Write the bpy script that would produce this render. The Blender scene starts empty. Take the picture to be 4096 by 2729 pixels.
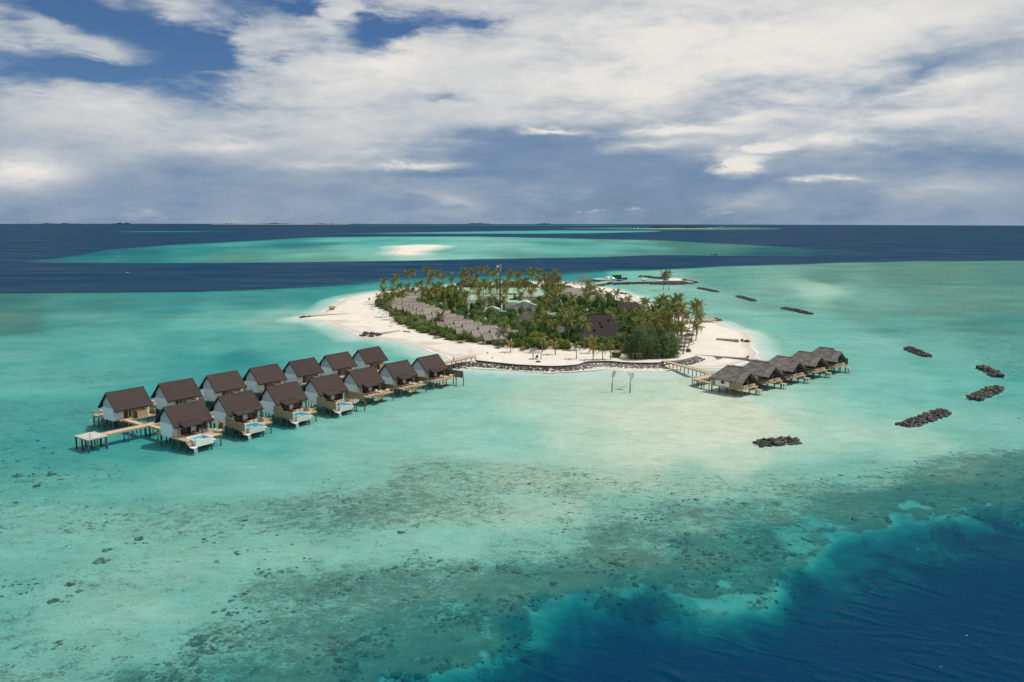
import bpy, math, random
import numpy as np
from mathutils import Vector, Matrix
random.seed(7)
PI = math.pi
R = math.radians
scene = bpy.context.scene
COL = scene.collection

# ------------------------------------------------------------------ camera
FP, CXP, CYP, CAMH = 3186.0, 2048.0, 1364.5, 52.0      # focal length / centre of the 4096 px photograph, drone height
PITCH = math.atan((1364.5 - 883.5) / FP)
ROLL = R(0.10)
cp_, sp_ = math.cos(PITCH), math.sin(PITCH)
cr_, sr_ = math.cos(ROLL), math.sin(ROLL)
cam = bpy.data.objects.new('camera', bpy.data.cameras.new('camera'))
COL.objects.link(cam)
X0, Y0, FW = Vector((1, 0, 0)), Vector((0, sp_, cp_)), Vector((0, cp_, -sp_))
RT, UPV = X0 * cr_ + Y0 * sr_, Y0 * cr_ - X0 * sr_
cam.matrix_world = Matrix(((RT.x, UPV.x, -FW.x, 0), (RT.y, UPV.y, -FW.y, 0), (RT.z, UPV.z, -FW.z, CAMH), (0, 0, 0, 1)))
cam.data.sensor_width = 36.0
cam.data.lens = FP / 4096 * 36.0
cam.data.clip_start = 1.0
cam.data.clip_end = 60000.0
scene.camera = cam


def P(u, v, z=0.0):
    """ground (or height z) point seen at photograph pixel u, v"""
    x, y = u - CXP, -(v - CYP)
    x, y = x * cr_ - y * sr_, x * sr_ + y * cr_
    d = Vector((x, FP * cp_ + y * sp_, -FP * sp_ + y * cp_))
    t = (z - CAMH) / d.z
    return Vector((d.x * t, d.y * t, z))


def azel(u, v):
    x, y = u - CXP, -(v - CYP)
    x, y = x * cr_ - y * sr_, x * sr_ + y * cr_
    d = Vector((x, FP * cp_ + y * sp_, -FP * sp_ + y * cp_)).normalized()
    return math.degrees(math.atan2(d.x, d.y)), math.degrees(math.asin(d.z))


def proj_np(x, y, z=0.0):
    zz = z - CAMH
    yy = y * cp_ - zz * sp_
    up = y * sp_ + zz * cp_
    a, b = x / yy * FP, up / yy * FP
    a, b = a * cr_ + b * sr_, -a * sr_ + b * cr_
    return CXP + a, CYP - b


# ------------------------------------------------------------------ sky, sun, exposure
SUN_AZ, SUN_EL = R(82), R(60)            # azimuth clockwise from +Y (the view direction), elevation
world = bpy.data.worlds.new('World')
scene.world = world
world.use_nodes = True
nt = world.node_tree
for n_ in list(nt.nodes):
    nt.nodes.remove(n_)


class NT:
    """small helper for node trees"""
    def __init__(s, t): s.t = t
    def new(s, k, **kw):
        n = s.t.nodes.new(k)
        for a, b in kw.items():
            setattr(n, a, b)
        return n
    def lk(s, a, b): s.t.links.new(a, b)
    def val(s, sock, v):
        if hasattr(v, 'is_linked') or isinstance(v, bpy.types.NodeSocket):
            s.lk(v, sock)
        else:
            sock.default_value = v
    def m(s, op, a, b=0.0, c=None, clamp=False):
        n = s.new('ShaderNodeMath', operation=op, use_clamp=clamp)
        s.val(n.inputs[0], a); s.val(n.inputs[1], b)
        if c is not None: s.val(n.inputs[2], c)
        return n.outputs[0]
    def vm(s, op, a, b=(0, 0, 0)):
        n = s.new('ShaderNodeVectorMath', operation=op)
        s.val(n.inputs[0], a); s.val(n.inputs[1], b)
        return n.outputs[0]
    def noise(s, vec, scale, detail=4.0, rough=0.55, dist=0.0, typ=None):
        n = s.new('ShaderNodeTexNoise')
        if typ: n.noise_type = typ
        if vec is not None: s.lk(vec, n.inputs['Vector'])
        n.inputs['Scale'].default_value = scale
        n.inputs['Detail'].default_value = detail
        n.inputs['Roughness'].default_value = rough
        n.inputs['Distortion'].default_value = dist
        return n
    def ramp(s, fac, stops, interp='LINEAR'):
        n = s.new('ShaderNodeValToRGB')
        n.color_ramp.interpolation = interp
        el = n.color_ramp.elements
        while len(el) < len(stops): el.new(0.5)
        for e, (p, c) in zip(el, stops):
            e.position = p
            e.color = (c[0], c[1], c[2], 1) if isinstance(c, (tuple, list)) else (c, c, c, 1)
        s.val(n.inputs[0], fac)
        return n.outputs[0]
    def mix(s, fac, a, b, blend='MIX'):
        n = s.new('ShaderNodeMix', data_type='RGBA', blend_type=blend)
        s.val(n.inputs[0], fac)
        for i, c in ((6, a), (7, b)):
            if isinstance(c, (tuple, list)): n.inputs[i].default_value = (c[0], c[1], c[2], 1)
            else: s.lk(c, n.inputs[i])
        return n.outputs[2]
    def maprange(s, v, a, b, c=0.0, d=1.0, typ='SMOOTHSTEP'):
        n = s.new('ShaderNodeMapRange', interpolation_type=typ)
        s.val(n.inputs[0], v)
        for i, x in zip((1, 2, 3, 4), (a, b, c, d)): n.inputs[i].default_value = x
        return n.outputs[0]
    def xyz(s, x, y, z=0.0):
        n = s.new('ShaderNodeCombineXYZ')
        s.val(n.inputs[0], x); s.val(n.inputs[1], y); s.val(n.inputs[2], z)
        return n.outputs[0]
    def sep(s, v):
        n = s.new('ShaderNodeSeparateXYZ'); s.lk(v, n.inputs[0]); return n.outputs


W = NT(nt)
sky = W.new('ShaderNodeTexSky', sky_type='NISHITA', sun_disc=False, sun_elevation=SUN_EL, sun_rotation=SUN_AZ,
            air_density=1.0, dust_density=0.6, ozone_density=3.0)
geo = W.new('ShaderNodeTexCoord')
sx, sy, sz = W.sep(geo.outputs['Generated'])
az = W.m('MULTIPLY', W.m('ARCTAN2', sx, sy), 180 / PI)
elv = W.m('MULTIPLY', W.m('ARCSINE', sz), 180 / PI)
elp = W.m('MAXIMUM', elv, -1.0)
# clouds seen ever more edge-on towards the horizon
st = W.xyz(W.m('MULTIPLY', az, 0.055), W.m('MULTIPLY', elp, 0.19), 0.0)
stf = W.xyz(W.m('MULTIPLY', az, 0.15), W.m('MULTIPLY', elp, 0.46), 3.0)
n_big = W.noise(st, 1.0, 7, 0.58, 0.35)
n_fine = W.noise(stf, 1.5, 10, 0.66, 0.35)
n_warp = W.noise(st, 2.2, 6, 0.62)
wv = W.vm('MULTIPLY', W.vm('SUBTRACT', n_warp.outputs['Color'], (0.5, 0.5, 0.5)), (16.0, 5.5, 0.0))
bvec = W.vm('ADD', W.xyz(az, elp, 0.0), wv)
wv2 = W.vm('MULTIPLY', W.vm('SUBTRACT', n_fine.outputs['Color'], (0.5, 0.5, 0.5)), (7.0, 1.7, 0.0))
bvec2 = W.vm('ADD', W.xyz(az, elp, 0.0), wv2)


def blobs(lst, vec):
    acc = None
    for (u, v, ru, rv, rot, amp) in lst:
        a, e = azel(u, v)
        mp = W.new('ShaderNodeMapping', vector_type='TEXTURE')
        W.lk(vec, mp.inputs[0])
        mp.inputs['Location'].default_value = (a, e, 0)
        mp.inputs['Rotation'].default_value = (0, 0, R(rot))
        mp.inputs['Scale'].default_value = (ru / 55.6, rv / 55.6, 1)
        g = W.new('ShaderNodeTexGradient', gradient_type='QUADRATIC_SPHERE')
        W.lk(mp.outputs[0], g.inputs[0])
        t = W.m('MULTIPLY', g.outputs['Fac'], amp)
        acc = t if acc is None else W.m('ADD', acc, t)
    return acc


SOFT = [  # broad masses of light and dark cloud: u, v, ru, rv, rotation, amount
    (3000, 170, 1700, 420, 0, .56), (2500, 350, 1000, 300, 0, .30), (1500, 230, 800, 330, 25, .42),
    (500, 470, 1000, 230, 0, .20), (1500, 590, 700, 190, 14, .40), (3500, 500, 1200, 230, 3, .42),
    (2150, 560, 1200, 170, 3, -.60), (2800, 690, 1300, 190, 0, -.38), (1300, 745, 1100, 170, 0, -.12),
    (3750, 285, 850, 150, 10, -.62), (2450, 60, 500, 90, 0, -.15), (2950, 330, 600, 120, 4, -.28), (2850, 450, 520, 100, 0, -.30), (3950, 640, 900, 150, -5, -.30),
    (1350, 300, 420, 130, 15, -.15), (700, 700, 900, 140, 0, -.10)]
CRISP = [
    (2960, 665, 190, 70, 0, 1.3), (3060, 590, 190, 26, 0, 1.0), (2750, 528, 560, 42, 0, .75), (2200, 528, 210, 22, 0, .95),
    (1680, 662, 240, 36, 0, .80), (70, 690, 330, 110, 0, .80), (3230, 725, 190, 26, 0, .65), (3400, 715, 160, 22, 0, .55),
    (1830, 800, 300, 80, -12, .34), (3050, 800, 420, 100, 0, .28), (3800, 750, 500, 110, 0, .26), (2530, 847, 80, 12, 0, .5),
    (2380, 847, 60, 10, 0, .45), (2290, 848, 40, 10, 0, .4), (2880, 847, 50, 9, 0, .4), (580, 850, 90, 50, 0, .25),
    (3150, 400, 420, 60, 3, .35), (3600, 370, 700, 60, 8, .45), (3000, 470, 300, 46, 8, .40), (2600, 590, 420, 36, 3, .40), (1300, 660, 500, 40, 0, .22), (900, 590, 500, 50, 6, .30), (3350, 560, 500, 44, -3, .35), (1800, 690, 500, 28, 0, -.35), (1780, 395, 260, 24, -2, -.4)]
HOLES = [
    (300, 60, 760, 290, -6, -1.5), (850, 190, 420, 240, 12, -1.5), (1230, 20, 480, 150, 0, -1.5), (1560, 120, 380, 130, 8, -1.3),
    (1820, 80, 330, 120, 0, -0.7), (330, 270, 620, 120, -3, -1.2), (-150, 300, 500, 110, -3, -0.9)]
PUFF = [(1330, 55, 190, 130, 30, 1.5), (760, 70, 160, 60, 0, .7), (450, 225, 200, 60, -10, 1.1), (170, 100, 170, 45, -8, 1.0),
        (310, 170, 520, 80, -5, .75), (850, 110, 300, 60, 10, .45), (1500, 40, 260, 40, -12, .5), (1000, 170, 300, 140, 20, .8), (-50, 20, 300, 60, 0, .5)]
bf = W.m('SUBTRACT', n_big.outputs['Fac'], 0.5)
ff = W.m('SUBTRACT', n_fine.outputs['Fac'], 0.5)
A = W.m('ADD', W.m('ADD', 0.95, blobs(HOLES, bvec)), blobs(PUFF, bvec2))
A = W.m('ADD', A, W.m('ADD', W.m('MULTIPLY', bf, 1.5), W.m('MULTIPLY', ff, 0.9)))
alpha = W.maprange(A, -0.02, 1.02)
Bv = W.m('ADD', W.m('ADD', 0.60, blobs(SOFT, bvec)), blobs(CRISP, bvec2))
low = W.maprange(elp, 0.0, 8.5, 1.0, 0.0)
Bv = W.m('SUBTRACT', Bv, W.m('MULTIPLY', low, 0.31))
Bv = W.m('ADD', Bv, W.m('ADD', W.m('MULTIPLY', bf, 0.42), W.m('MULTIPLY', ff, 0.42)))
ccol = W.ramp(Bv, [(0.0, (0.165, 0.265, 0.425)), (0.22, (0.215, 0.310, 0.455)), (0.42, (0.350, 0.425, 0.520)), (0.62, (0.520, 0.565, 0.610)),
                   (0.82, (0.730, 0.730, 0.720)), (1.0, (0.860, 0.832, 0.785))])
bg1 = W.new('ShaderNodeBackground'); bg2 = W.new('ShaderNodeBackground')
W.lk(W.mix(1.0, sky.outputs[0], (0.50, 0.72, 1.0), 'MULTIPLY'), bg1.inputs['Color'])
bg1.inputs['Strength'].default_value = 0.066
W.lk(ccol, bg2.inputs['Color']); bg2.inputs['Strength'].default_value = 0.93
mx = W.new('ShaderNodeMixShader')
W.lk(alpha, mx.inputs[0]); W.lk(bg1.outputs[0], mx.inputs[1]); W.lk(bg2.outputs[0], mx.inputs[2])
wo = W.new('ShaderNodeOutputWorld'); W.lk(mx.outputs[0], wo.inputs[0])
world.cycles.sampling_method = 'MANUAL'
world.cycles.sample_map_resolution = 1024

sund = bpy.data.lights.new('sun', 'SUN')
sund.energy = 3.8; sund.angle = R(0.6); sund.color = (1.0, 0.955, 0.89)
sun = bpy.data.objects.new('sun', sund); COL.objects.link(sun)
sdir = Vector((math.sin(SUN_AZ) * math.cos(SUN_EL), math.cos(SUN_AZ) * math.cos(SUN_EL), math.sin(SUN_EL)))
sun.rotation_euler = sdir.to_track_quat('Z', 'Y').to_euler()
sun.location = (60, 60, 200)
scene.view_settings.view_transform = 'Standard'
scene.view_settings.look = 'None'
scene.view_settings.exposure = 0.03
scene.view_settings.gamma = 1.0
scene.cycles.max_bounces = 6
scene.cycles.transparent_max_bounces = 12
scene.cycles.caustics_reflective = False
scene.cycles.caustics_refractive = False

# ------------------------------------------------------------------ object helpers
def tag(o, label=None, cat=None, group=None, kind=None):
    if label: o['label'] = label
    if cat: o['category'] = cat
    if group: o['group'] = group
    if kind: o['kind'] = kind
    return o


def empty(name, loc=(0, 0, 0), rz=0.0, parent=None):
    o = bpy.data.objects.new(name, None)
    o.empty_display_size = 0.5
    COL.objects.link(o)
    o.location = loc; o.rotation_euler = (0, 0, rz)
    if parent: o.parent = parent
    return o


def thing(name, label, cat, loc=(0, 0, 0), rz=0.0, group=None):
    return tag(empty(name, loc, rz), label, cat, group)


def link(name, me, parent=None, loc=(0, 0, 0), rz=0.0, scale=None, rot=None):
    o = bpy.data.objects.new(name, me)
    COL.objects.link(o)
    if parent: o.parent = parent
    o.location = loc
    o.rotation_euler = rot if rot else (0, 0, rz)
    if scale is not None: o.scale = scale if hasattr(scale, '__len__') else (scale,) * 3
    return o


class MB:
    """collects simple shapes into one mesh"""
    def __init__(s): s.v, s.f, s.mi = [], [], []
    def quad(s, a, b, c, d, mi=0):
        n = len(s.v); s.v += [tuple(a), tuple(b), tuple(c), tuple(d)]; s.f.append((n, n + 1, n + 2, n + 3)); s.mi.append(mi)
    def tri(s, a, b, c, mi=0):
        n = len(s.v); s.v += [tuple(a), tuple(b), tuple(c)]; s.f.append((n, n + 1, n + 2)); s.mi.append(mi)
    def hexa(s, p, mi=0):
        """p: 4 bottom points then 4 top points, counter-clockwise"""
        n = len(s.v); s.v += [tuple(q) for q in p]
        for f in ((3, 2, 1, 0), (4, 5, 6, 7), (0, 1, 5, 4), (1, 2, 6, 5), (2, 3, 7, 6), (3, 0, 4, 7)):
            s.f.append(tuple(n + i for i in f)); s.mi.append(mi)
    def box(s, x0, y0, z0, x1, y1, z1, mi=0):
        s.hexa([(x0, y0, z0), (x1, y0, z0), (x1, y1, z0), (x0, y1, z0), (x0, y0, z1), (x1, y0, z1), (x1, y1, z1), (x0, y1, z1)], mi)
    def bar(s, a, b, w, h=None, mi=0, up=(0, 0, 1)):
        a, b = Vector(a), Vector(b); h = w if h is None else h
        d = (b - a)
        if d.length < 1e-6: return
        d.normalize(); u = Vector(up)
        if abs(d.dot(u)) > 0.97: u = Vector((1, 0, 0))
        sd = d.cross(u).normalized() * (w / 2); uu = sd.cross(d).normalized() * (h / 2)
        s.hexa([a - sd - uu, a + sd - uu, b + sd - uu, b - sd - uu, a - sd + uu, a + sd + uu, b + sd + uu, b - sd + uu], mi)
    def tube(s, pts, radii, n=8, mi=0, cap=True):
        rings = []
        pts = [Vector(p) for p in pts]
        for i, p in enumerate(pts):
            d = (pts[min(i + 1, len(pts) - 1)] - pts[max(i - 1, 0)]).normalized()
            u = Vector((0, 0, 1)) if abs(d.z) < 0.9 else Vector((1, 0, 0))
            a = d.cross(u).normalized(); b = a.cross(d).normalized()
            r = radii[i] if hasattr(radii, '__len__') else radii
            st_ = len(s.v)
            for k in range(n):
                t = 2 * PI * k / n
                s.v.append(tuple(p + a * (r * math.cos(t)) + b * (r * math.sin(t))))
            rings.append(st_)
        for i in range(len(rings) - 1):
            for k in range(n):
                k2 = (k + 1) % n
                s.f.append((rings[i] + k, rings[i + 1] + k, rings[i + 1] + k2, rings[i] + k2)); s.mi.append(mi)
        if cap:
            s.f.append(tuple(rings[0] + k for k in range(n))); s.mi.append(mi)
            s.f.append(tuple(rings[-1] + k for k in reversed(range(n)))); s.mi.append(mi)
    def lathe(s, prof, n=16, c=(0, 0), mi=0, sx=1.0, sy=1.0):
        st_ = len(s.v)
        for (r, z) in prof:
            for k in range(n):
                t = 2 * PI * k / n
                s.v.append((c[0] + r * sx * math.cos(t), c[1] + r * sy * math.sin(t), z))
        for i in range(len(prof) - 1):
            for k in range(n):
                k2 = (k + 1) % n
                s.f.append((st_ + i * n + k, st_ + i * n + k2, st_ + (i + 1) * n + k2, st_ + (i + 1) * n + k)); s.mi.append(mi)
    def mesh(s, name, mats, smooth=False):
        me = bpy.data.meshes.new(name)
        me.from_pydata(s.v, [], s.f)
        for m in (mats if isinstance(mats, (list, tuple)) else [mats]): me.materials.append(m)
        if any(s.mi): me.polygons.foreach_set('material_index', s.mi)
        if smooth: me.polygons.foreach_set('use_smooth', [True] * len(s.f))
        me.update()
        return me
    def build(s, name, mats, parent=None, smooth=False, **kw):
        return link(name, s.mesh(name, mats, smooth), parent, **kw)


CACHE = {}
def cached(key, fn):
    if key not in CACHE: CACHE[key] = fn()
    return CACHE[key]


# ------------------------------------------------------------------ materials
def mat(name, c1, c2=None, scale=1.0, rough=0.7, bump=0.0, bscale=None, stretch=(1, 1, 1), detail=5, spec=0.3, metal=0.0,
        rnd=0.0, coord='Object', lo=0.35, hi=0.65, bdist=0.05):
    m = bpy.data.materials.new(name); m.use_nodes = True
    N = NT(m.node_tree); b = m.node_tree.nodes['Principled BSDF']
    b.inputs['Roughness'].default_value = rough
    b.inputs['Specular IOR Level'].default_value = spec
    b.inputs['Metallic'].default_value = metal
    tc = N.new('ShaderNodeTexCoord')
    vec = N.vm('MULTIPLY', tc.outputs[coord], stretch)
    nz = N.noise(vec, scale, detail, 0.6)
    col = N.ramp(nz.outputs['Fac'], [(lo, c1), (hi, c2 or c1)])
    if rnd:
        oi = N.new('ShaderNodeObjectInfo')
        hs = N.new('ShaderNodeHueSaturation')
        N.val(hs.inputs['Value'], N.m('ADD', 1 - rnd, N.m('MULTIPLY', oi.outputs['Random'], 2 * rnd)))
        N.val(hs.inputs['Hue'], N.m('ADD', 0.5 - rnd * 0.05, N.m('MULTIPLY', oi.outputs['Random'], rnd * 0.10)))
        N.lk(col, hs.inputs['Color']); col = hs.outputs[0]
    N.lk(col, b.inputs['Base Color'])
    if bump:
        nb = N.noise(vec, bscale or scale * 3, 5, 0.6)
        bp = N.new('ShaderNodeBump'); bp.inputs['Strength'].default_value = bump; bp.inputs['Distance'].default_value = bdist
        N.lk(nb.outputs['Fac'], bp.inputs['Height']); N.lk(bp.outputs[0], b.inputs['Normal'])
    return m


M = {}
M['tile'] = mat('dark_roof_tile', (0.043, 0.028, 0.023), (0.062, 0.041, 0.034), 0.9, 0.8, 0.4, 2.0, (0.7, 1.0, 7.0), rnd=0.10)
M['tile_edge'] = mat('roof_edge_dark', (0.018, 0.017, 0.017), (0.03, 0.028, 0.028), 2, 0.6)
M['bluewall'] = mat('pale_blue_render', (0.72, 0.765, 0.79), (0.78, 0.82, 0.84), 0.6, 0.8, rnd=0.04)
M['bluepanel'] = mat('grey_blue_gable_panel', (0.40, 0.46, 0.50), (0.46, 0.52, 0.56), 0.6, 0.8, rnd=0.04)
M['white'] = mat('white_render', (0.80, 0.79, 0.76), (0.86, 0.85, 0.83), 0.5, 0.75)
M['cream'] = mat('cream_render', (0.52, 0.47, 0.38), (0.60, 0.55, 0.46), 0.8, 0.8, 0.2, 6)
M['deck'] = mat('sunbleached_deck_timber', (0.40, 0.285, 0.20), (0.58, 0.43, 0.31), 1.2, 0.8, 0.2, 6, (1, 6, 1))
M['walk'] = mat('walkway_timber', (0.38, 0.295, 0.225), (0.54, 0.43, 0.33), 0.9, 0.85, 0.2, 6, (1, 1, 1))
M['beam'] = mat('golden_timber', (0.36, 0.25, 0.12), (0.50, 0.36, 0.19), 1.5, 0.75)
M['screen'] = mat('timber_screen_olive', (0.25, 0.19, 0.105), (0.42, 0.33, 0.19), 1.6, 0.8, 0.2, 4, (1, 1, 5))
M['screen_dark'] = mat('timber_screen_dark', (0.10, 0.065, 0.04), (0.17, 0.115, 0.07), 1.6, 0.8, 0.2, 4, (1, 1, 5))
M['stilt'] = mat('weathered_stilt', (0.06, 0.057, 0.052), (0.21, 0.19, 0.165), 0.9, 0.9, 0.4, 4, rnd=0.25)
M['darkwood'] = mat('dark_wood', (0.035, 0.022, 0.016), (0.06, 0.038, 0.028), 2, 0.6)
M['brown'] = mat('brown_door', (0.10, 0.062, 0.045), (0.13, 0.08, 0.06), 2, 0.6)
M['poolwall'] = mat('pool_shell', (0.50, 0.50, 0.44), (0.60, 0.60, 0.54), 0.8, 0.7)
M['poolwhite'] = mat('pool_shell_white', (0.62, 0.64, 0.62), (0.72, 0.74, 0.72), 0.8, 0.7)
M['poolblue'] = mat('pool_water_blue', (0.02, 0.27, 0.42), (0.04, 0.38, 0.52), 0.8, 0.08, 0.15, 2, spec=0.5)
M['poolteal'] = mat('pool_water_teal', (0.08, 0.36, 0.42), (0.14, 0.46, 0.50), 0.8, 0.08, 0.15, 2, spec=0.5)
M['pooltile'] = mat('pool_tile', (0.16, 0.42, 0.48), (0.22, 0.50, 0.55), 1.5, 0.3)
M['glass'] = mat('dark_window_glass', (0.012, 0.018, 0.020), (0.03, 0.04, 0.045), 0.5, 0.06, spec=0.6)
M['paint'] = mat('white_paint', (0.74, 0.73, 0.70), (0.80, 0.79, 0.77), 1, 0.5)
M['fabric'] = mat('charcoal_sling', (0.03, 0.03, 0.032), (0.05, 0.05, 0.052), 3, 0.9)
M['cushion'] = mat('pale_cushion', (0.60, 0.56, 0.50), (0.70, 0.66, 0.60), 3, 0.9)
M['thatch'] = mat('grey_thatch', (0.12, 0.104, 0.094), (0.235, 0.208, 0.19), 0.7, 0.95, 1.0, 5, (1, 1, 2.5), rnd=0.10, bdist=0.12)
M['thatch_b'] = mat('sunbleached_thatch', (0.20, 0.172, 0.140), (0.31, 0.272, 0.225), 1.1, 0.95, 1.0, 5, (1, 1, 2.5), rnd=0.10, bdist=0.12)
M['greenroof'] = mat('pale_green_roof_sheet', (0.27, 0.43, 0.27), (0.38, 0.53, 0.37), 0.3, 0.5, rnd=0.08)
M['grayrender'] = mat('grey_white_render', (0.50, 0.50, 0.52), (0.60, 0.60, 0.62), 0.3, 0.8)
M['tank'] = mat('green_tank', (0.015, 0.075, 0.055), (0.03, 0.11, 0.08), 0.7, 0.5)
M['tanklid'] = mat('green_tank_lid', (0.10, 0.28, 0.20), (0.14, 0.34, 0.25), 0.7, 0.5)
M['steel'] = mat('grey_steel', (0.055, 0.065, 0.075), (0.09, 0.10, 0.11), 1, 0.55)
M['rock_dark'] = mat('dark_wet_rock', (0.030, 0.027, 0.024), (0.105, 0.092, 0.078), 1.3, 0.7, 0.6, 4, rnd=0.35)
M['rock_grey'] = mat('grey_coral_rock', (0.17, 0.155, 0.14), (0.46, 0.43, 0.38), 0.9, 0.9, 0.6, 4, rnd=0.45)
M['wallconc'] = mat('dark_seawall', (0.085, 0.068, 0.055), (0.13, 0.105, 0.085), 0.8, 0.9, 0.4, 3)
M['wallgrey'] = mat('grey_sandbag_wall', (0.25, 0.225, 0.195), (0.36, 0.33, 0.29), 0.8, 0.9, 0.6, 3)
M['trunk'] = mat('palm_trunk', (0.13, 0.105, 0.08), (0.24, 0.20, 0.16), 1.2, 0.95, 0.5, 6, (1, 1, 4), rnd=0.2)
M['branch'] = mat('bare_branch', (0.09, 0.07, 0.055), (0.16, 0.13, 0.10), 1.2, 0.95)
M['orange'] = mat('orange_timber', (0.34, 0.15, 0.07), (0.44, 0.21, 0.10), 2, 0.8, stretch=(6, 1, 1))
M['sandstone'] = mat('canvas_white', (0.55, 0.53, 0.49), (0.68, 0.66, 0.62), 0.5, 0.9)
M['bluepaint'] = mat('blue_boat_hull', (0.10, 0.22, 0.42), (0.14, 0.28, 0.50), 0.8, 0.4)
M['redpaint'] = mat('faded_red_hull', (0.30, 0.07, 0.04), (0.38, 0.10, 0.06), 0.8, 0.5)
M['green'] = mat('bright_green_roof', (0.07, 0.33, 0.09), (0.10, 0.40, 0.13), 0.8, 0.5)
M['skin'] = mat('skin', (0.28, 0.15, 0.09), (0.32, 0.18, 0.11), 3, 0.6)
M['cloth_w'] = mat('pale_shirt', (0.45, 0.46, 0.46), (0.52, 0.52, 0.52), 3, 0.9)
M['cloth_d'] = mat('dark_trousers', (0.03, 0.035, 0.05), (0.05, 0.055, 0.07), 3, 0.9)
M['hair'] = mat('black_hair', (0.012, 0.010, 0.009), (0.02, 0.016, 0.014), 3, 0.7)
M['coralrock'] = mat('submerged_coral', (0.12, 0.10, 0.06), (0.27, 0.22, 0.14), 0.8, 0.95, 0.6, 3, rnd=0.4)
M['farwood'] = mat('far_trees', (0.012, 0.026, 0.014), (0.035, 0.055, 0.028), 0.05, 0.95)


def leafmat(name, c1, c2, c3, rnd=0.22, trans=0.35):
    m = bpy.data.materials.new(name); m.use_nodes = True
    N = NT(m.node_tree); nd = m.node_tree.nodes
    for x in list(nd): nd.remove(x)
    out = N.new('ShaderNodeOutputMaterial')
    tc = N.new('ShaderNodeTexCoord')
    g = N.new('ShaderNodeNewGeometry')
    nz = N.noise(tc.outputs['Object'], 1.4, 3, 0.6)
    f = N.m('ADD', N.m('MULTIPLY', nz.outputs['Fac'], 0.7), N.m('MULTIPLY', g.outputs['Random Per Island'], 0.42))
    col = N.ramp(f, [(0.25, c1), (0.55, c2), (0.85, c3)])
    oi = N.new('ShaderNodeObjectInfo'); hs = N.new('ShaderNodeHueSaturation')
    N.val(hs.inputs['Value'], N.m('ADD', 1 - rnd, N.m('MULTIPLY', oi.outputs['Random'], 2 * rnd)))
    N.val(hs.inputs['Hue'], N.m('ADD', 0.515, N.m('MULTIPLY', oi.outputs['Random'], -0.035)))
    N.lk(col, hs.inputs['Color'])
    d = N.new('ShaderNodeBsdfPrincipled'); d.inputs['Roughness'].default_value = 0.62; d.inputs['Specular IOR Level'].default_value = 0.25
    t = N.new('ShaderNodeBsdfTranslucent'); mxs = N.new('ShaderNodeMixShader'); mxs.inputs[0].default_value = trans
    N.lk(hs.outputs[0], d.inputs['Base Color']); N.lk(hs.outputs[0], t.inputs['Color'])
    N.lk(d.outputs[0], mxs.inputs[1]); N.lk(t.outputs[0], mxs.inputs[2]); N.lk(mxs.outputs[0], out.inputs[0])
    return m


M['leaf_dark'] = leafmat('dark_broad_leaf', (0.03, 0.067, 0.021), (0.081, 0.159, 0.042), (0.17, 0.271, 0.068))
M['leaf_mid'] = leafmat('mid_green_leaf', (0.046, 0.091, 0.022), (0.122, 0.206, 0.044), (0.244, 0.332, 0.076))
M['leaf_olive'] = leafmat('olive_scrub_leaf', (0.094, 0.121, 0.047), (0.196, 0.236, 0.089), (0.325, 0.356, 0.136))
M['leaf_yellow'] = leafmat('yellow_green_leaf', (0.066, 0.114, 0.014), (0.144, 0.216, 0.03), (0.276, 0.336, 0.054))
M['needle'] = leafmat('dark_needle', (0.048, 0.092, 0.041), (0.098, 0.166, 0.068), (0.179, 0.247, 0.103))
M['twig'] = leafmat('dry_twigs', (0.10, 0.08, 0.06), (0.17, 0.14, 0.11), (0.24, 0.20, 0.16))
M['frond_g'] = leafmat('palm_frond_green', (0.065, 0.104, 0.024), (0.146, 0.184, 0.044), (0.277, 0.288, 0.083))
M['frond_y'] = leafmat('palm_frond_yellow', (0.126, 0.144, 0.031), (0.24, 0.246, 0.06), (0.396, 0.36, 0.114))
M['frond_d'] = leafmat('palm_frond_dry', (0.120, 0.080, 0.035), (0.210, 0.145, 0.065), (0.330, 0.245, 0.130))
M['frond_o'] = leafmat('palm_frond_orange', (0.20, 0.115, 0.035), (0.33, 0.20, 0.06), (0.46, 0.31, 0.12))

# ------------------------------------------------------------------ numpy noise
def _hash(ix, iy, s):
    h = (ix.astype(np.int64) * 374761393 + iy.astype(np.int64) * 668265263 + s * 1442695041) & 0xFFFFFFFF
    h = ((h ^ (h >> 13)) * 1274126177) & 0xFFFFFFFF
    return ((h ^ (h >> 16)) & 0xFFFF) / 65535.0
def vnoise(x, y, s=0):
    ix, iy = np.floor(x), np.floor(y)
    fx, fy = x - ix, y - iy
    fx = fx * fx * (3 - 2 * fx); fy = fy * fy * (3 - 2 * fy)
    a, b = _hash(ix, iy, s), _hash(ix + 1, iy, s)
    c, d = _hash(ix, iy + 1, s), _hash(ix + 1, iy + 1, s)
    return (a * (1 - fx) + b * fx) * (1 - fy) + (c * (1 - fx) + d * fx) * fy
def fbm(x, y, s=0, o=4):
    r, a, t = 0, 1.0, 0
    for k in range(o):
        r = r + a * vnoise(x * 2 ** k, y * 2 ** k, s + k * 17); t += a; a *= 0.55
    return r / t
def sstep(a, b, x):
    t = np.clip((x - a) / (b - a), 0, 1)
    return t * t * (3 - 2 * t)


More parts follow.
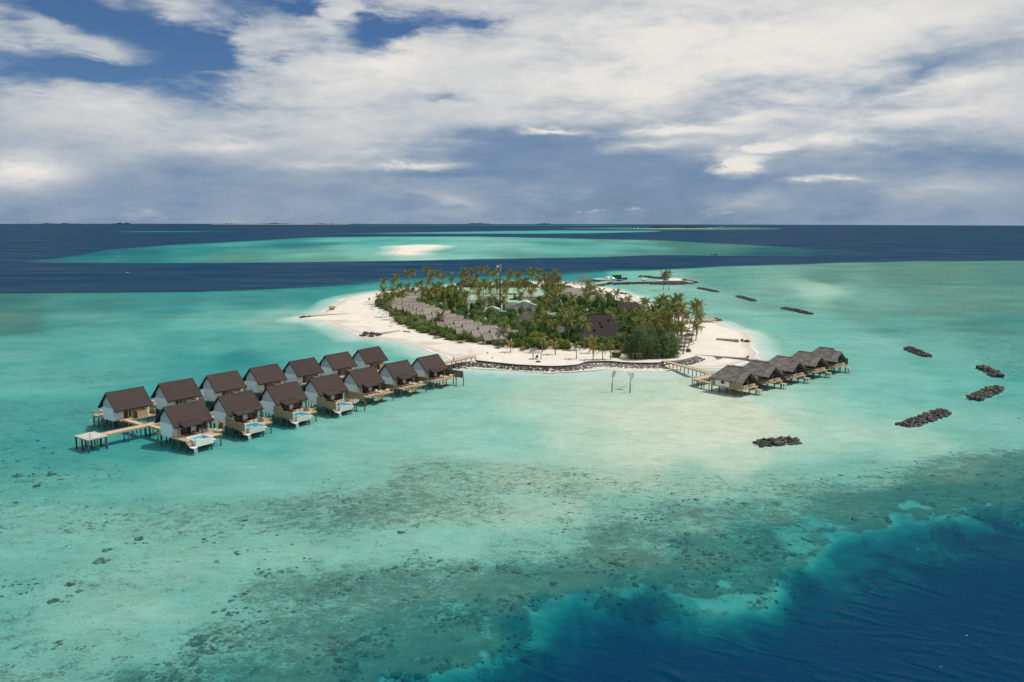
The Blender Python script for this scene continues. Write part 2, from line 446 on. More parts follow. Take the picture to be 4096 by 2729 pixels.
def sdf(x, y, poly):
    """signed distance to a closed polygon, positive inside"""
    d = np.full(x.shape, 1e18); ins = np.zeros(x.shape, bool)
    n = len(poly)
    for i in range(n):
        x0, y0 = poly[i]; x1, y1 = poly[(i + 1) % n]
        ex, ey = x1 - x0, y1 - y0
        t = np.clip(((x - x0) * ex + (y - y0) * ey) / (ex * ex + ey * ey + 1e-12), 0, 1)
        dx, dy = x - (x0 + t * ex), y - (y0 + t * ey)
        d = np.minimum(d, dx * dx + dy * dy)
        c = ((y0 > y) != (y1 > y)) & (x < (x1 - x0) * (y - y0) / (y1 - y0 + 1e-12) + x0)
        ins ^= c
    return np.where(ins, 1, -1) * np.sqrt(d)


def ground(pts): return [tuple(P(u, v)[:2]) for u, v in pts]

# shoreline of the island (photograph pixels on the water line)
SHORE = ground([(1190, 1275), (1245, 1262), (1294, 1257), (1312, 1238), (1352, 1220), (1374, 1200), (1421, 1185), (1475, 1176), (1525, 1167),
    (1576, 1160), (1655, 1154), (1764, 1145), (1811, 1142), (1900, 1132), (2050, 1126), (2200, 1126), (2300, 1134), (2384, 1146), (2455, 1158),
    (2490, 1174), (2535, 1182), (2560, 1210), (2640, 1240), (2720, 1262), (2780, 1276), (2860, 1285), (2890, 1304), (2960, 1323), (2996, 1352),
    (2992, 1385), (3018, 1411), (3003, 1440), (2960, 1452), (2915, 1466), (2840, 1470), (2770, 1468), (2700, 1470), (2680, 1476), (2600, 1481), (2480, 1478),
    (2421, 1470), (2353, 1478), (2268, 1484), (2200, 1487), (2101, 1481), (1982, 1473), (1880, 1468), (1830, 1462), (1800, 1450),
    (1826, 1436), (1800, 1424), (1756, 1412), (1691, 1387), (1626, 1369), (1583, 1358), (1522, 1351), (1457, 1348), (1424, 1329), (1367, 1307),
    (1302, 1286), (1245, 1280)])
SANDBANK = ground([(1579, 986), (1620, 982), (1697, 979), (1767, 982), (1773, 985.5), (1740, 993), (1710, 999.5), (1659, 1008), (1677, 1017), (1640, 1021),
    (1582, 1018), (1576, 1009), (1602, 998)])
# seawall line of the near beach: left end to right end
SEAWALL = [P(u, v, 1.2) for u, v in [(1905, 1441), (1960, 1447), (2060, 1457), (2150, 1462), (2220, 1464), (2300, 1459), (2325, 1452), (2350, 1446), (2440, 1444),
    (2500, 1449), (2600, 1451), (2655, 1448)]]
SEAWALL2 = [P(u, v, 1.2) for u, v in [(2665, 1443), (2700, 1443), (2740, 1436), (2770, 1428), (2784, 1421)]]
SEAWALL_XY = [(p.x, p.y) for p in SEAWALL]

# depth control: x, y in 2353 px picture coordinates, optical depth, coral / weed cover
CTRL = np.array([
 (0,690,3.0,.5),(200,690,3.0,.3),(400,690,3.2,.2),(600,680,3.5,.1),(750,672,4,0),(0,735,2.4,.65),(200,740,2.6,.2),(500,740,2.5,0),(640,735,1.9,.1),
 (0,800,2.6,.1),(250,800,2.6,.05),(500,800,2.8,.1),(650,790,2.9,0),(545,828,4.0,.15),(480,840,3.4,.1),(900,810,2.4,0),(860,780,2.4,0),(0,870,2.7,.1),(150,870,2.7,.12),(300,850,2.9,.15),
 (0,950,2.9,.15),(150,960,2.9,.1),(100,1050,2.9,.2),(300,1020,3.0,.05),(600,1020,2.6,0),(800,980,2.1,0),(1000,930,1.9,0),(1100,870,1.7,0),
 (1200,900,1.25,0),(1400,900,1.05,0),(1500,900,1.0,0),(1450,960,.85,0),(1650,1000,.8,0),(1300,1000,1.2,0),(1100,1000,1.7,0),(1550,940,.75,0),
 (1800,940,1.3,0),(1900,930,1.8,0),(2000,900,2.3,0),(2100,900,2.4,0),(2200,900,2.6,.1),(2350,900,2.8,.2),(1700,960,.8,0),(1900,990,1.4,0),
 (2100,1020,1.7,.05),(2300,1000,2.3,.2),(1700,1055,1.1,.05),(1450,1045,1.05,.12),
 (0,1100,2.8,.3),(200,1100,2.6,.2),(400,1090,2.4,.12),(600,1080,2.2,.1),(800,1075,2.0,.15),(900,1110,1.8,.5),(1000,1115,1.8,.5),(1200,1100,1.5,.45),
 (1400,1100,1.3,.3),(1600,1110,1.6,.35),(1800,1110,1.9,.35),(2000,1100,2.0,.2),(2200,1075,2.3,.45),(2350,1080,2.8,.6),
 (0,1200,2.3,.35),(200,1200,2.2,.35),(400,1200,2.1,.4),(600,1180,2.0,.45),(800,1180,1.9,.5),(1000,1170,1.7,.5),(1200,1180,1.6,.3),(1400,1180,2.1,.35),
 (1600,1200,2.3,.5),(1800,1180,2.5,.45),(2000,1170,2.9,.55),(2150,1160,3.4,.7),(2260,1165,5.5,.7),(2350,1160,8,.5),
 (0,1300,2.2,.3),(200,1300,2.0,.35),(400,1290,1.9,.25),(600,1270,2.0,.3),(800,1260,2.1,.25),(1000,1260,2.1,.1),(1200,1260,2.2,.3),(1400,1260,2.5,.55),
 (1600,1280,3.0,.65),(1750,1250,3.5,.5),(1850,1255,3.9,.05),(1950,1225,3.9,.05),(2000,1290,8.5,.3),(2100,1280,13,.2),(2200,1230,9,.4),(2350,1250,15,.2),
 (0,1400,2.2,.3),(150,1400,2.0,.2),(300,1400,1.9,.2),(450,1370,2.2,.2),(600,1370,2.3,.5),(800,1360,2.4,.65),(1000,1350,2.4,.65),(1150,1370,2.8,.65),
 (1300,1350,2.9,.6),(1330,1395,3.7,.05),(1450,1385,4.2,.05),(1550,1350,3.8,.4),(1650,1340,4.6,.3),(1750,1380,9.5,.2),(1900,1380,14,.1),(2100,1400,19,0),(2350,1400,22,0),
 (0,1480,2.3,.3),(200,1480,2.2,.25),(350,1470,2.3,.25),(500,1470,2.5,.5),(700,1470,2.7,.7),(900,1470,3.0,.7),(1050,1470,3.3,.6),(1150,1455,3.8,.1),
 (1250,1435,3.8,.1),(1350,1470,8,.3),(1500,1460,6.2,.1),(1650,1480,12,0),(1800,1500,16,0),(2000,1500,20,0),(2350,1550,24,0),
 (0,1565,2.2,.35),(200,1565,2.4,.4),(350,1560,2.8,.6),(600,1560,3.2,.7),(750,1550,3.1,.65),(900,1560,4.4,.55),(1050,1540,6.5,.5),(1200,1540,9.5,.3),
 (1350,1560,13,0),(1600,1560,18,0),(2000,1565,22,0),(0,1800,2.8,.4),(600,1800,4.0,.6),(1200,1800,17,0),(2000,1800,24,0),
 (1650,640,2.5,.35),(1900,640,2.4,.55),(2100,630,2.5,.6),(2350,630,2.7,.6),(1600,680,2.0,.2),(1800,690,2.2,.3),(2000,700,2.3,.4),(2200,700,2.4,.5),
 (2350,690,2.5,.5),(1700,740,2.2,.1),(1900,760,2.5,.1),(2100,760,2.7,.35),(2300,740,2.8,.45),(1800,810,2.2,.05),(2000,810,2.3,.1),(2150,830,2.6,.2),
 (2350,820,2.8,.35),(1500,655,1.9,.15),(1430,645,2.4,0),(1350,628,4.8,0),(1250,630,5,0),(1100,633,5.2,0),(950,640,4.8,0),(800,655,4.4,0),(1880,662,1.5,.1),(820,665,3.4,.1)])
CTRLB = np.array([
 (130,596,9,.2),(200,590,8,.1),(300,585,6,.2),(300,602,4.5,.5),(450,575,4.5,.2),(550,592,2.4,.6),(700,592,2.1,.4),(650,562,5.5,.2),(640,575,3.2,.3),(850,552,3.4,0),(850,582,1.9,.12),
 (950,592,1.1,0),(920,560,2.6,0),(1100,565,2.0,0),(1060,590,1.9,.0),(1250,585,2.4,.3),(1180,575,1.9,.25),(1100,598,2.4,.1),(1400,566,2.3,.2),(1300,552,3.2,.1),(1400,552,2.2,.5),(1600,568,2.8,.9),(1650,556,2.8,.8),
 (1600,583,2.8,.7),(1500,575,2.3,.4),(1800,580,7,.9),(1900,583,11,.8),(2050,584,14,.5)])
TOPA = np.array([(-900,672),(0,670),(250,668),(450,665),(600,661),(750,654),(850,646),(900,640),(1000,634),(1280,628),(1400,622),(1480,621),(1550,617),
                 (1700,610),(1900,604.5),(2100,600.5),(2353,598.5),(3200,596)], float)
BTOP = np.array([(60,601),(130,592),(250,574),(400,562.5),(600,552),(720,545.5),(900,543),(1100,543),(1300,546.5),(1500,551),(1700,561),(1900,572),(2050,581),(2120,586)], float)
BBOT = np.array([(60,602),(130,604),(300,606),(500,605.5),(700,603.5),(850,601.5),(1000,598.5),(1200,594.5),(1400,591),(1500,587),(1600,588),(1800,589),(2050,588),(2120,587)], float)


def shep(p, q, C, power=4.4, asp=2.2):
    num = np.zeros((len(p), 2)); den = np.zeros(len(p))
    L = np.log(C[:, 2])
    for i in range(len(C)):
        d2 = (p - C[i, 0]) ** 2 + (asp * (q - C[i, 1])) ** 2 + 160.0
        w = d2 ** (-power / 2)
        num[:, 0] += w * L[i]; num[:, 1] += w * C[i, 3]; den += w
    return num[:, 0] / den, num[:, 1] / den


def water_field(x, y):
    """log optical depth and coral cover at sea points x, y"""
    u, v = proj_np(x, y)
    p, q = u / 1.7407, v / 1.7407
    w1 = fbm(x / 70, y / 70, 3) - 0.5; w2 = fbm(x / 70, y / 70, 9) - 0.5
    w3 = fbm(x / 13, y / 13, 31) - 0.5; w4 = fbm(x / 13, y / 13, 37) - 0.5
    r = np.hypot(x, y)
    amp = FP / 1.7407 / np.maximum(r, 60)               # picture px per metre here
    near = sstep(420, 120, r)
    wp, wq = p + (w1 * 26 + w3 * 8 * near) * amp * .8, q + (w2 * 14 + w4 * 6 * near) * amp * np.minimum(52.0 / r, 1) * .9
    la, ca = shep(wp, wq, CTRL)
    la = la + (fbm(x / 34 + 3, y / 22, 21, 4) - 0.5) * 0.34 + (fbm(x / 9, y / 5, 5, 3) - 0.5) * 0.16
    ca = ca + (fbm(x / 30, y / 24, 51, 3) - 0.5) * 0.35
    lf = sstep(1150, 450, p) * sstep(1150, 1020, q); la = la + .15 * lf; ca = ca * .95 + .03 + .10 * lf
    dk = sstep(math.log(3.4), math.log(5.5), la) * sstep(420, 220, r)
    la = la + 0 * dk * ((fbm(x / 12, y / 12, 141, 4) - .47) * 1.45 + (fbm(x / 4, y / 4, 143, 3) - .5) * .9)
    # the drop-off: a ragged diagonal edge, then the reef wall falling into blue water
    dd = q - np.interp(p, [300, 800, 1000, 1200, 1350, 1550, 1750, 1900, 2100, 2353, 2600, 3600], [1760, 1605, 1535, 1440, 1385, 1340, 1305, 1240, 1205, 1150, 1090, 900])
    dd = dd + ((fbm(x / 14, y / 14, 151, 4) - .5) * 230 + (fbm(x / 4.5, y / 4.5, 153, 4) - .5) * 90) * sstep(-260, 60, dd + 120) * sstep(420, 260, r)
    dp = np.clip(dd, 0, 400); nearr = sstep(330, 250, r)
    wall = np.log(3.5 + .046 * dp + .0005 * dp * dp)
    e1 = sstep(-14, 10, dd) * nearr
    la = np.minimum(la, math.log(3.5)) * nearr + la * (1 - nearr)
    la = la * (1 - e1) + wall * e1
    band = sstep(-190, -60, dd) * sstep(14, -6, dd) * nearr
    ca = (ca + .25 * sstep(-60, -10, dd) * nearr) * (1 - e1) + band * .26 + e1 * sstep(190, 50, dd) * np.clip(.22 + (fbm(x / 7, y / 7, 147, 4) - .50) * 3.0, 0, .9)
    la = np.log(np.maximum(np.exp(la) - 0.40 * sstep(math.log(4), math.log(2.5), la), .3))
    # outer edge of the home reef
    qe = np.interp(p, TOPA[:, 0], TOPA[:, 1]) + (vnoise(x / 60, y * 0, 8) - .5) * 2.0
    wid = np.interp(p, [0, 700, 900, 1300, 1500, 1900, 2400], [11, 14, 26, 20, 9, 3.5, 2.5])
    t = sstep(0, 1, (qe + wid * .25 - q) / wid + 0.2)
    la = la * (1 - t) + math.log(26) * t
    # far reef
    bt = np.interp(p, BTOP[:, 0], BTOP[:, 1]) + (fbm(x / 160, y / 400, 7) - .5) * 3
    bb = np.interp(p, BBOT[:, 0], BBOT[:, 1]) + (fbm(x / 90, y / 300, 11) - .5) * 1.6
    lb, cb = shep(p + (fbm(x / 120, y / 260, 13) - .5) * 90, q + (fbm(x / 240, y / 260, 19) - .5) * 12, CTRLB, 3.2, 5.0)
    lb = lb + (fbm(x / 150, y / 260, 23, 4) - 0.5) * 0.9
    cb = cb + (fbm(x / 80, y / 200, 29, 4) - 0.5) * 0.7
    sb = np.minimum(q - bt, bb - q)
    mb = sstep(-0.9, 1.6, sb) * (p > 60) * (p < 2120)
    far = (q < 640) & (mb > 0)
    la = np.where(far, la * (1 - mb) + lb * mb, la); ca = np.where(far, ca * (1 - mb) + cb * mb, ca)
    # thin distant strips of reef: p0, p1, q centre at both ends, half width, depth, cover
    for (p0, p1, q0, q1, h0, h1, X, c) in ((255, 540, 532.6, 532.6, .9, .9, 3.4, .3), (735, 1520, 537.5, 531.5, .8, 5.0, 3.0, .05),
                                           (1290, 1800, 525, 526, 2.0, 3.5, 2.2, .8), (700, 1500, 517.5, 518.5, .5, 1.0, 2.5, .7), (1650, 1790, 524, 526, 1, 1, 2.6, .8)):
        tt = np.clip((p - p0) / (p1 - p0), 0, 1)
        qc, hh = q0 + (q1 - q0) * tt, (h0 + (h1 - h0) * tt) * np.sqrt(np.clip(np.sin(np.clip(tt, 0, 1) * PI), 0, 1)) * (0.75 + .5 * vnoise(x / 300, y * 0, 41))
        k = sstep(-0.7, 0.5, hh - np.abs(q - qc)) * (p > p0) * (p < p1)
        k = np.where(k > 0, k, 0)
        la = la * (1 - k) + math.log(X) * k; ca = ca * (1 - k) + c * k
    # shoals towards every beach
    m_ = (np.abs(x) < 320) & (y > 220) & (y < 900)
    ds = np.full(x.shape, 1e3)
    if m_.any(): ds[m_] = -sdf(x[m_], y[m_], SHORE)
    m2 = (x > -500) & (x < 100) & (y > 900) & (y < 2200)
    if m2.any(): ds[m2] = -sdf(x[m2], y[m2], SANDBANK) * 0.42
    wob = (fbm(x / 9, y / 9, 61, 3) - .5) * 5
    Xs = 0.05 + np.maximum(ds + wob * sstep(0, 6, ds), 0) * 0.115
    la = np.minimum(la, np.log(Xs + np.maximum(ds - 14, 0) * .6 + 1e-3))
    ca = ca * sstep(2, 14, ds)
    return la, np.clip(ca, 0, 1), ds


ROCKS = []            # filled below: (x, y, radius) where surf breaks on rocks

def fan(rows_v, az_cols):
    rr = np.array([CAMH / max(math.tan(math.atan((v - CYP) / FP) + PITCH), 0.00408) for v in rows_v])
    a = np.radians(az_cols)
    RR, AA = np.meshgrid(rr, a, indexing='ij')
    return (RR * np.sin(AA)).ravel(), (RR * np.cos(AA)).ravel(), len(rr), len(a)


def gridmesh(name, x, y, z, nr, nc, m):
    co = np.stack([x, y, z], 1).astype(np.float32)
    i = np.arange(nr * nc).reshape(nr, nc)
    # rows run from far to near: keep normals up
    q = np.stack([i[1:, :-1], i[1:, 1:], i[:-1, 1:], i[:-1, :-1]], -1).reshape(-1, 4)
    me = bpy.data.meshes.new(name)
    me.vertices.add(len(co)); me.vertices.foreach_set('co', co.ravel())
    me.loops.add(q.size); me.loops.foreach_set('vertex_index', q.ravel().astype(np.int32))
    me.polygons.add(len(q)); me.polygons.foreach_set('loop_start', np.arange(0, q.size, 4, dtype=np.int32))
    me.polygons.foreach_set('loop_total', np.full(len(q), 4, dtype=np.int32))
    me.polygons.foreach_set('use_smooth', np.ones(len(q), dtype=bool))
    me.update(calc_edges=True); me.validate()
    me.materials.append(m)
    return me


def attr(me, name, arr):
    a = me.attributes.new(name, 'FLOAT', 'POINT'); a.data.foreach_set('value', np.asarray(arr, np.float32))


# ------------------------------------------------------------------ breakwaters (laid out first: the surf needs them)
BW = [  # end a, end b, width m, height m, label
    ((2794, 1152), (2868, 1167), 5.5, 1.8, 'farthest low rock breakwater, nearest the thatched islet hut'),
    ((2952, 1185), (3018, 1203), 5.5, 1.8, 'second farthest rock breakwater, a short bar slanting to the right'),
    ((3135, 1232), (3243, 1255), 5.5, 1.9, 'rock breakwater third from the horizon, a long brownish slanting bar'),
    ((3630, 1392), (3712, 1424), 5.0, 2.0, 'dark rock breakwater right of the thatched stilt villas, nearest to them'),
    ((3925, 1467), (3998, 1505), 5.0, 2.0, 'dark rock breakwater close to the right edge of the picture, the upper one'),
    ((3888, 1594), (3992, 1550), 5.2, 2.1, 'dark rock breakwater close to the right edge, the lower one rising to the right'),
    ((3620, 1700), (3780, 1645), 5.0, 2.1, 'longest near rock breakwater, black boulders rising to the right'),
    ((3025, 1774), (3195, 1762), 4.6, 2.0, 'nearest rock breakwater, black boulders lying level in pale shallow water')]
BWG = [(P(*a), P(*b), w, h, l) for a, b, w, h, l in BW]


def seg_dist(x, y, a, b):
    ex, ey = b.x - a.x, b.y - a.y
    t = np.clip(((x - a.x) * ex + (y - a.y) * ey) / (ex * ex + ey * ey), 0, 1)
    return np.hypot(x - (a.x + t * ex), y - (a.y + t * ey))


# ------------------------------------------------------------------ the sea: surface sheet over a real bed
def water_mat():
    m = bpy.data.materials.new('sea_water'); m.use_nodes = True
    N = NT(m.node_tree)
    for n in list(m.node_tree.nodes): m.node_tree.nodes.remove(n)
    out = N.new('ShaderNodeOutputMaterial')
    d = N.new('ShaderNodeAttribute', attribute_name='depth').outputs['Fac']
    fo = N.new('ShaderNodeAttribute', attribute_name='foam').outputs['Fac']
    tc = N.new('ShaderNodeTexCoord').outputs['Object']
    X = d
    # one-way transmission of clear sea water over sand
    half = N.m('MULTIPLY', X, -0.5)
    tr = N.m('EXPONENT', N.m('MULTIPLY', half, 0.78)); tg = N.m('EXPONENT', N.m('MULTIPLY', half, 0.247)); tb = N.m('EXPONENT', N.m('MULTIPLY', half, 0.238))
    cc = N.new('ShaderNodeCombineColor'); N.lk(tr, cc.inputs[0]); N.lk(tg, cc.inputs[1]); N.lk(tb, cc.inputs[2])
    tp = N.new('ShaderNodeBsdfTransparent'); N.lk(cc.outputs[0], tp.inputs[0])
    sc = N.new('ShaderNodeBsdfDiffuse'); sc.inputs['Color'].default_value = (0.0006, 0.031, 0.073, 1)
    fs = N.m('SUBTRACT', 1.0, N.m('EXPONENT', N.m('MULTIPLY', X, -0.20)))
    blk = N.new('ShaderNodeBsdfDiffuse'); blk.inputs['Color'].default_value = (0, 0, 0, 1)
    scm = N.new('ShaderNodeMixShader'); N.lk(fs, scm.inputs[0]); N.lk(blk.outputs[0], scm.inputs[1]); N.lk(sc.outputs[0], scm.inputs[2])
    body = N.new('ShaderNodeAddShader'); N.lk(tp.outputs[0], body.inputs[0]); N.lk(scm.outputs[0], body.inputs[1])
    # ripples
    rotn = N.new('ShaderNodeVectorRotate', rotation_type='Z_AXIS'); N.lk(tc, rotn.inputs['Vector']); rotn.inputs['Angle'].default_value = R(28)
    tcs = N.vm('MULTIPLY', rotn.outputs[0], (0.65, 1.7, 1.0))
    w1 = N.noise(tcs, 0.24, 6, 0.62, 0.5, 'RIDGED_MULTIFRACTAL'); w2 = N.noise(tcs, 1.1, 4, 0.6, 0.3)
    deepk = N.maprange(X, 2.0, 14.0)
    hgt = N.m('ADD', N.m('MULTIPLY', N.m('MULTIPLY', w1.outputs['Fac'], N.m('ADD', 0.30, deepk)), 0.55), N.m('MULTIPLY', w2.outputs['Fac'], 0.30))
    bp = N.new('ShaderNodeBump'); bp.inputs['Strength'].default_value = 0.9; bp.inputs['Distance'].default_value = 1.0
    N.lk(hgt, bp.inputs['Height'])
    gl = N.new('ShaderNodeBsdfGlossy'); gl.inputs['Roughness'].default_value = 0.12
    N.lk(bp.outputs[0], gl.inputs['Normal']); N.lk(bp.outputs[0], sc.inputs['Normal'])
    fr = N.new('ShaderNodeFresnel'); fr.inputs['IOR'].default_value = 1.33
    N.lk(bp.outputs[0], fr.inputs['Normal'])
    k = N.m('MINIMUM', N.m('MULTIPLY', N.m('POWER', fr.outputs[0], 1.6), 0.60), 0.115)
    wind = N.noise(N.vm('MULTIPLY', tc, (0.5, 1.6, 1)), 0.012, 5, 0.6, 0.5); k = N.m('MULTIPLY', k, N.maprange(wind.outputs['Fac'], 0.30, 0.70, 0.55, 1.45))
    s1 = N.new('ShaderNodeMixShader'); N.lk(k, s1.inputs[0]); N.lk(body.outputs[0], s1.inputs[1]); N.lk(gl.outputs[0], s1.inputs[2])
    fm = N.new('ShaderNodeBsdfDiffuse'); fm.inputs['Color'].default_value = (0.78, 0.78, 0.76, 1)
    fn = N.noise(tc, 0.9, 6, 0.7, 0.6)
    # broken foam where the swell runs ashore, and a few whitecaps offshore
    capn = N.noise(N.vm('MULTIPLY', tc, (1, 1.8, 1)), 0.42, 3, 0.5, 0.4)
    caps = N.m('MULTIPLY', N.maprange(capn.outputs['Fac'], 0.775, 0.80), N.maprange(X, 6.0, 12.0))
    ff_ = N.m('MAXIMUM', N.maprange(N.m('ADD', fo, N.m('MULTIPLY', fn.outputs['Fac'], 0.9)), 0.98, 1.20), N.m('MULTIPLY', caps, 0.6))
    s2 = N.new('ShaderNodeMixShader'); N.lk(N.m('MULTIPLY', ff_, 0.82), s2.inputs[0]); N.lk(s1.outputs[0], s2.inputs[1]); N.lk(fm.outputs[0], s2.inputs[2])
    N.lk(s2.outputs[0], out.inputs[0])
    return m


def bed_mat():
    m = bpy.data.materials.new('seabed_sand_and_coral'); m.use_nodes = True
    N = NT(m.node_tree); b = m.node_tree.nodes['Principled BSDF']; b.inputs['Roughness'].default_value = 1.0; b.inputs['Specular IOR Level'].default_value = 0.0
    c = N.new('ShaderNodeAttribute', attribute_name='cover').outputs['Fac']
    r = N.new('ShaderNodeAttribute', attribute_name='range').outputs['Fac']
    tc = N.new('ShaderNodeTexCoord').outputs['Object']
    tcs = N.vm('MULTIPLY', tc, (1.0, 1.3, 1.0))
    sandn = N.noise(tcs, 0.09, 10, 0.70, 0.8)
    rip = N.noise(N.vm('MULTIPLY', tc, (0.5, 1.8, 1)), 0.55, 6, 0.7, 0.8)
    sand = N.ramp(N.m('ADD', N.m('MULTIPLY', sandn.outputs['Fac'], 0.55), N.m('MULTIPLY', rip.outputs['Fac'], 0.45)), [(0.32, (0.50, 0.455, 0.33)), (0.5, (0.655, 0.60, 0.47)), (0.68, (0.77, 0.72, 0.595))])
    n1 = N.noise(tcs, 0.16, 8, 0.68, 0.9); n2 = N.noise(tcs, 0.62, 8, 0.72, 0.5); n3 = N.noise(tcs, 1.9, 5, 0.7, 0.3)
    vo = N.new('ShaderNodeTexVoronoi', feature='SMOOTH_F1'); vo.inputs['Scale'].default_value = 0.42
    N.lk(N.vm('ADD', tcs, N.vm('MULTIPLY', n2.outputs['Color'], (1.6, 1.6, 0))), vo.inputs['Vector'])
    f = N.m('ADD', N.m('ADD', N.m('MULTIPLY', n1.outputs['Fac'], 0.22), N.m('MULTIPLY', n2.outputs['Fac'], 0.43)), N.m('MULTIPLY', n3.outputs['Fac'], 0.40))
    f = N.m('ADD', N.m('MULTIPLY', N.m('SUBTRACT', f, 0.525), 2.6), 0.5)
    f = N.m('ADD', f, N.m('MULTIPLY', N.m('SUBTRACT', 0.45, vo.outputs['Distance']), 0.17))
    th = N.m('SUBTRACT', 0.80, N.m('MULTIPLY', c, 0.74))
    kk = N.m('DIVIDE', N.m('SUBTRACT', f, th), 0.22, clamp=True)
    kk = N.m('POWER', kk, 0.8)
    cor = N.ramp(N.noise(tcs, 0.35, 7, 0.7, 0.4).outputs['Fac'], [(0.36, (0.045, 0.040, 0.026)), (0.5, (0.125, 0.110, 0.068)), (0.64, (0.33, 0.30, 0.20))])
    col = N.mix(N.m('MULTIPLY', kk, 0.74), sand, cor)
    # weed film that dulls the sand of the reef flat
    col = N.mix(N.m('MULTIPLY', c, N.m('ADD', 0.52, N.maprange(r, 300, 480, 0, 0.85)), None, True), col, (0.34, 0.275, 0.18))
    N.lk(col, b.inputs['Base Color'])
    bp = N.new('ShaderNodeBump'); bp.inputs['Strength'].default_value = 0.6; bp.inputs['Distance'].default_value = 0.35
    N.lk(N.m('ADD', N.m('MULTIPLY', f, 1.6), N.m('MULTIPLY', sandn.outputs['Fac'], 0.8)), bp.inputs['Height']); N.lk(bp.outputs[0], b.inputs['Normal'])
    return m


rows_v = list(np.arange(896.45, 1150, 2.0)) + list(np.arange(1150, 1520, 2.6)) + list(np.arange(1520, 1800, 3.6)) + list(np.arange(1800, 2900, 7)) + list(np.arange(2900, 6500, 120))
rows_v[0] = 890
az_cols = np.concatenate([np.linspace(-80, -36, 30), np.linspace(-35.8, 35.8, 560), np.linspace(36, 80, 30)])
x, y, nr, nc = fan(rows_v, az_cols)
la, ca, ds = water_field(x, y)
Xw = np.exp(np.clip(la, -3, 3.4))
foam = np.clip(1 - np.abs(ds - 1.2) / 2.6, 0, 1) * (0.56 + .50 * fbm(x / 16, y / 16, 79)) * (ds < 30) + np.clip(1 - np.abs(ds - 7 - 5 * fbm(x / 30, y / 30, 71)) / 1.4, 0, 1) * 0.42 * sstep(.45, .62, fbm(x / 22, y / 22, 77))
for a, b, w, h, l in BWG:
    dd = seg_dist(x, y, a, b)
    foam = np.maximum(foam, np.clip(1 - np.abs(dd - w * .40) / 2.0, 0, 1) * (0.34 + .44 * fbm(x / 5, y / 5, 83)))
    Xw = np.where(dd < w * .75, np.maximum(Xw * .85, .5), Xw)
# little breakers over the near sandbank and the far reef edges
for (u0, v0, u1, v1, wd, am) in ((2560, 1500, 2630, 1500, 2.0, .55), (2540, 1530, 2610, 1535, 1.2, .45), (2390, 1503, 2420, 1506, 1.2, .40), (3010, 1708, 3120, 1694, 1.0, .50),
                                 (2280, 951, 2560, 957, 26, .50), (2470, 916, 2530, 917, 60, .62), (2690, 922, 2850, 921, 40, .6), (2900, 991, 2990, 992, 14, .62), (2980, 911, 3060, 914, 70, .6),
                                 (2700, 966, 2800, 978, 18, .40), (1700, 1620, 1760, 1612, .8, .25), (2850, 1770, 2960, 1780, .6, .2)):
    dd = seg_dist(x, y, P(u0, v0), P(u1, v1))
    foam = np.maximum(foam, np.clip(1 - dd / wd, 0, 1) * am)
me = gridmesh('sea', x, y, np.zeros_like(x), nr, nc, water_mat())
attr(me, 'depth', Xw); attr(me, 'foam', foam)
tag(link('sea', me), kind='structure')

bed_cols = np.concatenate([np.linspace(-80, -36, 16), np.linspace(-35.5, 35.5, 300), np.linspace(36, 80, 16)])
x, y, nr, nc = fan(rows_v, bed_cols)
la, ca, ds = water_field(x, y)
Xb = np.exp(np.clip(la, -3, 3.4))
r = np.hypot(x, y)
zb = -0.28 - np.minimum(Xb * .13 + np.maximum(Xb - 4, 0) * .28, 4.0) * sstep(1100, 420, r) + (fbm(x / 4, y / 4, 90, 3) - .5) * .5 * ca * sstep(600, 200, r)
zb = np.where(ds < 14, np.minimum(zb, -0.9 - np.clip(-ds, 0, 3)), zb)
zb = np.where((r > 900) & (ds < 3), -0.35, zb)
me = gridmesh('seabed', x, y, zb, nr, nc, bed_mat())
attr(me, 'cover', ca); attr(me, 'range', r)
tag(link('seabed', me), kind='structure')


# ------------------------------------------------------------------ sand of the island and of the sandbank
def sand_mat():
    m = bpy.data.materials.new('coral_sand'); m.use_nodes = True
    N = NT(m.node_tree); b = m.node_tree.nodes['Principled BSDF']; b.inputs['Roughness'].default_value = 0.95; b.inputs['Specular IOR Level'].default_value = 0.1
    tc = N.new('ShaderNodeTexCoord').outputs['Object']
    wet = N.new('ShaderNodeAttribute', attribute_name='wet').outputs['Fac']
    lit = N.new('ShaderNodeAttribute', attribute_name='litter').outputs['Fac']
    n = N.noise(tc, 0.10, 8, 0.62, 0.3); n2 = N.noise(tc, 1.3, 6, 0.7)
    c = N.ramp(N.m('ADD', N.m('MULTIPLY', n.outputs['Fac'], .6), N.m('MULTIPLY', n2.outputs['Fac'], .4)), [(0.3, (0.56, 0.505, 0.43)), (0.7, (0.68, 0.635, 0.57))])
    n4 = N.noise(N.vm('MULTIPLY', tc, (1, .45, 1)), 0.22, 7, 0.65, 0.6); c = N.mix(N.maprange(n4.outputs['Fac'], .48, .66, 0, .55), c, (0.55, 0.48, 0.39))
    c = N.mix(wet, c, (0.44, 0.375, 0.285))
    ln = N.noise(tc, 0.7, 6, 0.75)
    lk_ = N.m('MULTIPLY', lit, N.maprange(ln.outputs['Fac'], 0.38, 0.60))
    c = N.mix(lk_, c, (0.17, 0.135, 0.085))
    N.lk(c, b.inputs['Base Color'])
    bp = N.new('ShaderNodeBump'); bp.inputs['Strength'].default_value = 0.5; bp.inputs['Distance'].default_value = 0.12
    N.lk(n2.outputs['Fac'], bp.inputs['Height']); N.lk(bp.outputs[0], b.inputs['Normal'])
    return m
SAND = sand_mat()

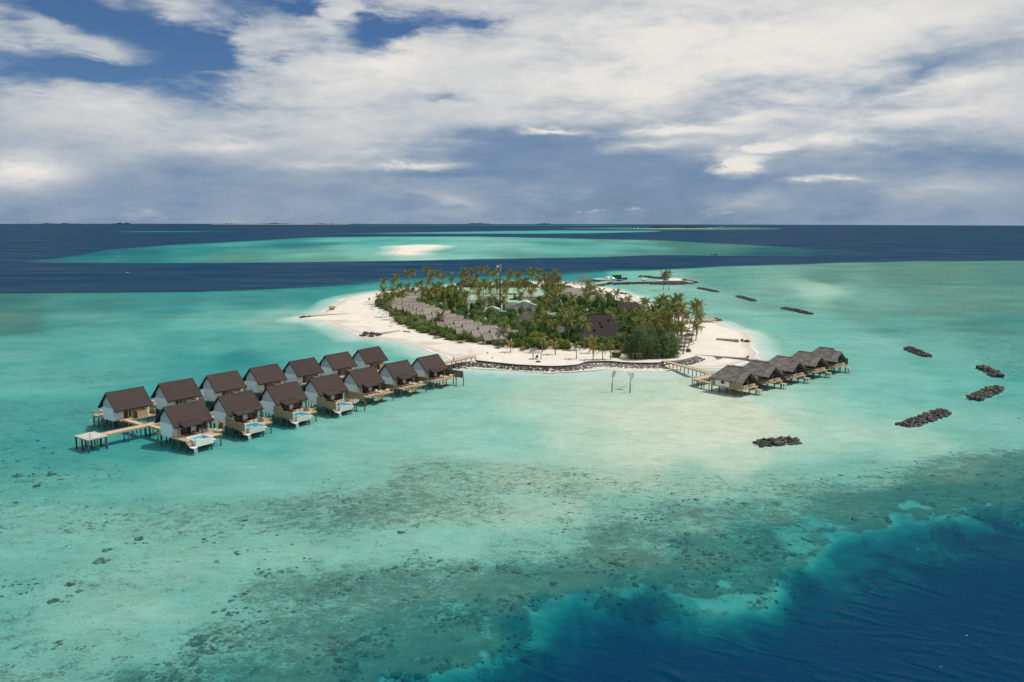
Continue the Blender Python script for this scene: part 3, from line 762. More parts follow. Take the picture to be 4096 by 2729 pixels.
VEG = ground([(1497, 1205), (1490, 1222), (1511, 1240), (1548, 1258), (1562, 1282), (1589, 1304), (1633, 1318), (1670, 1334), (1725, 1352), (1800, 1370), (1872, 1384),
    (1930, 1392), (2008, 1402), (2075, 1406), (2101, 1414), (2132, 1418), (2180, 1412), (2215, 1412), (2276, 1412), (2300, 1404), (2336, 1408), (2387, 1414), (2440, 1424),
    (2475, 1440), (2600, 1443), (2690, 1440), (2722, 1430), (2735, 1405), (2722, 1370), (2712, 1330), (2690, 1300), (2660, 1275), (2600, 1255), (2530, 1240), (2450, 1215), (2390, 1190),
    (2300, 1168), (2200, 1156), (2050, 1150), (1900, 1150), (1800, 1158), (1700, 1168), (1620, 1178), (1560, 1190)])


def sand_sheet(name, poly, step, pad, slope, hmax, zmin):
    xs = [p[0] for p in poly]; ys = [p[1] for p in poly]
    gx = np.arange(min(xs) - pad, max(xs) + pad, step); gy = np.arange(max(ys) + pad, min(ys) - pad, -step)
    YY, XX = np.meshgrid(gy, gx, indexing='ij')
    x, y = XX.ravel(), YY.ravel()
    s = sdf(x, y, poly)
    s2 = s + (fbm(x / 12, y / 12, 63, 3) - .5) * 3.0 * (step < 3)
    z = np.where(s2 > 0, hmax * (1 - np.exp(-s2 * slope / hmax)), s2 * slope)
    z = np.maximum(z, zmin)
    z += (fbm(x / 14, y / 14, 81) - .5) * .25 * sstep(6, 20, s) * (step < 3)
    return x, y, z, s, s2, len(gy), len(gx)


x, y, z, s, s2, nr, nc = sand_sheet('island_sand', SHORE, 1.25, 30, 0.085, 1.35, -2.4)
# built-up sand behind the seawall and rip-rap falling away in front of it
sw = SEAWALL_XY + [(SEAWALL2[-1].x, SEAWALL2[-1].y), (60, 330), (-20, 330)]
sd = sdf(x, y, sw)
z = np.where((sd > 0.25) & (s > -3), np.maximum(z, 1.15 * sstep(.25, .9, sd)), z)
front = (sd <= 0.25) & (sd > -9) & (s > -8) & (y < 300)
z = np.where(front, np.minimum(z, 0.35 + sd * .12), z)
island_xyz = (x.reshape(nr, nc), y.reshape(nr, nc), z.reshape(nr, nc))
me = gridmesh('beach_sand', x, y, z, nr, nc, SAND)
wet = np.clip(1 - np.abs(s2 - 0.4) / 3.2, 0, 1) * .75
pools = np.clip(sstep(.54, .66, fbm(x / 15, y / 7, 91)) * sstep(1, 3, s2) * sstep(12, 7, s2), 0, 1) * .7 * (x < 0)
attr(me, 'wet', np.maximum(wet, pools))
sv = sdf(x, y, VEG)
attr(me, 'litter', sstep(-2.5, 3, sv + (fbm(x / 6, y / 6, 95) - .5) * 6))
tag(link('beach_sand', me), kind='structure')
GX0, GY0, GST = x[0], y[0], 1.25
def zat(px, py):
    j = int(round((px - GX0) / GST)); i = int(round((GY0 - py) / GST))
    Z = island_xyz[2]
    if 0 <= i < Z.shape[0] and 0 <= j < Z.shape[1]: return float(Z[i, j])
    return 0.0

x, y, z, s, s2, nr, nc = sand_sheet('sandbank', SANDBANK, 4.0, 60, 0.05, 1.4, -1.0)
me = gridmesh('sandbank', x, y, z, nr, nc, SAND)
attr(me, 'wet', np.clip(1 - np.abs(s2 - 1) / 7, 0, 1) * .5); attr(me, 'litter', np.zeros_like(x))
tag(link('sandbank', me), kind='structure')

# ------------------------------------------------------------------ stones
def stone_mesh(i, m):
    def fn():
        rnd = random.Random(100 + i)
        me = bpy.data.meshes.new('stone')
        import bmesh
        bm = bmesh.new(); bmesh.ops.create_icosphere(bm, subdivisions=1, radius=0.5)
        for v in bm.verts:
            k = 1 + rnd.uniform(-.24, .20); v.co = Vector((v.co.x * k * 1.2, v.co.y * k, v.co.z * k * .78))
        bm.to_mesh(me); bm.free(); me.materials.append(m)
        return me
    return cached(('stone', i, m.name), fn)


def rubble(name, pts, m, parent=None, nvar=6, seed=3):
    """many stones joined into one mesh; pts: x, y, z, size"""
    rnd = random.Random(seed); mb = MB()
    base = [stone_mesh(i, m) for i in range(nvar)]
    geo_ = [([Vector(v.co) for v in b.vertices], [tuple(p.vertices) for p in b.polygons]) for b in base]
    for (x_, y_, z_, s_) in pts:
        vs, fs = rnd.choice(geo_); rot = Matrix.Rotation(rnd.uniform(0, 6.3), 3, 'Z') @ Matrix.Rotation(rnd.uniform(-.5, .5), 3, 'X')
        n = len(mb.v); o = Vector((x_, y_, z_))
        mb.v += [tuple(rot @ v * s_ + o) for v in vs]
        mb.f += [tuple(n + k for k in f) for f in fs]; mb.mi += [0] * len(fs)
    return tag(mb.build(name, m, parent), kind='stuff')


rk = random.Random(5)
for i, (a, b, w, h, l) in enumerate(BWG):
    c = (a + b) / 2; d = (b - a); L = d.length; d.normalize(); n = Vector((-d.y, d.x, 0))
    t = thing('rock_breakwater', l, 'breakwater', (c.x, c.y, 0), 0, 'rock breakwaters standing in the lagoon')
    cnt = int(min(200, 30 + L * 4.6)); pts = []
    for k in range(cnt):
        q = rk.random(); al = rk.uniform(-.5, .5) * L; taper = 1 - (abs(al) / (L * .5)) ** 6 * .5
        off = rk.uniform(-1, 1); zz = h * .62 * taper * (1 - abs(off) ** 1.3) * rk.uniform(.75, 1.0) - .25
        sz = rk.uniform(.6, 1.2) * (1.3 if rk.random() < .12 else 1)
        p = d * al + n * off * w * .42 * taper
        link('stone', stone_mesh(k % 8, M['rock_dark']), t, (p.x, p.y, zz), rot=(rk.uniform(-.5, .5), rk.uniform(-.5, .5), rk.uniform(0, 6.3)), scale=(sz, sz * rk.uniform(.8, 1.1), sz))
    pts = [(*(d * rk.uniform(-.5, .5) * L + n * rk.uniform(-.45, .45) * w)[:2], rk.uniform(-.5, .4), rk.uniform(.8, 1.3)) for _ in range(int(L * 4))]
    rubble('rubble_core', pts, M['rock_dark'], t, seed=i)

# ------------------------------------------------------------------ dark-roofed stilt villas (two rows)
ROW = R(53.8)                                            # both rows and every ridge run this way
EX, EY = Vector((math.cos(ROW), math.sin(ROW), 0)), Vector((-math.sin(ROW), math.cos(ROW), 0))
ZD = 2.3


def roof_courses(x0, x1, ytop, ztop, ybot, zbot, n, th=0.10):
    """overlapping courses of shingle down one slope (y, z run from ridge to eave)"""
    def fn():
        mb = MB()
        for k in range(n):
            a, b = k / n, (k + 1.12) / n
            ya, za = ytop + (ybot - ytop) * a, ztop + (zbot - ztop) * a
            yb, zb = ytop + (ybot - ytop) * min(b, 1.01), ztop + (zbot - ztop) * min(b, 1.01)
            p = [(x0, ya, za - th), (x0, yb, zb - th * .2), (x1, yb, zb - th * .2), (x1, ya, za - th),
                 (x0, ya, za), (x0, yb, zb + th * .9), (x1, yb, zb + th * .9), (x1, ya, za)]
            if ybot > ytop: p = [p[3], p[2], p[1], p[0], p[7], p[6], p[5], p[4]]
            mb.hexa(p)
        return mb.mesh('roof_slope', M['tile'])
    return fn


def prism(mb, prof, x0, x1, mi=0):
    """extrude a y-z outline along x"""
    n = len(prof); s = len(mb.v)
    mb.v += [(x0, a, b) for a, b in prof] + [(x1, a, b) for a, b in prof]
    mb.f.append(tuple(s + i for i in range(n))); mb.f.append(tuple(s + n + i for i in reversed(range(n)))); mb.mi += [mi, mi]
    for i in range(n):
        j = (i + 1) % n
        mb.f.append((s + j, s + i, s + n + i, s + n + j)); mb.mi.append(mi)


def deck_mesh(rects, m, pitch=0.24, along='y'):
    mb = MB()
    for (x0, y0, x1, y1) in rects:
        mb.box(x0 + .02, y0 + .02, ZD - .30, x1 - .02, y1 - .02, ZD - .07, 1)
        k = x0
        while k < x1 - .02:
            mb.box(k, y0, ZD - .07, min(k + pitch - .02, x1), y1, ZD); k += pitch
    return mb.mesh('deck', [m, M['beam']])


def railing(pts, m, h=0.95, posts=1.2, z=ZD):
    mb = MB()
    for a, b in zip(pts[:-1], pts[1:]):
        A_, B_ = Vector((*a, z)), Vector((*b, z)); L = (B_ - A_).length; n = max(1, round(L / posts))
        for k in range(n + 1):
            q = A_ + (B_ - A_) * k / n; mb.box(q.x - .045, q.y - .045, z, q.x + .045, q.y + .045, z + h)
        for hh in (h, h * .55): mb.bar(A_ + Vector((0, 0, hh)), B_ + Vector((0, 0, hh)), .07 if hh == h else .04, .09 if hh == h else .04)
    return mb.mesh('railing', m)


def screen_mesh(a, b, z0, z1, m, n=None):
    mb = MB(); n = n or max(4, int((z1 - z0) / .2)); a, b = Vector((*a, 0)), Vector((*b, 0)); pit = (z1 - z0) / n
    for k in range(n):
        zc = z0 + pit * (k + .5)
        mb.bar(a + Vector((0, 0, zc)), b + Vector((0, 0, zc)), .06, pit * .88)
    L = (b - a).length
    for k in range(int(L / 1.8) + 1):
        q = a + (b - a) * min(1, k * 1.8 / L); mb.box(q.x - .05, q.y - .05, z0, q.x + .05, q.y + .05, z1 + .02)
    return mb.mesh('privacy_screen', m)


def stilt(root, x_, y_, z1=ZD - .28, r=.16):
    me = cached(('stilt', round(r, 2)), lambda: (lambda mb: (mb.tube([(0, 0, 0), (0, 0, .45), (0, 0, 1)], [r * 1.08, r, r], 8), mb.mesh('stilt', M['stilt'], True))[1])(MB()))
    link('stilt', me, root, (x_, y_, -2.4), scale=(1, 1, z1 + 2.4))


def ladder_mesh(a, b, w=.6, n=7, m=None):
    mb = MB(); a, b = Vector(a), Vector(b); d = (b - a); sd = Vector((-d.y, d.x, 0)) if abs(d.x) + abs(d.y) > .01 else Vector((1, 0, 0)); sd.normalize()
    for s_ in (-1, 1): mb.bar(a + sd * s_ * w / 2, b + sd * s_ * w / 2, .06, .06)
    for k in range(n):
        q = a + d * (k + .5) / n; mb.bar(q - sd * w / 2, q + sd * w / 2, .10, .05)
    return mb.mesh('ladder', m or M['paint'])


def common(root, front_glass=True):
    L_ = 9.9
    link('roof_slope', cached('rsF', roof_courses(0, L_, 0, 9.0, -4.18, 4.85, 17)), root)
    link('roof_slope', cached('rsR', roof_courses(0, L_, 0, 9.0, 4.18, 4.85, 17)), root)
    def cap():
        mb = MB(); mb.hexa([(-.04, -.22, 8.86), (L_ + .04, -.22, 8.86), (L_ + .04, .22, 8.86), (-.04, .22, 8.86), (-.04, -.05, 9.16), (L_ + .04, -.05, 9.16), (L_ + .04, .05, 9.16), (-.04, .05, 9.16)])
        return mb.mesh('ridge_cap', M['tile_edge'])
    link('ridge_cap', cached('cap', cap), root)
    def verge():
        mb = MB()
        for x_ in (-.05, L_ - .01):
            for sg in (-1, 1):
                mb.bar((x_ + .03, 0, 8.84), (x_ + .03, sg * 4.28, 4.66), .08, .34, up=(0, 0, 1))
        for sg in (-1, 1): mb.box(0.03, sg * 4.26 - .05, 4.50, L_ - .03, sg * 4.26 + .05, 4.78)
        for k in range(9):   # rafters under the overhang
            for sg in (-1, 1):
                mb.bar((.4 + k * 1.14, sg * 2.3, 6.50), (.4 + k * 1.14, sg * 4.1, 4.70), .08, .16)
        return mb.mesh('fascia', M['tile_edge'])
    link('fascia', cached('verge', verge), root)
    def body():
        mb = MB()
        mb.box(.3, -2.5, 2.02, 9.6, 2.5, 5.25, 0)
        return mb.mesh('gable_wall', [M['bluewall']])
    link('gable_wall', cached('body', body), root)
    def tri():
        mb = MB(); prism(mb, [(-2.42, 5.25), (2.42, 5.25), (2.42, 6.36), (0, 8.74), (-2.42, 6.36)], .42, 9.5)
        mb.box(.24, -2.52, 5.22, .42, 2.52, 5.34, 0)
        return mb.mesh('gable_panel', [M['bluepanel']])
    link('gable_panel', cached('tri', tri), root)


def add_window(root, x0, x1, z0, z1, y_, panes=2, m='glass', depth=.06, sgn=-1):
    def fr():
        mb = MB(); w = .07
        mb.box(x0, y_ - depth, z0, x0 + w, y_, z1); mb.box(x1 - w, y_ - depth, z0, x1, y_, z1)
        mb.box(x0 + w, y_ - depth, z1 - w, x1 - w, y_, z1); mb.box(x0 + w, y_ - depth, z0, x1 - w, y_, z0 + w)
        for k in range(1, panes):
            q = x0 + (x1 - x0) * k / panes; mb.box(q - w / 2, y_ - depth * .9, z0 + w, q + w / 2, y_ - .001, z1 - w)
        return mb.mesh('window', M['darkwood'])
    def pn():
        mb = MB(); mb.box(x0 + .06, y_ - .03, z0 + .06, x1 - .06, y_ - .004, z1 - .06); return mb.mesh('pane', M[m])
    f = link('window', cached(('wf', x0, x1, z0, z1, y_), fr), root)
    link('pane', cached(('wp', x0, x1, z0, z1, y_), pn), f)
    return f


def front_villa(o, label, kind, group):
    root = thing('stilt_villa', label, 'villa', o, ROW, group)
    common(root)
    g = lambda: (lambda mb: (mb.box(.3, -2.62, 2.03, 2.45, -2.5, 6.25), mb.mesh('front_wall', M['white']))[1])(MB())
    link('front_wall', cached('fw', g), root)
    add_window(root, 2.5, 5.0, 2.32, 5.0, -2.5, 3)
    link('wall_panel', cached('wpan', lambda: (lambda mb: (mb.box(5.05, -2.60, 2.32, 6.3, -2.5, 4.9), mb.mesh('wall_panel', M['white']))[1])(MB())), root)
    add_window(root, 6.35, 9.5, 2.32, 5.0, -2.5, 4)
    link('upper_wall', cached('upw', lambda: (lambda mb: (mb.box(2.47, -2.58, 5.03, 9.6, -2.5, 6.2), mb.mesh('upper_wall', M['brown']))[1])(MB())), root)
    # porch canopy breaking out of the main slope
    def can():
        mb = MB(); n = 5
        for k in range(n):
            a, b = k / n, (k + 1.1) / n
            ya, za, yb, zb = -3.55 - 2.3 * a, 5.55 - .75 * a, -3.55 - 2.3 * min(b, 1), 5.55 - .75 * min(b, 1)
            mb.hexa([(1.4, ya, za - .1), (1.4, yb, zb - .06), (6.3, yb, zb - .06), (6.3, ya, za - .1), (1.4, ya, za), (1.4, yb, zb + .07), (6.3, yb, zb + .07), (6.3, ya, za)])
        mb.box(1.36, -3.62, 5.2, 6.34, -3.50, 5.66, 1)
        mb.box(1.36, -5.93, 4.66, 6.34, -5.84, 4.90, 1); mb.bar((1.36, -3.6, 5.44), (1.36, -5.9, 4.74), .07, .26, 1); mb.bar((6.34, -3.6, 5.44), (6.34, -5.9, 4.74), .07, .26, 1)
        return mb.mesh('porch_canopy', [M['tile'], M['tile_edge']])
    link('porch_canopy', cached('can', can), root)
    def cpost(): mb = MB(); mb.box(-.07, -.07, ZD, .07, .07, 4.72); return mb.mesh('canopy_post', M['darkwood'])
    for q in ((1.75, -5.6), (6.0, -5.6), (9.5, -4.0)): link('canopy_post', cached('cpost', cpost), root, (q[0], q[1], 0))
    def side():
        mb = MB()
        for yy in (-2.7, -3.7, -4.7, -5.6): mb.box(1.72, yy - .04, ZD, 1.78, yy + .04, 4.7)
        for zz in (ZD + .05, 3.5, 4.62): mb.box(1.73, -5.6, zz, 1.77, -2.7, zz + .07)
        return mb.mesh('porch_side_frame', M['darkwood'])
    link('porch_side_frame', cached('side', side), root)
    if kind.startswith('pool'):
        rects = [(0, -6.0, 8.8, -2.5), (0, -8.3, 1.25, -6.0), (5.8, -9.3, 8.8, -6.0), (8.8, -6.5, 10.2, -2.5), (.1, 2.5, 9.8, 4.0)]
        link('deck', cached('dpool', lambda: deck_mesh(rects, M['deck'])), root)
        pm = 'poolwhite' if kind == 'pool_open' else 'poolwall'
        def shell():
            mb = MB(); x0, y0, x1, y1, t = 1.3, -10.4, 5.75, -6.02, .28
            zt = 2.42
            mb.box(x0, y0, .95, x1, y1, 1.2)
            mb.box(x0, y0, 1.2, x0 + t, y1, zt); mb.box(x1 - t, y0, 1.2, x1, y1, zt); mb.box(x0 + t, y1 - t, 1.2, x1 - t, y1, zt)
            mb.box(x0 + t, y0, 1.2, x1 - t, y0 + t, zt - (.02 if kind == 'pool_open' else .16))
            mb.box(x0, y0 - .02, 2.42, x0 + 1.1, y0 + t, 2.72); mb.box(x1 - .9, y0 - .02, 2.42, x1, y0 + t, 2.72)
            mb.box(x1, y0 + .1, 1.5, x1 + .7, y1 - 1.5, 1.75)
            return mb.mesh('pool', M[pm])
        pl = link('pool', cached(('shell', kind), shell), root)
        def lining():
            mb = MB(); mb.box(1.59, -10.1, 1.21, 5.46, -6.31, 1.5)
            for k in range(3): mb.box(1.6, -7.2 + k * .3, 1.5, 5.45, -6.32, 1.75 + k * .22)
            mb.box(1.6, -9.0, 1.5, 2.4, -7.3, 2.05)
            return mb.mesh('pool_lining', M['pooltile'])
        link('pool_lining', cached('lining', lining), pl)
        wz = 1.78 if kind == 'pool_open' else 2.26
        link('pool_water', cached(('pw', kind), lambda: (lambda mb: (mb.box(1.585, -10.11, wz - .05, 5.465, -6.305, wz), mb.mesh('pool_water', M['poolteal' if kind == 'pool_open' else 'poolblue']))[1])(MB())), pl)
        def stp():
            mb = MB()
            for k in range(8):
                t = k / 7; mb.box(.15, -8.35 - t * 1.4, ZD - .12 - t * 1.15, 1.2, -8.05 - t * 1.4, ZD - .04 - t * 1.15)
            for x_ in (.12, 1.22): mb.bar((x_, -8.1, ZD - .15), (x_, -9.8, ZD - 1.35), .06, .2)
            return mb.mesh('stairs', M['deck'])
        link('stairs', cached('stp', stp), root)
        link('landing', cached('land', lambda: (lambda mb: (mb.box(.0, -11.0, .95, 1.28, -9.75, 1.08), mb.mesh('landing', M['poolwhite']))[1])(MB())), root)
        link('ladder', cached('lad', lambda: ladder_mesh((.6, -11.02, 1.05), (.6, -11.7, -.9), .62, 9)), root)
        if kind == 'pool_open':
            link('railing', cached('rl1', lambda: railing([(.08, -2.9), (.08, -8.2)], M['beam'])), root)
            link('railing', cached('rl2', lambda: railing([(8.7, -6.6), (8.7, -9.2)], M['beam'])), root)
        else:
            link('privacy_screen', cached('sc1', lambda: screen_mesh((.02, -2.65), (.02, -6.4), 1.95, 4.35, M['screen'])), root)
            link('privacy_screen', cached('sc2', lambda: screen_mesh((.02, -6.45), (.02, -10.3), 1.75, 3.75, M['screen'])), root)
            def sp(): mb = MB(); mb.box(-.08, -10.75, 1.0, .08, -10.42, 3.85); return mb.mesh('screen_post', M['paint'])
            link('screen_post', cached('scp', sp), root)
            link('railing', cached('rl3', lambda: railing([(6.0, -9.2), (8.7, -9.2), (8.7, -6.6)], M['beam'])), root)
        st_ = [(.2, 2.3), (.2, -2.3), (.2, -5.2), (.2, -8.1), (3.4, 2.3), (3.4, -2.4), (6.6, 2.3), (6.6, -2.4), (9.4, 2.3), (9.4, -2.4), (6.2, -6.2), (8.5, -9.0), (8.5, -6.0), (3.3, 3.8), (9.4, 3.8)]
        for q in st_: stilt(root, *q)
        for q in ((1.7, -10.0), (5.4, -10.0), (1.7, -6.5), (5.4, -6.5)): stilt(root, q[0], q[1], 1.0, .2)
    else:
        rects = [(.1, -6.8, 8.9, -2.5), (6.3, -7.6, 10.2, -6.8), (8.9, -6.8, 10.4, -2.5), (.1, 2.5, 9.8, 4.0)]
        link('deck', cached('dtub', lambda: deck_mesh(rects, M['deck'])), root)
        link('railing', cached('rt1', lambda: railing([(.2, -2.9), (.2, -6.7), (5.0, -6.7)], M['beam'])), root)
        link('railing', cached('rt2', lambda: railing([(6.4, -7.5), (10.1, -7.5)], M['beam'])), root)
        def stp2():
            mb = MB()
            for k in range(8):
                t = k / 7; mb.box(6.0 - t * 1.9 - .3, -7.75, ZD - .12 - t * 1.15, 6.0 - t * 1.9, -6.9, ZD - .05 - t * 1.15)
            for y_ in (-7.78, -6.87): mb.bar((6.0, y_, ZD - .12), (3.9, y_, ZD - 1.3), .06, .2)
            mb.box(2.6, -7.95, .92, 4.0, -6.75, 1.05)
            mb.bar((6.0, -7.78, ZD + .8), (3.9, -7.78, ZD - .35), .06, .07)
            for t in (0, .5, 1): mb.box(6.0 - 2.1 * t - .04, -7.82, ZD - 1.15 * t - .1, 6.0 - 2.1 * t + .04, -7.74, ZD - 1.15 * t + .82)
            return mb.mesh('stairs', M['beam'])
        link('stairs', cached('stp2', stp2), root)
        link('privacy_screen', cached('sct', lambda: screen_mesh((10.35, -2.0), (10.35, -7.5), 1.95, 4.2, M['screen_dark'])), root)
        for q in ((.2, 2.3), (.2, -2.3), (.2, -6.5), (3.4, 2.3), (3.4, -2.4), (3.3, -6.5), (6.6, 2.3), (6.6, -2.4), (9.4, 2.3), (9.4, -2.4), (6.5, -6.5), (10.2, -7.4), (3.3, 3.8), (9.4, 3.8)): stilt(root, *q)
        for q in ((2.8, -7.4), (3.8, -7.4)): stilt(root, q[0], q[1], .95, .11)
    return root


def rear_villa(o, label, group):
    root = thing('stilt_villa', label, 'villa', o, ROW, group)
    common(root)
    def fw():
        mb = MB(); mb.box(.3, -2.62, 2.03, 2.9, -2.5, 6.2); mb.box(4.0, -2.62, 2.03, 9.6, -2.5, 6.2)
        return mb.mesh('front_wall', M['white'])
    link('front_wall', cached('fwr', fw), root)
    link('door', cached('door', lambda: (lambda mb: (mb.box(2.92, -2.72, 2.03, 3.98, -2.5, 6.1), mb.mesh('door', M['brown']))[1])(MB())), root)
    def slit(): mb = MB(); mb.box(4.25, -2.66, 2.5, 4.75, -2.63, 4.6); mb.box(4.32, -2.68, 2.58, 4.68, -2.665, 3.4); mb.box(4.32, -2.68, 3.5, 4.68, -2.665, 4.5); return mb.mesh('window', M['screen_dark'])
    link('window', cached('slit', slit), root)
    def boxs():
        mb = MB()
        for a, b in (((5.2, -2.7), (5.2, -5.0)), ((5.2, -5.0), (7.9, -5.0)), ((7.9, -5.0), (7.9, -2.7))):
            for k in range(9): mb.bar((*a, 2.42 + k * .19), (*b, 2.42 + k * .19), .07, .165)
        return mb.mesh('shower_enclosure', M['beam'])
    link('shower_enclosure', cached('shw', boxs), root)
    link('enclosure_door', cached('shd', lambda: (lambda mb: (mb.box(5.10, -4.9, 2.3, 5.15, -3.9, 4.0), mb.mesh('enclosure_door', M['screen_dark']))[1])(MB())), root)
    link('deck', cached('drear', lambda: deck_mesh([(1.2, -4.4, 5.2, -2.5), (5.0, -5.2, 9.9, -2.5), (0, 2.5, 9.4, 7.6)], M['deck'])), root)
    def shell():
        mb = MB(); mb.box(3.2, 7.65, .95, 7.2, 10.6, 2.30); mb.box(3.2, 7.65, 2.30, 3.45, 10.6, 2.5); mb.box(6.95, 7.65, 2.3, 7.2, 10.6, 2.5); mb.box(3.45, 10.35, 2.3, 6.95, 10.6, 2.5)
        return mb.mesh('pool', M['poolwall'])
    pl = link('pool', cached('rshell', shell), root)
    link('pool_water', cached('rpw', lambda: (lambda mb: (mb.box(3.46, 7.66, 2.31, 6.94, 10.34, 2.4), mb.mesh('pool_water', M['poolblue']))[1])(MB())), pl)
    link('railing', cached('rrl', lambda: railing([(.1, 3.0), (.1, 7.5), (3.0, 7.5)], M['beam'])), root)
    link('privacy_screen', cached('rsc', lambda: screen_mesh((9.7, 2.6), (9.7, 7.8), 1.95, 4.2, M['screen'])), root)
    link('privacy_screen', cached('rsc2', lambda: screen_mesh((9.95, -2.4), (9.95, -5.1), 1.95, 3.6, M['screen'])), root)
    def pl_(): mb = MB(); mb.box(-1.0, 6.2, .95, .0, 7.3, 1.07); mb.bar((-.5, 6.7, 1.05), (.1, 5.6, 2.2), .7, .07); return mb.mesh('landing', M['cream'])
    link('landing', cached('rland', pl_), root)
    link('ladder', cached('rlad', lambda: ladder_mesh((-1.02, 6.7, 1.0), (-1.5, 6.7, -.8), .6, 8)), root)
    for q in ((.2, 2.3), (.2, -2.3), (.2, 5.0), (.2, 7.4), (3.4, 2.3), (3.4, -2.4), (3.0, -4.2), (6.6, 2.3), (6.6, -2.4), (9.4, 2.3), (9.4, -2.4), (9.6, -4.9), (5.3, -4.9), (9.2, 7.4), (6.0, 7.4), (3.5, 7.4)): stilt(root, *q)
    for q in ((3.6, 10.2), (6.8, 10.2)): stilt(root, q[0], q[1], .95, .18)
    return root


def lounger(o, rz, label, group, m='fabric', k=1.0):
    t = thing('sun_lounger', label, 'sun lounger', o, rz, group)
    def fr():
        mb = MB()
        for y_ in (-.33, .33):
            mb.bar((0, y_, .33), (1.3, y_, .33), .05, .05); mb.bar((1.3, y_, .33), (1.95, y_, .80), .05, .05)
            mb.bar((.1, y_, .33), (.1, y_, 0), .05, .05); mb.bar((1.35, y_, .33), (1.35, y_, 0), .05, .05)
        return mb.mesh('frame', M['cushion'])
    def sl():
        mb = MB(); mb.box(.02, -.30, .34, 1.3, .30, .39); mb.hexa([(1.3, -.3, .34), (1.94, -.3, .80), (1.94, .3, .80), (1.3, .3, .34), (1.27, -.3, .39), (1.91, -.3, .85), (1.91, .3, .85), (1.27, .3, .39)])
        return mb.mesh('seat', M[m])
    link('frame', cached('lf', fr), t); link('seat', cached(('ls', m), sl), t)
    return t


def bathtub(o, rz, label, group):
    t = thing('bathtub', label, 'bathtub', o, rz, group)
    def tb():
        mb = MB(); mb.lathe([(.0, .02), (.62, .02), (.78, .25), (.86, .62), (.90, .68), (.80, .68), (.72, .45), (.55, .2), (0, .16)], 20, sx=1.0, sy=.52)
        return mb.mesh('tub', M['paint'], True)
    link('tub', cached('tub', tb), t)
    def pl(): mb = MB(); mb.box(-.55, -.28, -.001, .55, .28, .03); return mb.mesh('base', M['paint'])
    link('base', cached('tubb', pl), t)
    return t


def table_set(o, rz, label, group):
    t = thing('porch_table', label, 'table', o, rz, group)
    def tb(): mb = MB(); mb.lathe([(0, .70), (.42, .70), (.42, .74), (0, .74)], 14); mb.tube([(0, 0, 0), (0, 0, .7)], .04, 6); mb.lathe([(0, 0), (.25, 0), (.25, .03), (0, .03)], 10); return mb.mesh('table_top', M['darkwood'])
    link('table_top', cached('tt', tb), t)
    return t


def chair(o, rz, label, group):
    t = thing('porch_chair', label, 'chair', o, rz, group)
    def s_(): mb = MB(); mb.box(-.25, -.25, .42, .25, .25, .47); return mb.mesh('seat', M['fabric'])
    def b_(): mb = MB(); mb.box(-.25, .22, .47, .25, .27, .95); return mb.mesh('backrest', M['fabric'])
    def l_(): mb = MB(); mb.box(-.02, -.02, 0, .02, .02, .42); return mb.mesh('leg', M['darkwood'])
    link('seat', cached('cs', s_), t); link('backrest', cached('cb', b_), t)
    for a in (-.22, .22):
        for b in (-.22, .22): link('leg', cached('cl', l_), t, (a, b, 0))
    return t


def loc3(o, x_, y_, z_): return o + EX * x_ + EY * y_ + Vector((0, 0, z_))


ORD = ['nearest', 'second', 'third', 'fourth', 'fifth', 'sixth', 'last']
ORDF = ['nearest', 'second nearest', 'third nearest', 'middle', 'third farthest', 'second farthest', 'farthest']
f1 = P(654, 1630, 9.0); f1.z = 0; f7 = P(1668.5, 1433, 9.0); f7.z = 0
r1 = P(421.6, 1572.6, 9.0); r1.z = 0; r7 = P(1431, 1401, 9.0); r7.z = 0
kinds = ['pool_open', 'pool', 'pool', 'pool', 'tub', 'tub', 'tub']
FO, RO = [], []
for i in range(7):
    o = f1.lerp(f7, i / 6.0); FO.append(o)
    k = kinds[i]
    desc = {0: 'with a white plunge pool and corner daybed', 1: 'its screened pool next to the daybed villa',
            2: 'second of the three screened pools', 3: 'with screened pool and blue-topped spa box', 4: 'with bathtub, behind a tall timber screen',
            5: 'with bathtub, between two other bathtub decks', 6: 'with bathtub, beside the end screen'}[i]
    front_villa(o, f'{ORDF[i]} front row dark-roofed villa, {desc}', k, 'front row of dark-roofed stilt villas')
    og = 'loungers on the front row decks'
    nm = f'the {ORDF[i]} front row villa'
    if i == 0:
        for j, (a, b) in enumerate(((6.7, -5.9), (7.7, -5.6))): lounger(loc3(o, a, b, ZD), ROW + R(100), f'charcoal sun lounger, {["left", "right"][j]} one on {nm} deck', og)
    elif i < 4:
        for j, (a, b) in enumerate(((6.9, -7.4), (7.8, -7.2))): lounger(loc3(o, a, b, ZD), ROW + R(75), f'charcoal sun lounger, {["left", "right"][j]} one on {nm} deck', og)
    else:
        for j, (a, b) in enumerate(((6.5, -5.9), (7.4, -5.7))): lounger(loc3(o, a, b, ZD), ROW + R(120), f'pale sun lounger, {["left", "right"][j]} one on {nm} deck', og, 'cushion')
        bathtub(loc3(o, 9.3, -6.2, ZD), ROW + R(8), f'white oval bathtub on the open deck of {nm}', 'bathtubs on the front row decks')
    table_set(loc3(o, 4.6, -4.4, ZD), ROW, f'dark round table under the porch canopy of {nm}', 'porch tables')
    for j, (a, b, c) in enumerate(((3.7, -4.4, 90), (5.5, -4.4, -90))): chair(loc3(o, a, b, ZD), ROW + R(c), f'dark {["left", "right"][j]} chair on the porch of {nm}', 'porch chairs')
for i in range(7):
    o = r1.lerp(r7, i / 6.0); RO.append(o)
    d = {0: 'by the white platform, timber shower box in view', 6: 'nearest the beach'}.get(i, f'partly behind the {ORDF[i - 1] if i else ""} front roof')
    rear_villa(o, f'{ORDF[i]} rear row dark-roofed villa, {d}', 'rear row of dark-roofed stilt villas')
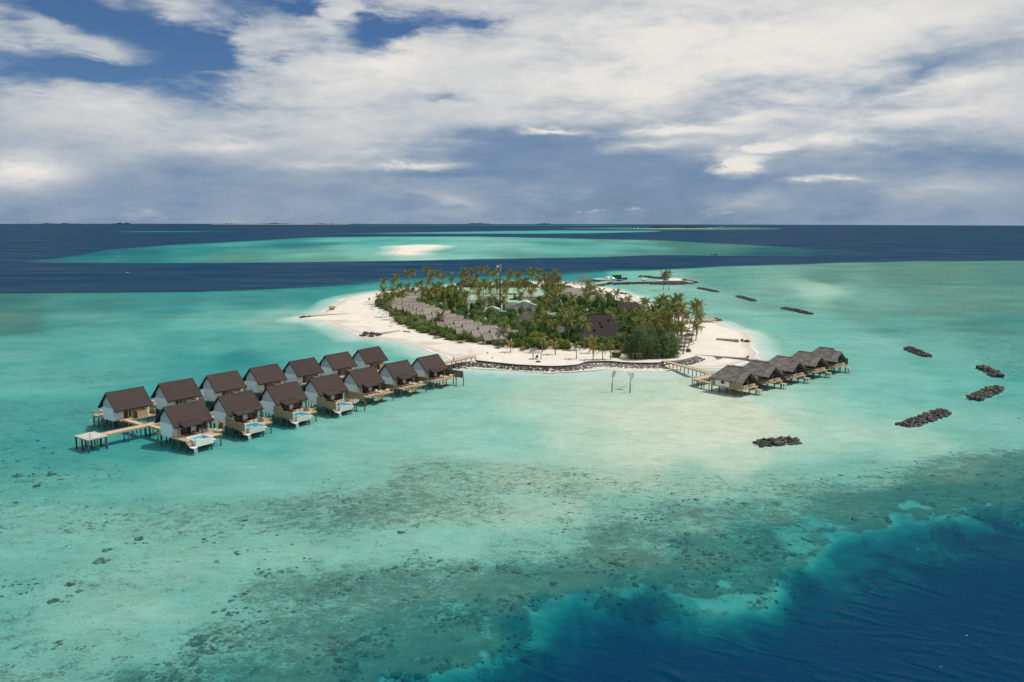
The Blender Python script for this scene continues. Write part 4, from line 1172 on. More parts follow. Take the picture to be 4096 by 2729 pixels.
# tall end screens beside the fourth and seventh villas of the front row
for i, (o, l) in enumerate(((FO[3], 'tall timber screen on a stilt beside the middle front row villa'), (FO[6], 'tall dark timber screen on a stilt at the jetty end of the front row'))):
    t = thing('deck_screen', l, 'screen', (o.x, o.y, 0), ROW)
    link('panel', cached(('pan', i), lambda i=i: screen_mesh((10.6, -2.2), (10.6, -9.9), 2.1, 4.35, M['screen' if i == 0 else 'screen_dark'])), t)
    link('end_panel', cached('endp', lambda: screen_mesh((10.6, -9.9), (10.0, -10.6), 2.1, 4.3, M['beam'])), t)
    stilt(t, 10.4, -10.3, 2.2); stilt(t, 10.5, -6.0, 2.2)

# daybed on the near deck and spa box on the fourth deck
o = FO[0]; t = thing('daybed', 'pale four-post daybed with a dark back on the nearest villa deck', 'daybed', loc3(o, 9.3, -6.9, ZD), ROW)
mb = MB()
for a in (-.95, .95):
    for b in (-.9, .9): mb.box(a - .06, b - .06, 0, a + .06, b + .06, 2.35)
for a in (-.95, .95): mb.bar((a, -.9, 2.3), (a, .9, 2.3), .08)
for b in (-.9, .9): mb.bar((-.95, b, 2.3), (.95, b, 2.3), .08)
mb.build('frame', M['beam'], t)
mb = MB(); mb.box(-.85, -.8, .25, .85, .8, .5); mb.build('mattress', M['cushion'], t)
mb = MB(); mb.box(.86, -.82, .3, .92, .82, 2.2); mb.build('back_panel', M['screen_dark'], t)
mb = MB(); mb.box(-.6, .35, .5, .5, .75, .66); mb.box(-.1, -.7, .5, .6, -.35, .62); mb.build('pillow', M['paint'], t)
o = FO[3]; t = thing('spa_box', 'white raised spa box with a turquoise cover on the middle front row deck', 'spa', loc3(o, 8.6, -8.2, ZD), ROW)
mb = MB(); mb.box(-.95, -.8, 0, .95, .8, .42); mb.build('shell', M['paint'], t)
mb = MB(); mb.box(-.8, -.65, .42, .8, .65, .50); mb.build('cover', M['poolteal'], t)

# ------------------------------------------------------------------ walkways
def walkway(name, pts, w, label, cat='walkway', step=5.5, z=ZD, m='walk', kerb=True, side=.9, zend=None, postz=None):
    t = thing(name, label, cat)
    mb = MB(); sp = MB(); pts = [Vector((p[0], p[1], 0)) for p in pts]
    tot = sum((b - a).length for a, b in zip(pts[:-1], pts[1:])); run = 0
    for a, b in zip(pts[:-1], pts[1:]):
        d = b - a; L = d.length; d.normalize(); n = Vector((-d.y, d.x, 0)); k = 0.0
        while k < L:
            e = min(k + .30, L); z_ = z if zend is None else z + (zend - z) * (run + k) / tot
            p0, p1 = a + d * k, a + d * (e - .02)
            q = [p0 - n * w / 2, p1 - n * w / 2, p1 + n * w / 2, p0 + n * w / 2]
            mb.hexa([(*v[:2], z_ - .07) for v in q] + [(*v[:2], z_) for v in q]); k = e
        za, zb = (z, z) if zend is None else (z + (zend - z) * run / tot, z + (zend - z) * (run + L) / tot)
        for s_ in (-1, 1):
            mb2 = sp
            mb2.bar(a + n * s_ * (w / 2 - .08) + Vector((0, 0, za - .20)), b + n * s_ * (w / 2 - .08) + Vector((0, 0, zb - .20)), .14, .24)
            if kerb: mb2.bar(a + n * s_ * (w / 2 - .05) + Vector((0, 0, za + .06)), b + n * s_ * (w / 2 - .05) + Vector((0, 0, zb + .06)), .09, .10)
        nn = max(1, round(L / step))
        for k in range(nn + 1):
            q = a + d * L * k / nn
            for s_ in (-1, 1):
                g = q + n * s_ * (w / 2 - .2) * side
                stilt(t, g.x, g.y, (za + (zb - za) * k / nn) - .2, .14)
        run += L
    mb.build('planking', M[m], t); sp.build('edge_beam', M['beam'], t)
    return t


def rl(o, x_, y_): return (o + EX * x_ + EY * y_)[:2]
o = RO[0]
tip = (P(1965, 1428, 2.0))
Lw = (Vector((tip.x, tip.y, 0)) - Vector((*rl(o, -8, -13.5), 0))).dot(EX)
walkway('main_walkway', [rl(o, -8, -13.5), rl(o, -8 + Lw * .78, -13.5), rl(o, -8 + Lw - 3, -13.7)], 2.6, 'long plank walkway running between the two rows of dark-roofed villas to the beach', zend=2.0)
for i in range(7):
    o = RO[i]
    walkway('villa_walkway', [rl(o, 2.4, -4.4), rl(o, 2.4, -12.2)], 1.6, f'short plank branch walkway to the door of the {ORDF[i]} rear row villa', group_ := 'walkway', 3.8, z=ZD - .01)['group'] = 'short branch walkways to the rear row villas'
    q = FO[i]
    p2 = Vector((*rl(q, 3.0, 4.0), 0)); k = (p2 - o).dot(EX)
    walkway('villa_walkway', [rl(o, k, -14.8), tuple(p2[:2])], 1.5, f'short plank branch walkway to the back of the {ORDF[i]} front row villa', 'walkway', 3.8, z=ZD - .012)['group'] = 'short branch walkways to the front row villas'
# white service platform
o = RO[0]; t = thing('landing_platform', 'white-topped landing platform on dark stilts at the outer end of the walkway', 'platform', o, ROW)
mb = MB(); mb.box(-12.9, -16.2, 2.2, -8.1, -9.9, 2.42); mb.build('platform_top', mat('worn_concrete', (0.33, 0.31, 0.28), (0.50, 0.47, 0.43), 0.6, 0.9), t)
mb = MB()
for a in (-12.5, -8.5): mb.bar((a, -16, 2.1), (a, -10.1, 2.1), .2, .2)
mb.build('beam', M['beam'], t)
for a in (-12.6, -10.5, -8.4):
    for b in (-15.9, -13.0, -10.2): stilt(t, a, b, 2.1, .2)
mb = MB(); mb.tube([(0, 0, 0), (0, 0, .9)], .06, 6); mb.bar((-.25, 0, .8), (.25, 0, .95), .06); mb.bar((0, 0, .9), (.15, 0, 1.1), .05)
q = loc3(o, -11.6, -14.8, 2.42); t = thing('mooring_post', 'small rusty mooring post on the white platform', 'post', q); mb.build('post', M['redpaint'], t)

# ------------------------------------------------------------------ thatched stilt villas
TY = R(-48.5); TX, TYV = Vector((math.cos(TY), math.sin(TY), 0)), Vector((-math.sin(TY), math.cos(TY), 0))
ZT = 2.1


def thatch_roof(mb, x0, x1, yc, hw, zr, ze, hip0=0.0, hip1=0.0, th=.32, n=6, mi=0):
    """gabled or hipped thatch: ridge along x"""
    for sg in (-1, 1):
        for k in range(n):
            a, b = k / n, min(1, (k + 1.05) / n)
            def row(t, dz): return [(x0 + hip0 * (1 - t), yc + sg * hw * t, zr + (ze - zr) * t + dz), (x1 - hip1 * (1 - t), yc + sg * hw * t, zr + (ze - zr) * t + dz)]
            A0, A1 = row(a, 0.0); B0, B1 = row(b, .05); C0, C1 = row(a, -th); D0, D1 = row(b, -th + .05)
            p = [C0, C1, D1, D0, A0, A1, B1, B0]
            if sg < 0: p = [D0, D1, C1, C0, B0, B1, A1, A0]
            mb.hexa(p, mi)
    for hip, x_, dx in ((hip0, x0, 1), (hip1, x1, -1)):
        if hip > 0:
            a, b, c = (x_, yc - hw, ze), (x_, yc + hw, ze), (x_ + dx * hip, yc, zr)
            A_ = [a, b, c] if dx < 0 else [b, a, c]
            mb.tri(*A_, mi); mb.quad((A_[0][0], A_[0][1], ze - th), (A_[1][0], A_[1][1], ze - th), A_[1], A_[0], mi)


def thatch_villa(o, label, first):
    root = thing('thatched_villa', label, 'villa', o, TY, 'thatched stilt villas in a slanting row')
    def mr(): mb = MB(); thatch_roof(mb, -.5, 8.6, 4.3, 4.9, 7.9, 4.15, 3.2, .5); return mb.mesh('main_roof', M['thatch'])
    def fr(): mb = MB(); thatch_roof(mb, 7.3, 10.9, 4.5, 4.1, 7.0, 3.95); return mb.mesh('porch_roof', M['thatch'])
    def br(): mb = MB(); thatch_roof(mb, -.4, 5.2, 10.6, 3.0, 6.8, 4.1, .8, .2); return mb.mesh('back_roof', M['thatch'])
    for k_, (a_, b_) in enumerate((((2.6, 4.3, 7.93), (8.2, 4.3, 7.93)), ((7.25, 4.5, 7.03), (10.95, 4.5, 7.03)), ((.3, 10.6, 6.83), (5.0, 10.6, 6.83)))):
        link('ridge_cap', cached(('trg', k_), lambda: (lambda mb: (mb.bar(a_, b_, .32, .15), mb.mesh('ridge_cap', M['thatch_b']))[1])(MB())), root)
    link('main_roof', cached('tmr', mr), root); link('porch_roof', cached('tfr', fr), root); link('back_roof', cached('tbr', br), root)
    def gab():
        mb = MB(); prism(mb, [(4.5 - 3.5, 4.1), (4.5 + 3.5, 4.1), (4.5, 6.6)], 9.2, 9.3)
        for k in range(8): mb.bar((9.35, 1.6 + k * .83, 3.95), (9.35, 1.6 + k * .83, 3.95 + (2.55 - abs(k * .83 - 2.9) * .78)), .08, .08)
        return mb.mesh('gable_infill', M['darkwood'])
    link('gable_infill', cached('tgab', gab), root)
    def w1(): mb = MB(); mb.box(1.5, .1, ZT - .1, 6.4, .25, 4.4); return mb.mesh('white_wall', M['white'])
    def w1b(): mb = MB(); mb.box(1.5, 8.4, ZT - .1, 7.4, 8.6, 4.4); return mb.mesh('white_wall', M['white'])
    def w1c(): mb = MB(); mb.box(0.0, 9.0, ZT - .1, 4.5, 12.6, 4.1); return mb.mesh('white_wall', M['white'])
    link('white_wall', cached('tw1b', w1b), root); link('white_wall', cached('tw1c', w1c), root)
    def w2(): mb = MB(); mb.box(0, .12, ZT - .1, 1.48, .25, 4.35); mb.box(0, .25, ZT - .1, .12, 8.4, 4.4); return mb.mesh('grey_wall', M['wallgrey'])
    def w3(): mb = MB(); mb.box(7.3, .3, ZT, 7.4, 8.4, 5.0); return mb.mesh('front_wall', M['brown'])
    link('white_wall', cached('tw1', w1), root); link('grey_wall', cached('tw2', w2), root); link('front_wall', cached('tw3', w3), root)
    f = link('window', cached('twf', lambda: (lambda mb: (mb.box(3.5, .04, 2.75, 4.75, .10, 4.05), mb.mesh('window', M['wallgrey']))[1])(MB())), root)
    link('pane', cached('twp', lambda: (lambda mb: (mb.box(3.6, .015, 2.85, 4.65, .038, 3.95), mb.mesh('pane', M['glass']))[1])(MB())), f)
    def gd(): mb = MB(); mb.box(7.41, 1.2, ZT + .05, 7.46, 6.8, 4.2); return mb.mesh('glass_door', M['glass'])
    link('glass_door', cached('tgd', gd), root)
    def dk():
        mb = MB(); mb.box(-.1, 0, ZT - .34, 11.1, 8.9, ZT - .08, 1); k = 7.5
        mb.box(-.1, 0, ZT - .075, 7.5, 8.9, ZT - .01)
        while k < 11.1: mb.box(k, -.02, ZT - .075, k + .22, 8.92, ZT); k += .24
        mb.box(-.4, 8.9, ZT - .34, 5.0, 12.9, ZT - .1, 1)
        return mb.mesh('deck', [M['walk'], M['beam']])
    link('deck', cached('tdk', dk), root)
    if first: link('privacy_screen', cached('tsc', lambda: screen_mesh((6.45, .1), (11.0, .1), 1.95, 4.0, M['screen'])), root)
    else:
        link('side_wall', cached('tsw', lambda: (lambda mb: (mb.box(6.42, .1, ZT, 7.3, .22, 4.3), mb.mesh('side_wall', M['white']))[1])(MB())), root)
        link('railing', cached('trs', lambda: railing([(7.6, .1), (11.0, .1)], M['beam'], z=ZT)), root)
    link('privacy_screen', cached('tsr', lambda: screen_mesh((7.5, 8.85), (11.3, 8.85), ZT - .1, 4.3, M['screen_dark'])), root)
    link('railing', cached('trf', lambda: railing([(11.0, .1), (11.0, 6.0)], M['beam'], z=ZT, posts=.8)), root)
    def pp(): mb = MB(); mb.box(-.08, -.08, ZT, .08, .08, 4.2); return mb.mesh('porch_post', M['darkwood'])
    for y_ in (1.2, 4.5, 8.0): link('porch_post', cached('tpp', pp), root, (10.5, y_, 0))
    def st():
        mb = MB(); mb.box(11.2, 6.3, 1.1, 13.0, 8.3, 1.22)
        for k in range(4): mb.box(11.1 + k * .08, 6.6, ZT - .2 - k * .22, 11.3 + k * .08, 8.0, ZT - .12 - k * .22)
        return mb.mesh('landing', M['beam'])
    link('landing', cached('tst', st), root)
    link('ladder', cached('tlad', lambda: ladder_mesh((13.0, 7.3, 1.2), (13.4, 7.3, -.8), .6, 7)), root)
    for q in [(a, b) for a in (.2, 2.8, 5.6, 8.3, 10.8) for b in (.3, 4.4, 8.6)] + [(.2, 12.5), (4.6, 12.5)]: stilt(root, q[0], q[1], ZT - .3, .17)
    for q in ((11.6, 6.6), (12.7, 6.6), (12.7, 8.0)): stilt(root, q[0], q[1], 1.1, .13)
    return root


t1 = P(740, 0) if False else None
T0 = P(2740 + 360 * .28887, 1370 + 580 * .28887, 2.0); T0.z = 0
gp = [P(2740 + a * .28887, 1370 + b * .28887, 7.0) for a, b in ((862, 388), (1212, 312), (1548, 248), (1850, 178), (2118, 120))]
TORD = ['nearest', 'second nearest', 'middle', 'second farthest', 'farthest']
TO = []
for i in range(5):
    o = T0 + (gp[0].lerp(gp[4], i / 4.0) - gp[0]) * .6 + (gp[i] - gp[0]) * .4; o.z = 0; TO.append(o)
    thatch_villa(o, f'thatched stilt villa, {TORD[i]} of five, ' + ['showing a square window in its white side', 'right behind the one with the square window', 'with two thatched neighbours on either side', 'next to the outermost one', 'the outermost one over deeper water'][i], i == 0)
    T_ = lambda a, b, z_: o + TX * a + TYV * b + Vector((0, 0, z_))
    bathtub(T_(10.3, 7.2, ZT), TY + R(80), f'white bathtub on the porch of the {TORD[i]} thatched stilt villa', 'bathtubs on the thatched villa decks')
    lounger(T_(9.6, 2.2, ZT), TY + R(60), f'tan sun lounger on the porch of the {TORD[i]} thatched stilt villa, the left one', 'loungers on the thatched villa decks', 'cushion')
    lounger(T_(9.4, 4.8, ZT), TY + R(60), f'tan sun lounger on the porch of the {TORD[i]} thatched stilt villa, the right one', 'loungers on the thatched villa decks', 'cushion')
T_ = lambda a, b: (TO[0] + TX * a + TYV * b)[:2]
pa, pb = P(2656, 1443, 2.0), P(2845, 1494, 2.0)
TR = (TO[4] - TO[0]).normalized()
pc = Vector((pb.x, pb.y, 0)); pd = pc + TR * 62
walkway('thatched_row_walkway', [tuple(pa[:2]), tuple(pb[:2])], 2.2, 'long plank walkway from the seawall out to the thatched stilt villas', 'walkway', 4.6, z=2.0)
walkway('thatched_row_walkway', [tuple((pc - TR * 3)[:2]), tuple(pd[:2])], 1.8, 'plank walkway passing behind the row of thatched stilt villas', 'walkway', 5, z=1.985)
pe, pf = P(2480 + 2300 - 2000 + 2, 1520, 2.0), P(2905, 1540, 2.0)
q0, q1 = P(2782, 1517, 2.0), P(2850, 1500, 2.0)
t = walkway('thatched_row_platform', [tuple(q0[:2]), tuple(q1[:2])], 3.0, 'wide plank platform beside the back of the nearest thatched stilt villa', 'platform', 3.5, z=1.97)
q2 = P(2842, 1531, 2.0)
walkway('thatched_row_platform', [tuple(q0[:2]), tuple(q2[:2])], 1.6, 'narrow plank platform edge at the back of the nearest thatched stilt villa', 'platform', 3.5, z=1.96)

# ------------------------------------------------------------------ seawalls, rip-rap, groynes
def wall_strip(name, label, pts, th, z0, z1, m, capm=None, cat='wall'):
    t = thing(name, label, cat); mb = MB(); cp = MB(); n = len(pts)
    P3 = [Vector((p[0], p[1], 0)) for p in pts]; nor = []
    for i in range(n):
        d = (P3[min(i + 1, n - 1)] - P3[max(i - 1, 0)]).normalized(); nor.append(Vector((-d.y, d.x, 0)))
    for i in range(n - 1):
        a, b = P3[i], P3[i + 1]; na, nb = nor[i] * th / 2, nor[i + 1] * th / 2
        mb.hexa([(*(a - na)[:2], z0), (*(b - nb)[:2], z0), (*(b + nb)[:2], z0), (*(a + na)[:2], z0), (*(a - na)[:2], z1), (*(b - nb)[:2], z1), (*(b + nb)[:2], z1), (*(a + na)[:2], z1)])
        if capm:
            na, nb = na * 1.25, nb * 1.25
            cp.hexa([(*(a - na)[:2], z1 + .002), (*(b - nb)[:2], z1 + .002), (*(b + nb)[:2], z1 + .002), (*(a + na)[:2], z1 + .002), (*(a - na)[:2], z1 + .08), (*(b - nb)[:2], z1 + .08), (*(b + nb)[:2], z1 + .08), (*(a + na)[:2], z1 + .08)])
    mb.build('wall_face', m, t)
    if capm: cp.build('coping', capm, t)
    return t


def smooth(pts, k=4):
    out = []; n = len(pts)
    for i in range(n - 1):
        p0, p1, p2, p3 = pts[max(i - 1, 0)], pts[i], pts[i + 1], pts[min(i + 2, n - 1)]
        for j in range(k):
            t = j / k
            out.append(.5 * ((2 * p1) + (p2 - p0) * t + (2 * p0 - 5 * p1 + 4 * p2 - p3) * t * t + (3 * p1 - p0 - 3 * p2 + p3) * t ** 3))
    out.append(pts[-1]); return out


SWs = smooth(SEAWALL); SW2s = smooth(SEAWALL2)
wall_strip('seawall', 'long curving dark seawall holding the sand terrace above the rubble', SWs, .35, -.6, 1.22, M['wallconc'], M['sandstone'])
wall_strip('seawall', 'short curved grey seawall right of the thatched villa walkway', SW2s, .35, -.6, 1.22, M['wallgrey'], M['sandstone'])
bw = [P(u, v, .9) for u, v in ((2784, 1420), (2850, 1424), (2920, 1429), (2990, 1433), (3010, 1436))]
wall_strip('groyne_wall', 'low grey wall running from the seawall across the sand to the right', bw, 1.1, -.8, 1.0, M['wallgrey'])
# rip-rap: largest stones as parts of the bank, small ones joined
rr_ = random.Random(11)
t = thing('riprap_bank', 'bank of grey and dark boulders along the foot of the long curving seawall', 'rock bank')
line = [Vector((p.x, p.y, 0)) for p in SWs]
pts_s, cnt = [], 0
line = [Vector((*P(1800, 1466)[:2], 0)), Vector((*P(1850, 1458)[:2], 0))] + line[:-1]
tot = sum((b - a).length for a, b in zip(line[:-1], line[1:]))
for a, b in zip(line[:-1], line[1:]):
    d = b - a; L = d.length; d.normalize(); n = Vector((d.y, -d.x, 0))
    for k in range(int(L * 2.3)):
        al = rr_.uniform(0, L); uu = (a + d * al)
        wd = 4.6 if uu.x < 28 else 4.0
        off = rr_.uniform(.25, 1) ** .8 * wd
        z_ = .75 - off / wd * .95 + rr_.uniform(-.1, .15); p = uu + n * off
        if cnt < 299 and rr_.random() < .92 * 299 / (tot * 2.3):
            s_ = rr_.uniform(.75, 1.2); cnt += 1
            mm = 'rock_grey' if rr_.random() < (.75 if uu.x > 22 else .35) else 'rock_dark'
            link('stone', stone_mesh(cnt % 8, M[mm]), t, (p.x, p.y, z_ + .1), rot=(rr_.uniform(-.6, .6), rr_.uniform(-.6, .6), rr_.uniform(0, 6.3)), scale=(s_, s_ * .85, s_))
    for k in range(int(L * 10)):
        al = rr_.uniform(0, L); uu = (a + d * al); wd = 4.8
        off = rr_.random() * wd; p = uu + n * off
        pts_s.append((p.x, p.y, .55 - off / wd * .95 + rr_.uniform(-.1, .1), rr_.uniform(.5, 1.0), uu.x))
rubble('small_rubble', [q[:4] for q in pts_s if rr_.random() < (.75 if q[4] > 22 else .4)], M['rock_grey'], t, seed=21)
rubble('dark_rubble', [q[:4] for q in pts_s if rr_.random() < (.3 if q[4] > 22 else .65)], M['rock_dark'], t, seed=22)
# rock pile at the right seawall
t = thing('riprap_bank', 'grey rubble spilling below the short curved seawall', 'rock bank')
q = []
for a, b in zip(SW2s[:-1], SW2s[1:]):
    d = b - a; L = d.length; d.normalize(); n = Vector((d.y, -d.x, 0))
    for k in range(int(L * 9)):
        off = rr_.random() * (3.6); p = a + d * rr_.uniform(0, L) + n * off; q.append((p.x, p.y, .75 - off * .2, rr_.uniform(.5, 1.1)))
rubble('rubble', q, M['rock_grey'], t, seed=31)


def rock_groyne(label, a, b, w, h, m='rock_dark', dens=3.0, cap=60, sz=(.8, 1.5), group='rock groynes on the shore'):
    a, b = P(*a), P(*b); c = (a + b) / 2; d = b - a; L = d.length; d.normalize(); n = Vector((-d.y, d.x, 0))
    t = thing('rock_groyne', label, 'rocks', (c.x, c.y, 0), 0, group); pts = []
    for k in range(int(min(cap, L * dens))):
        al = rr_.uniform(-.5, .5) * L; off = rr_.uniform(-1, 1); p = d * al + n * off * w / 2
        s_ = rr_.uniform(*sz); z_ = max(0, zat(c.x + p.x, c.y + p.y)) + h * (1 - abs(off)) * rr_.uniform(.5, 1)
        link('stone', stone_mesh(k % 8, M[m]), t, (p.x, p.y, z_), rot=(rr_.uniform(-.5, .5), rr_.uniform(-.5, .5), rr_.uniform(0, 6.3)), scale=s_)
    pts = [(*(d * rr_.uniform(-.5, .5) * L + n * rr_.uniform(-.45, .45) * w)[:2], rr_.uniform(-.4, .3), rr_.uniform(.5, 1.0)) for _ in range(int(L * dens))]
    rubble('rubble', pts, M[m], t, seed=int(L * 10))
rock_groyne('dark rocks at the tip of the timber groyne on the left sand spit', (1200, 1273), (1240, 1270), 3.5, .8)
rock_groyne('heap of black boulders where the second groyne meets the left shallows', (1450, 1341), (1514, 1347), 7, 1.6, dens=5)
rock_groyne('dark rocks below the walkway where it reaches the island', (1790, 1472), (1862, 1458), 4, .8, dens=4, cap=90)
rock_groyne('rocks at the end of the pier behind the leaning palms', (2850, 1279), (2882, 1284), 5, 1.0)
rock_groyne('rocks at the tip of the buried groyne on the right beach', (2952, 1364), (2992, 1369), 4.5, .9)
rock_groyne('small rocks at the far end of the low grey wall', (2990, 1436), (3015, 1441), 4, .9)
rock_groyne('dark rocks at the edge of the far right beach below the harbour', (2478, 1174), (2512, 1180), 5, .8)
rock_groyne('dark rocks along the far left shore behind the first palms', (1540, 1164), (1585, 1160), 6, .8)
wall_strip('groyne', 'long low timber and sandbag groyne crossing the left sand spit', [P(u, v, .5) for u, v in ((1215, 1268), (1280, 1264), (1340, 1260), (1395, 1258))], 1.1, -.6, 1.0, M['wallgrey'], cat='groyne')
wall_strip('groyne', 'thin sandbag groyne behind the heap of black boulders', [P(u, v, .9) for u, v in ((1510, 1336), (1550, 1330), (1600, 1324))], .9, -.3, 1.15, M['wallgrey'], cat='groyne')
wall_strip('groyne', 'short sandbag groyne near the scrub edge of the left beach', [P(u, v, 1) for u, v in ((1612, 1325), (1640, 1329))], .6, 0, 1.35, M['wallgrey'], cat='groyne')
wall_strip('groyne', 'half buried grey groyne on the right beach', [P(u, v, .9) for u, v in ((2866, 1358), (2910, 1361), (2955, 1364))], .9, -.3, 1.45, M['wallgrey'], cat='groyne')

# ------------------------------------------------------------------ leafy crowns
def leaf_blob(key, n, lobes, m, leaf=.13, flat=.8, seed=1, droop=0.0):
    """crown of unit radius: many leaf faces through several lobes, open at the edges"""
    def fn():
        rnd = random.Random(seed); mb = MB(); L = []
        for k in range(lobes):
            t = rnd.uniform(0, 2 * PI); r = rnd.uniform(.15, .62); L.append((Vector((r * math.cos(t), r * math.sin(t), rnd.uniform(.25, .85) * flat)), rnd.uniform(.28, .48)))
        L.append((Vector((0, 0, .55 * flat)), .55))
        for k in range(n):
            c, rad = rnd.choice(L)
            d = Vector((rnd.gauss(0, 1), rnd.gauss(0, 1), rnd.gauss(0.15, 1))).normalized()
            p = c + d * rad * rnd.uniform(.55, 1.08)
            if p.z < .0: continue
            s = leaf * rnd.uniform(.55, 1.25)
            up = (d + Vector((rnd.uniform(-.6, .6), rnd.uniform(-.6, .6), rnd.uniform(-.1, .7)))).normalized()
            a = up.cross(Vector((rnd.uniform(-1, 1), rnd.uniform(-1, 1), rnd.uniform(-.5, .5)))).normalized(); b = up.cross(a)
            a *= s * .5; b *= s * .72
            mb.quad(p - a * .5 - b, p + a - b * .1, p + a * .4 + b, p - a * .9 + b * .15)
        return mb.mesh('crown', m)
    return cached(key, fn)


def trunk_mesh(key, n=3, seed=1):
    def fn():
        rnd = random.Random(seed); mb = MB()
        for k in range(n):
            t = rnd.uniform(0, 6.3); q = Vector((math.cos(t) * .35, math.sin(t) * .35, .62))
            mb.tube([(0, 0, -.15), (q.x * .25, q.y * .25, .25), tuple(q)], [.06, .045, .02], 5)
        return mb.mesh('trunk', M['branch'])
    return cached(key, fn)


def conifer(key, n, seed):
    def fn():
        rnd = random.Random(seed); mb = MB()
        for k in range(n):
            z = rnd.random() ** .9; r = (1 - z ** 2.4) ** .75 * .58 * rnd.uniform(.1, 1) ** .6 * (0.78 + .30 * math.sin(9 * z + (k % 7) * 1.3)); t = rnd.uniform(0, 2 * PI)
            p = Vector((r * math.cos(t), r * math.sin(t), z)); d = Vector((math.cos(t), math.sin(t), rnd.uniform(.2, 1.6))).normalized() * rnd.uniform(.05, .13)
            s = d.cross(Vector((rnd.uniform(-1, 1), rnd.uniform(-1, 1), .3))).normalized() * .011
            mb.quad(p - s, p + s, p + d + s * .3, p + d - s * .3)
        return mb.mesh('crown', M['needle'])
    return cached(key, fn)


# ------------------------------------------------------------------ palms
def frond_mesh(i, m, L=3.3, droop=1.0, rise=.5, dens=15):
    def fn():
        rnd = random.Random(50 + i); mb = MB(); S = 9
        pts = []
        for k in range(S + 1):
            t = k / S; pts.append(Vector((L * (t - .10 * droop * t ** 3), .12 * math.sin(t * 2 + i), rise * 1.9 * t - droop * 2.1 * t ** 2.1)))
        for k in range(S):
            w = .07 * (1 - k / S) + .015
            a, b = pts[k], pts[k + 1]; mb.quad(a + Vector((0, -w, .0)), b + Vector((0, -w * .85, 0)), b + Vector((0, w * .85, 0)), a + Vector((0, w, 0)))
        for k in range(dens * 2):
            t = .12 + .88 * (k // 2) / dens; j = min(S - 1, int(t * S)); f = t * S - j; p = pts[j].lerp(pts[j + 1], min(f, 1)); tg = (pts[j + 1] - pts[j]).normalized()
            s = 1 if k % 2 else -1; ll = (.95 * math.sin(PI * min(1, t * .82 + .12)) + .12) * rnd.uniform(.8, 1.1)
            d = (Vector((0, s, 0)) * .75 + tg * .55 + Vector((0, 0, rnd.uniform(-.75, -.25)))).normalized() * ll
            w = tg * .10
            mb.quad(p - w, p + w, p + d * .7 + w * .7 + Vector((0, 0, -.03)), p + d + Vector((0, 0, -.12)))
        return mb.mesh('frond', m)
    return cached(('frond', i, m.name), fn)


FR = {'g': ('frond_g', 'frond_g', 'frond_y'), 'y': ('frond_g', 'frond_y', 'frond_y'), 'o': ('frond_y', 'frond_o', 'frond_o'), 'd': ('frond_g', 'frond_d', 'frond_g'), 'm': ('frond_g', 'frond_y', 'frond_d')}
pr = random.Random(77)


def palm(cx, cy, h, label, group, kind='g', base=None, nf=17, fl=1.0):
    z0 = max(0.3, zat(*(base if base else (cx, cy))))
    if base is None:
        a = pr.uniform(0, 6.3); l = pr.uniform(.1, .7); bx, by = cx + math.cos(a) * l, cy + math.sin(a) * l
    else: bx, by = base
    t = thing('coconut_palm', label, 'palm tree', (bx, by, z0), 0, group)
    dx, dy, H_ = cx - bx, cy - by, h - z0
    mb = MB(); pts, rad = [], []
    for k in range(8):
        s = k / 7; e = s ** 1.5 if base is None else s ** 1.25
        pts.append((dx * e, dy * e, H_ * s - (.3 if k == 0 else 0))); rad.append(.20 - .09 * s + (.10 if k == 0 else 0))
    mb.tube(pts, rad, 6); mb.build('trunk', M['trunk'], t, True)
    fm = FR[kind]; off = pr.uniform(0, 6.3)
    for k in range(nf):
        age = k / (nf - 1)                               # young upright fronds first, old hanging last
        az_ = off + k * 2.39996
        mname = fm[0] if age < .35 else (fm[1] if age < .72 else fm[2])
        if kind in 'gym' and age > .9 and pr.random() < .35: mname = 'frond_d'
        v = 0 if age < .3 else (1 if age < .65 else 2)
        me = frond_mesh(v, M[mname], 3.2, (.55, .85, 1.25)[v], (.9, .55, .15)[v])
        sc = fl * pr.uniform(.85, 1.12)
        tilt = -(.75 - age * 1.15) + pr.uniform(-.12, .12)
        link('frond', me, t, (dx, dy, H_), rot=(pr.uniform(-.2, .2), tilt, az_), scale=sc)
    return t


LM = [  # landmarks used to say where a plant stands
    ('the phone mast', P(2000, 1245, 2)), ('the green-roofed buildings', P(2080, 1235, 2)), ('the big dark hall roof', P(2400, 1370, 2)), ('the left beach villas', P(1790, 1290, 2)),
    ('the nearest beach villa', P(1950, 1375, 2)), ('the swing frame', P(2150, 1430, 2)), ('the right beach', P(2730, 1330, 2)), ('the thatched parasols', P(2740, 1340, 2)),
    ('the white canvas roof', P(2540, 1245, 2)), ('the harbour', P(2330, 1155, 2)), ('the left sand spit', P(1530, 1200, 2)), ('the far left shore', P(1700, 1172, 2)),
    ('the dark pyramid roof', P(1860, 1165, 2)), ('the far thatched lodge', P(2290, 1190, 2)), ('the three dark pines', P(2620, 1410, 2)), ('the seawall terrace', P(2380, 1420, 2)),
    ('the grey-roofed lodge', P(2340, 1215, 2)), ('the green tank', P(2010, 1262, 2)), ('the centre of the grove', P(2200, 1300, 2)), ('the scrub belt behind the loungers', P(1620, 1290, 2))]
def near_lm(x_, y_): return min(LM, key=lambda l: (l[1].x - x_) ** 2 + (l[1].y - y_) ** 2)
USED = {}
def where(x_, y_, what):
    n_, q = near_lm(x_, y_)
    dx, dy = x_ - q.x, y_ - q.y
    side = 'right beside' if math.hypot(dx, dy) < 6 else (('just right of' if dx > 0 else 'just left of') if abs(dx) > abs(dy) else ('behind' if dy > 0 else 'in front of'))
    return f'{what} {side} {n_}'


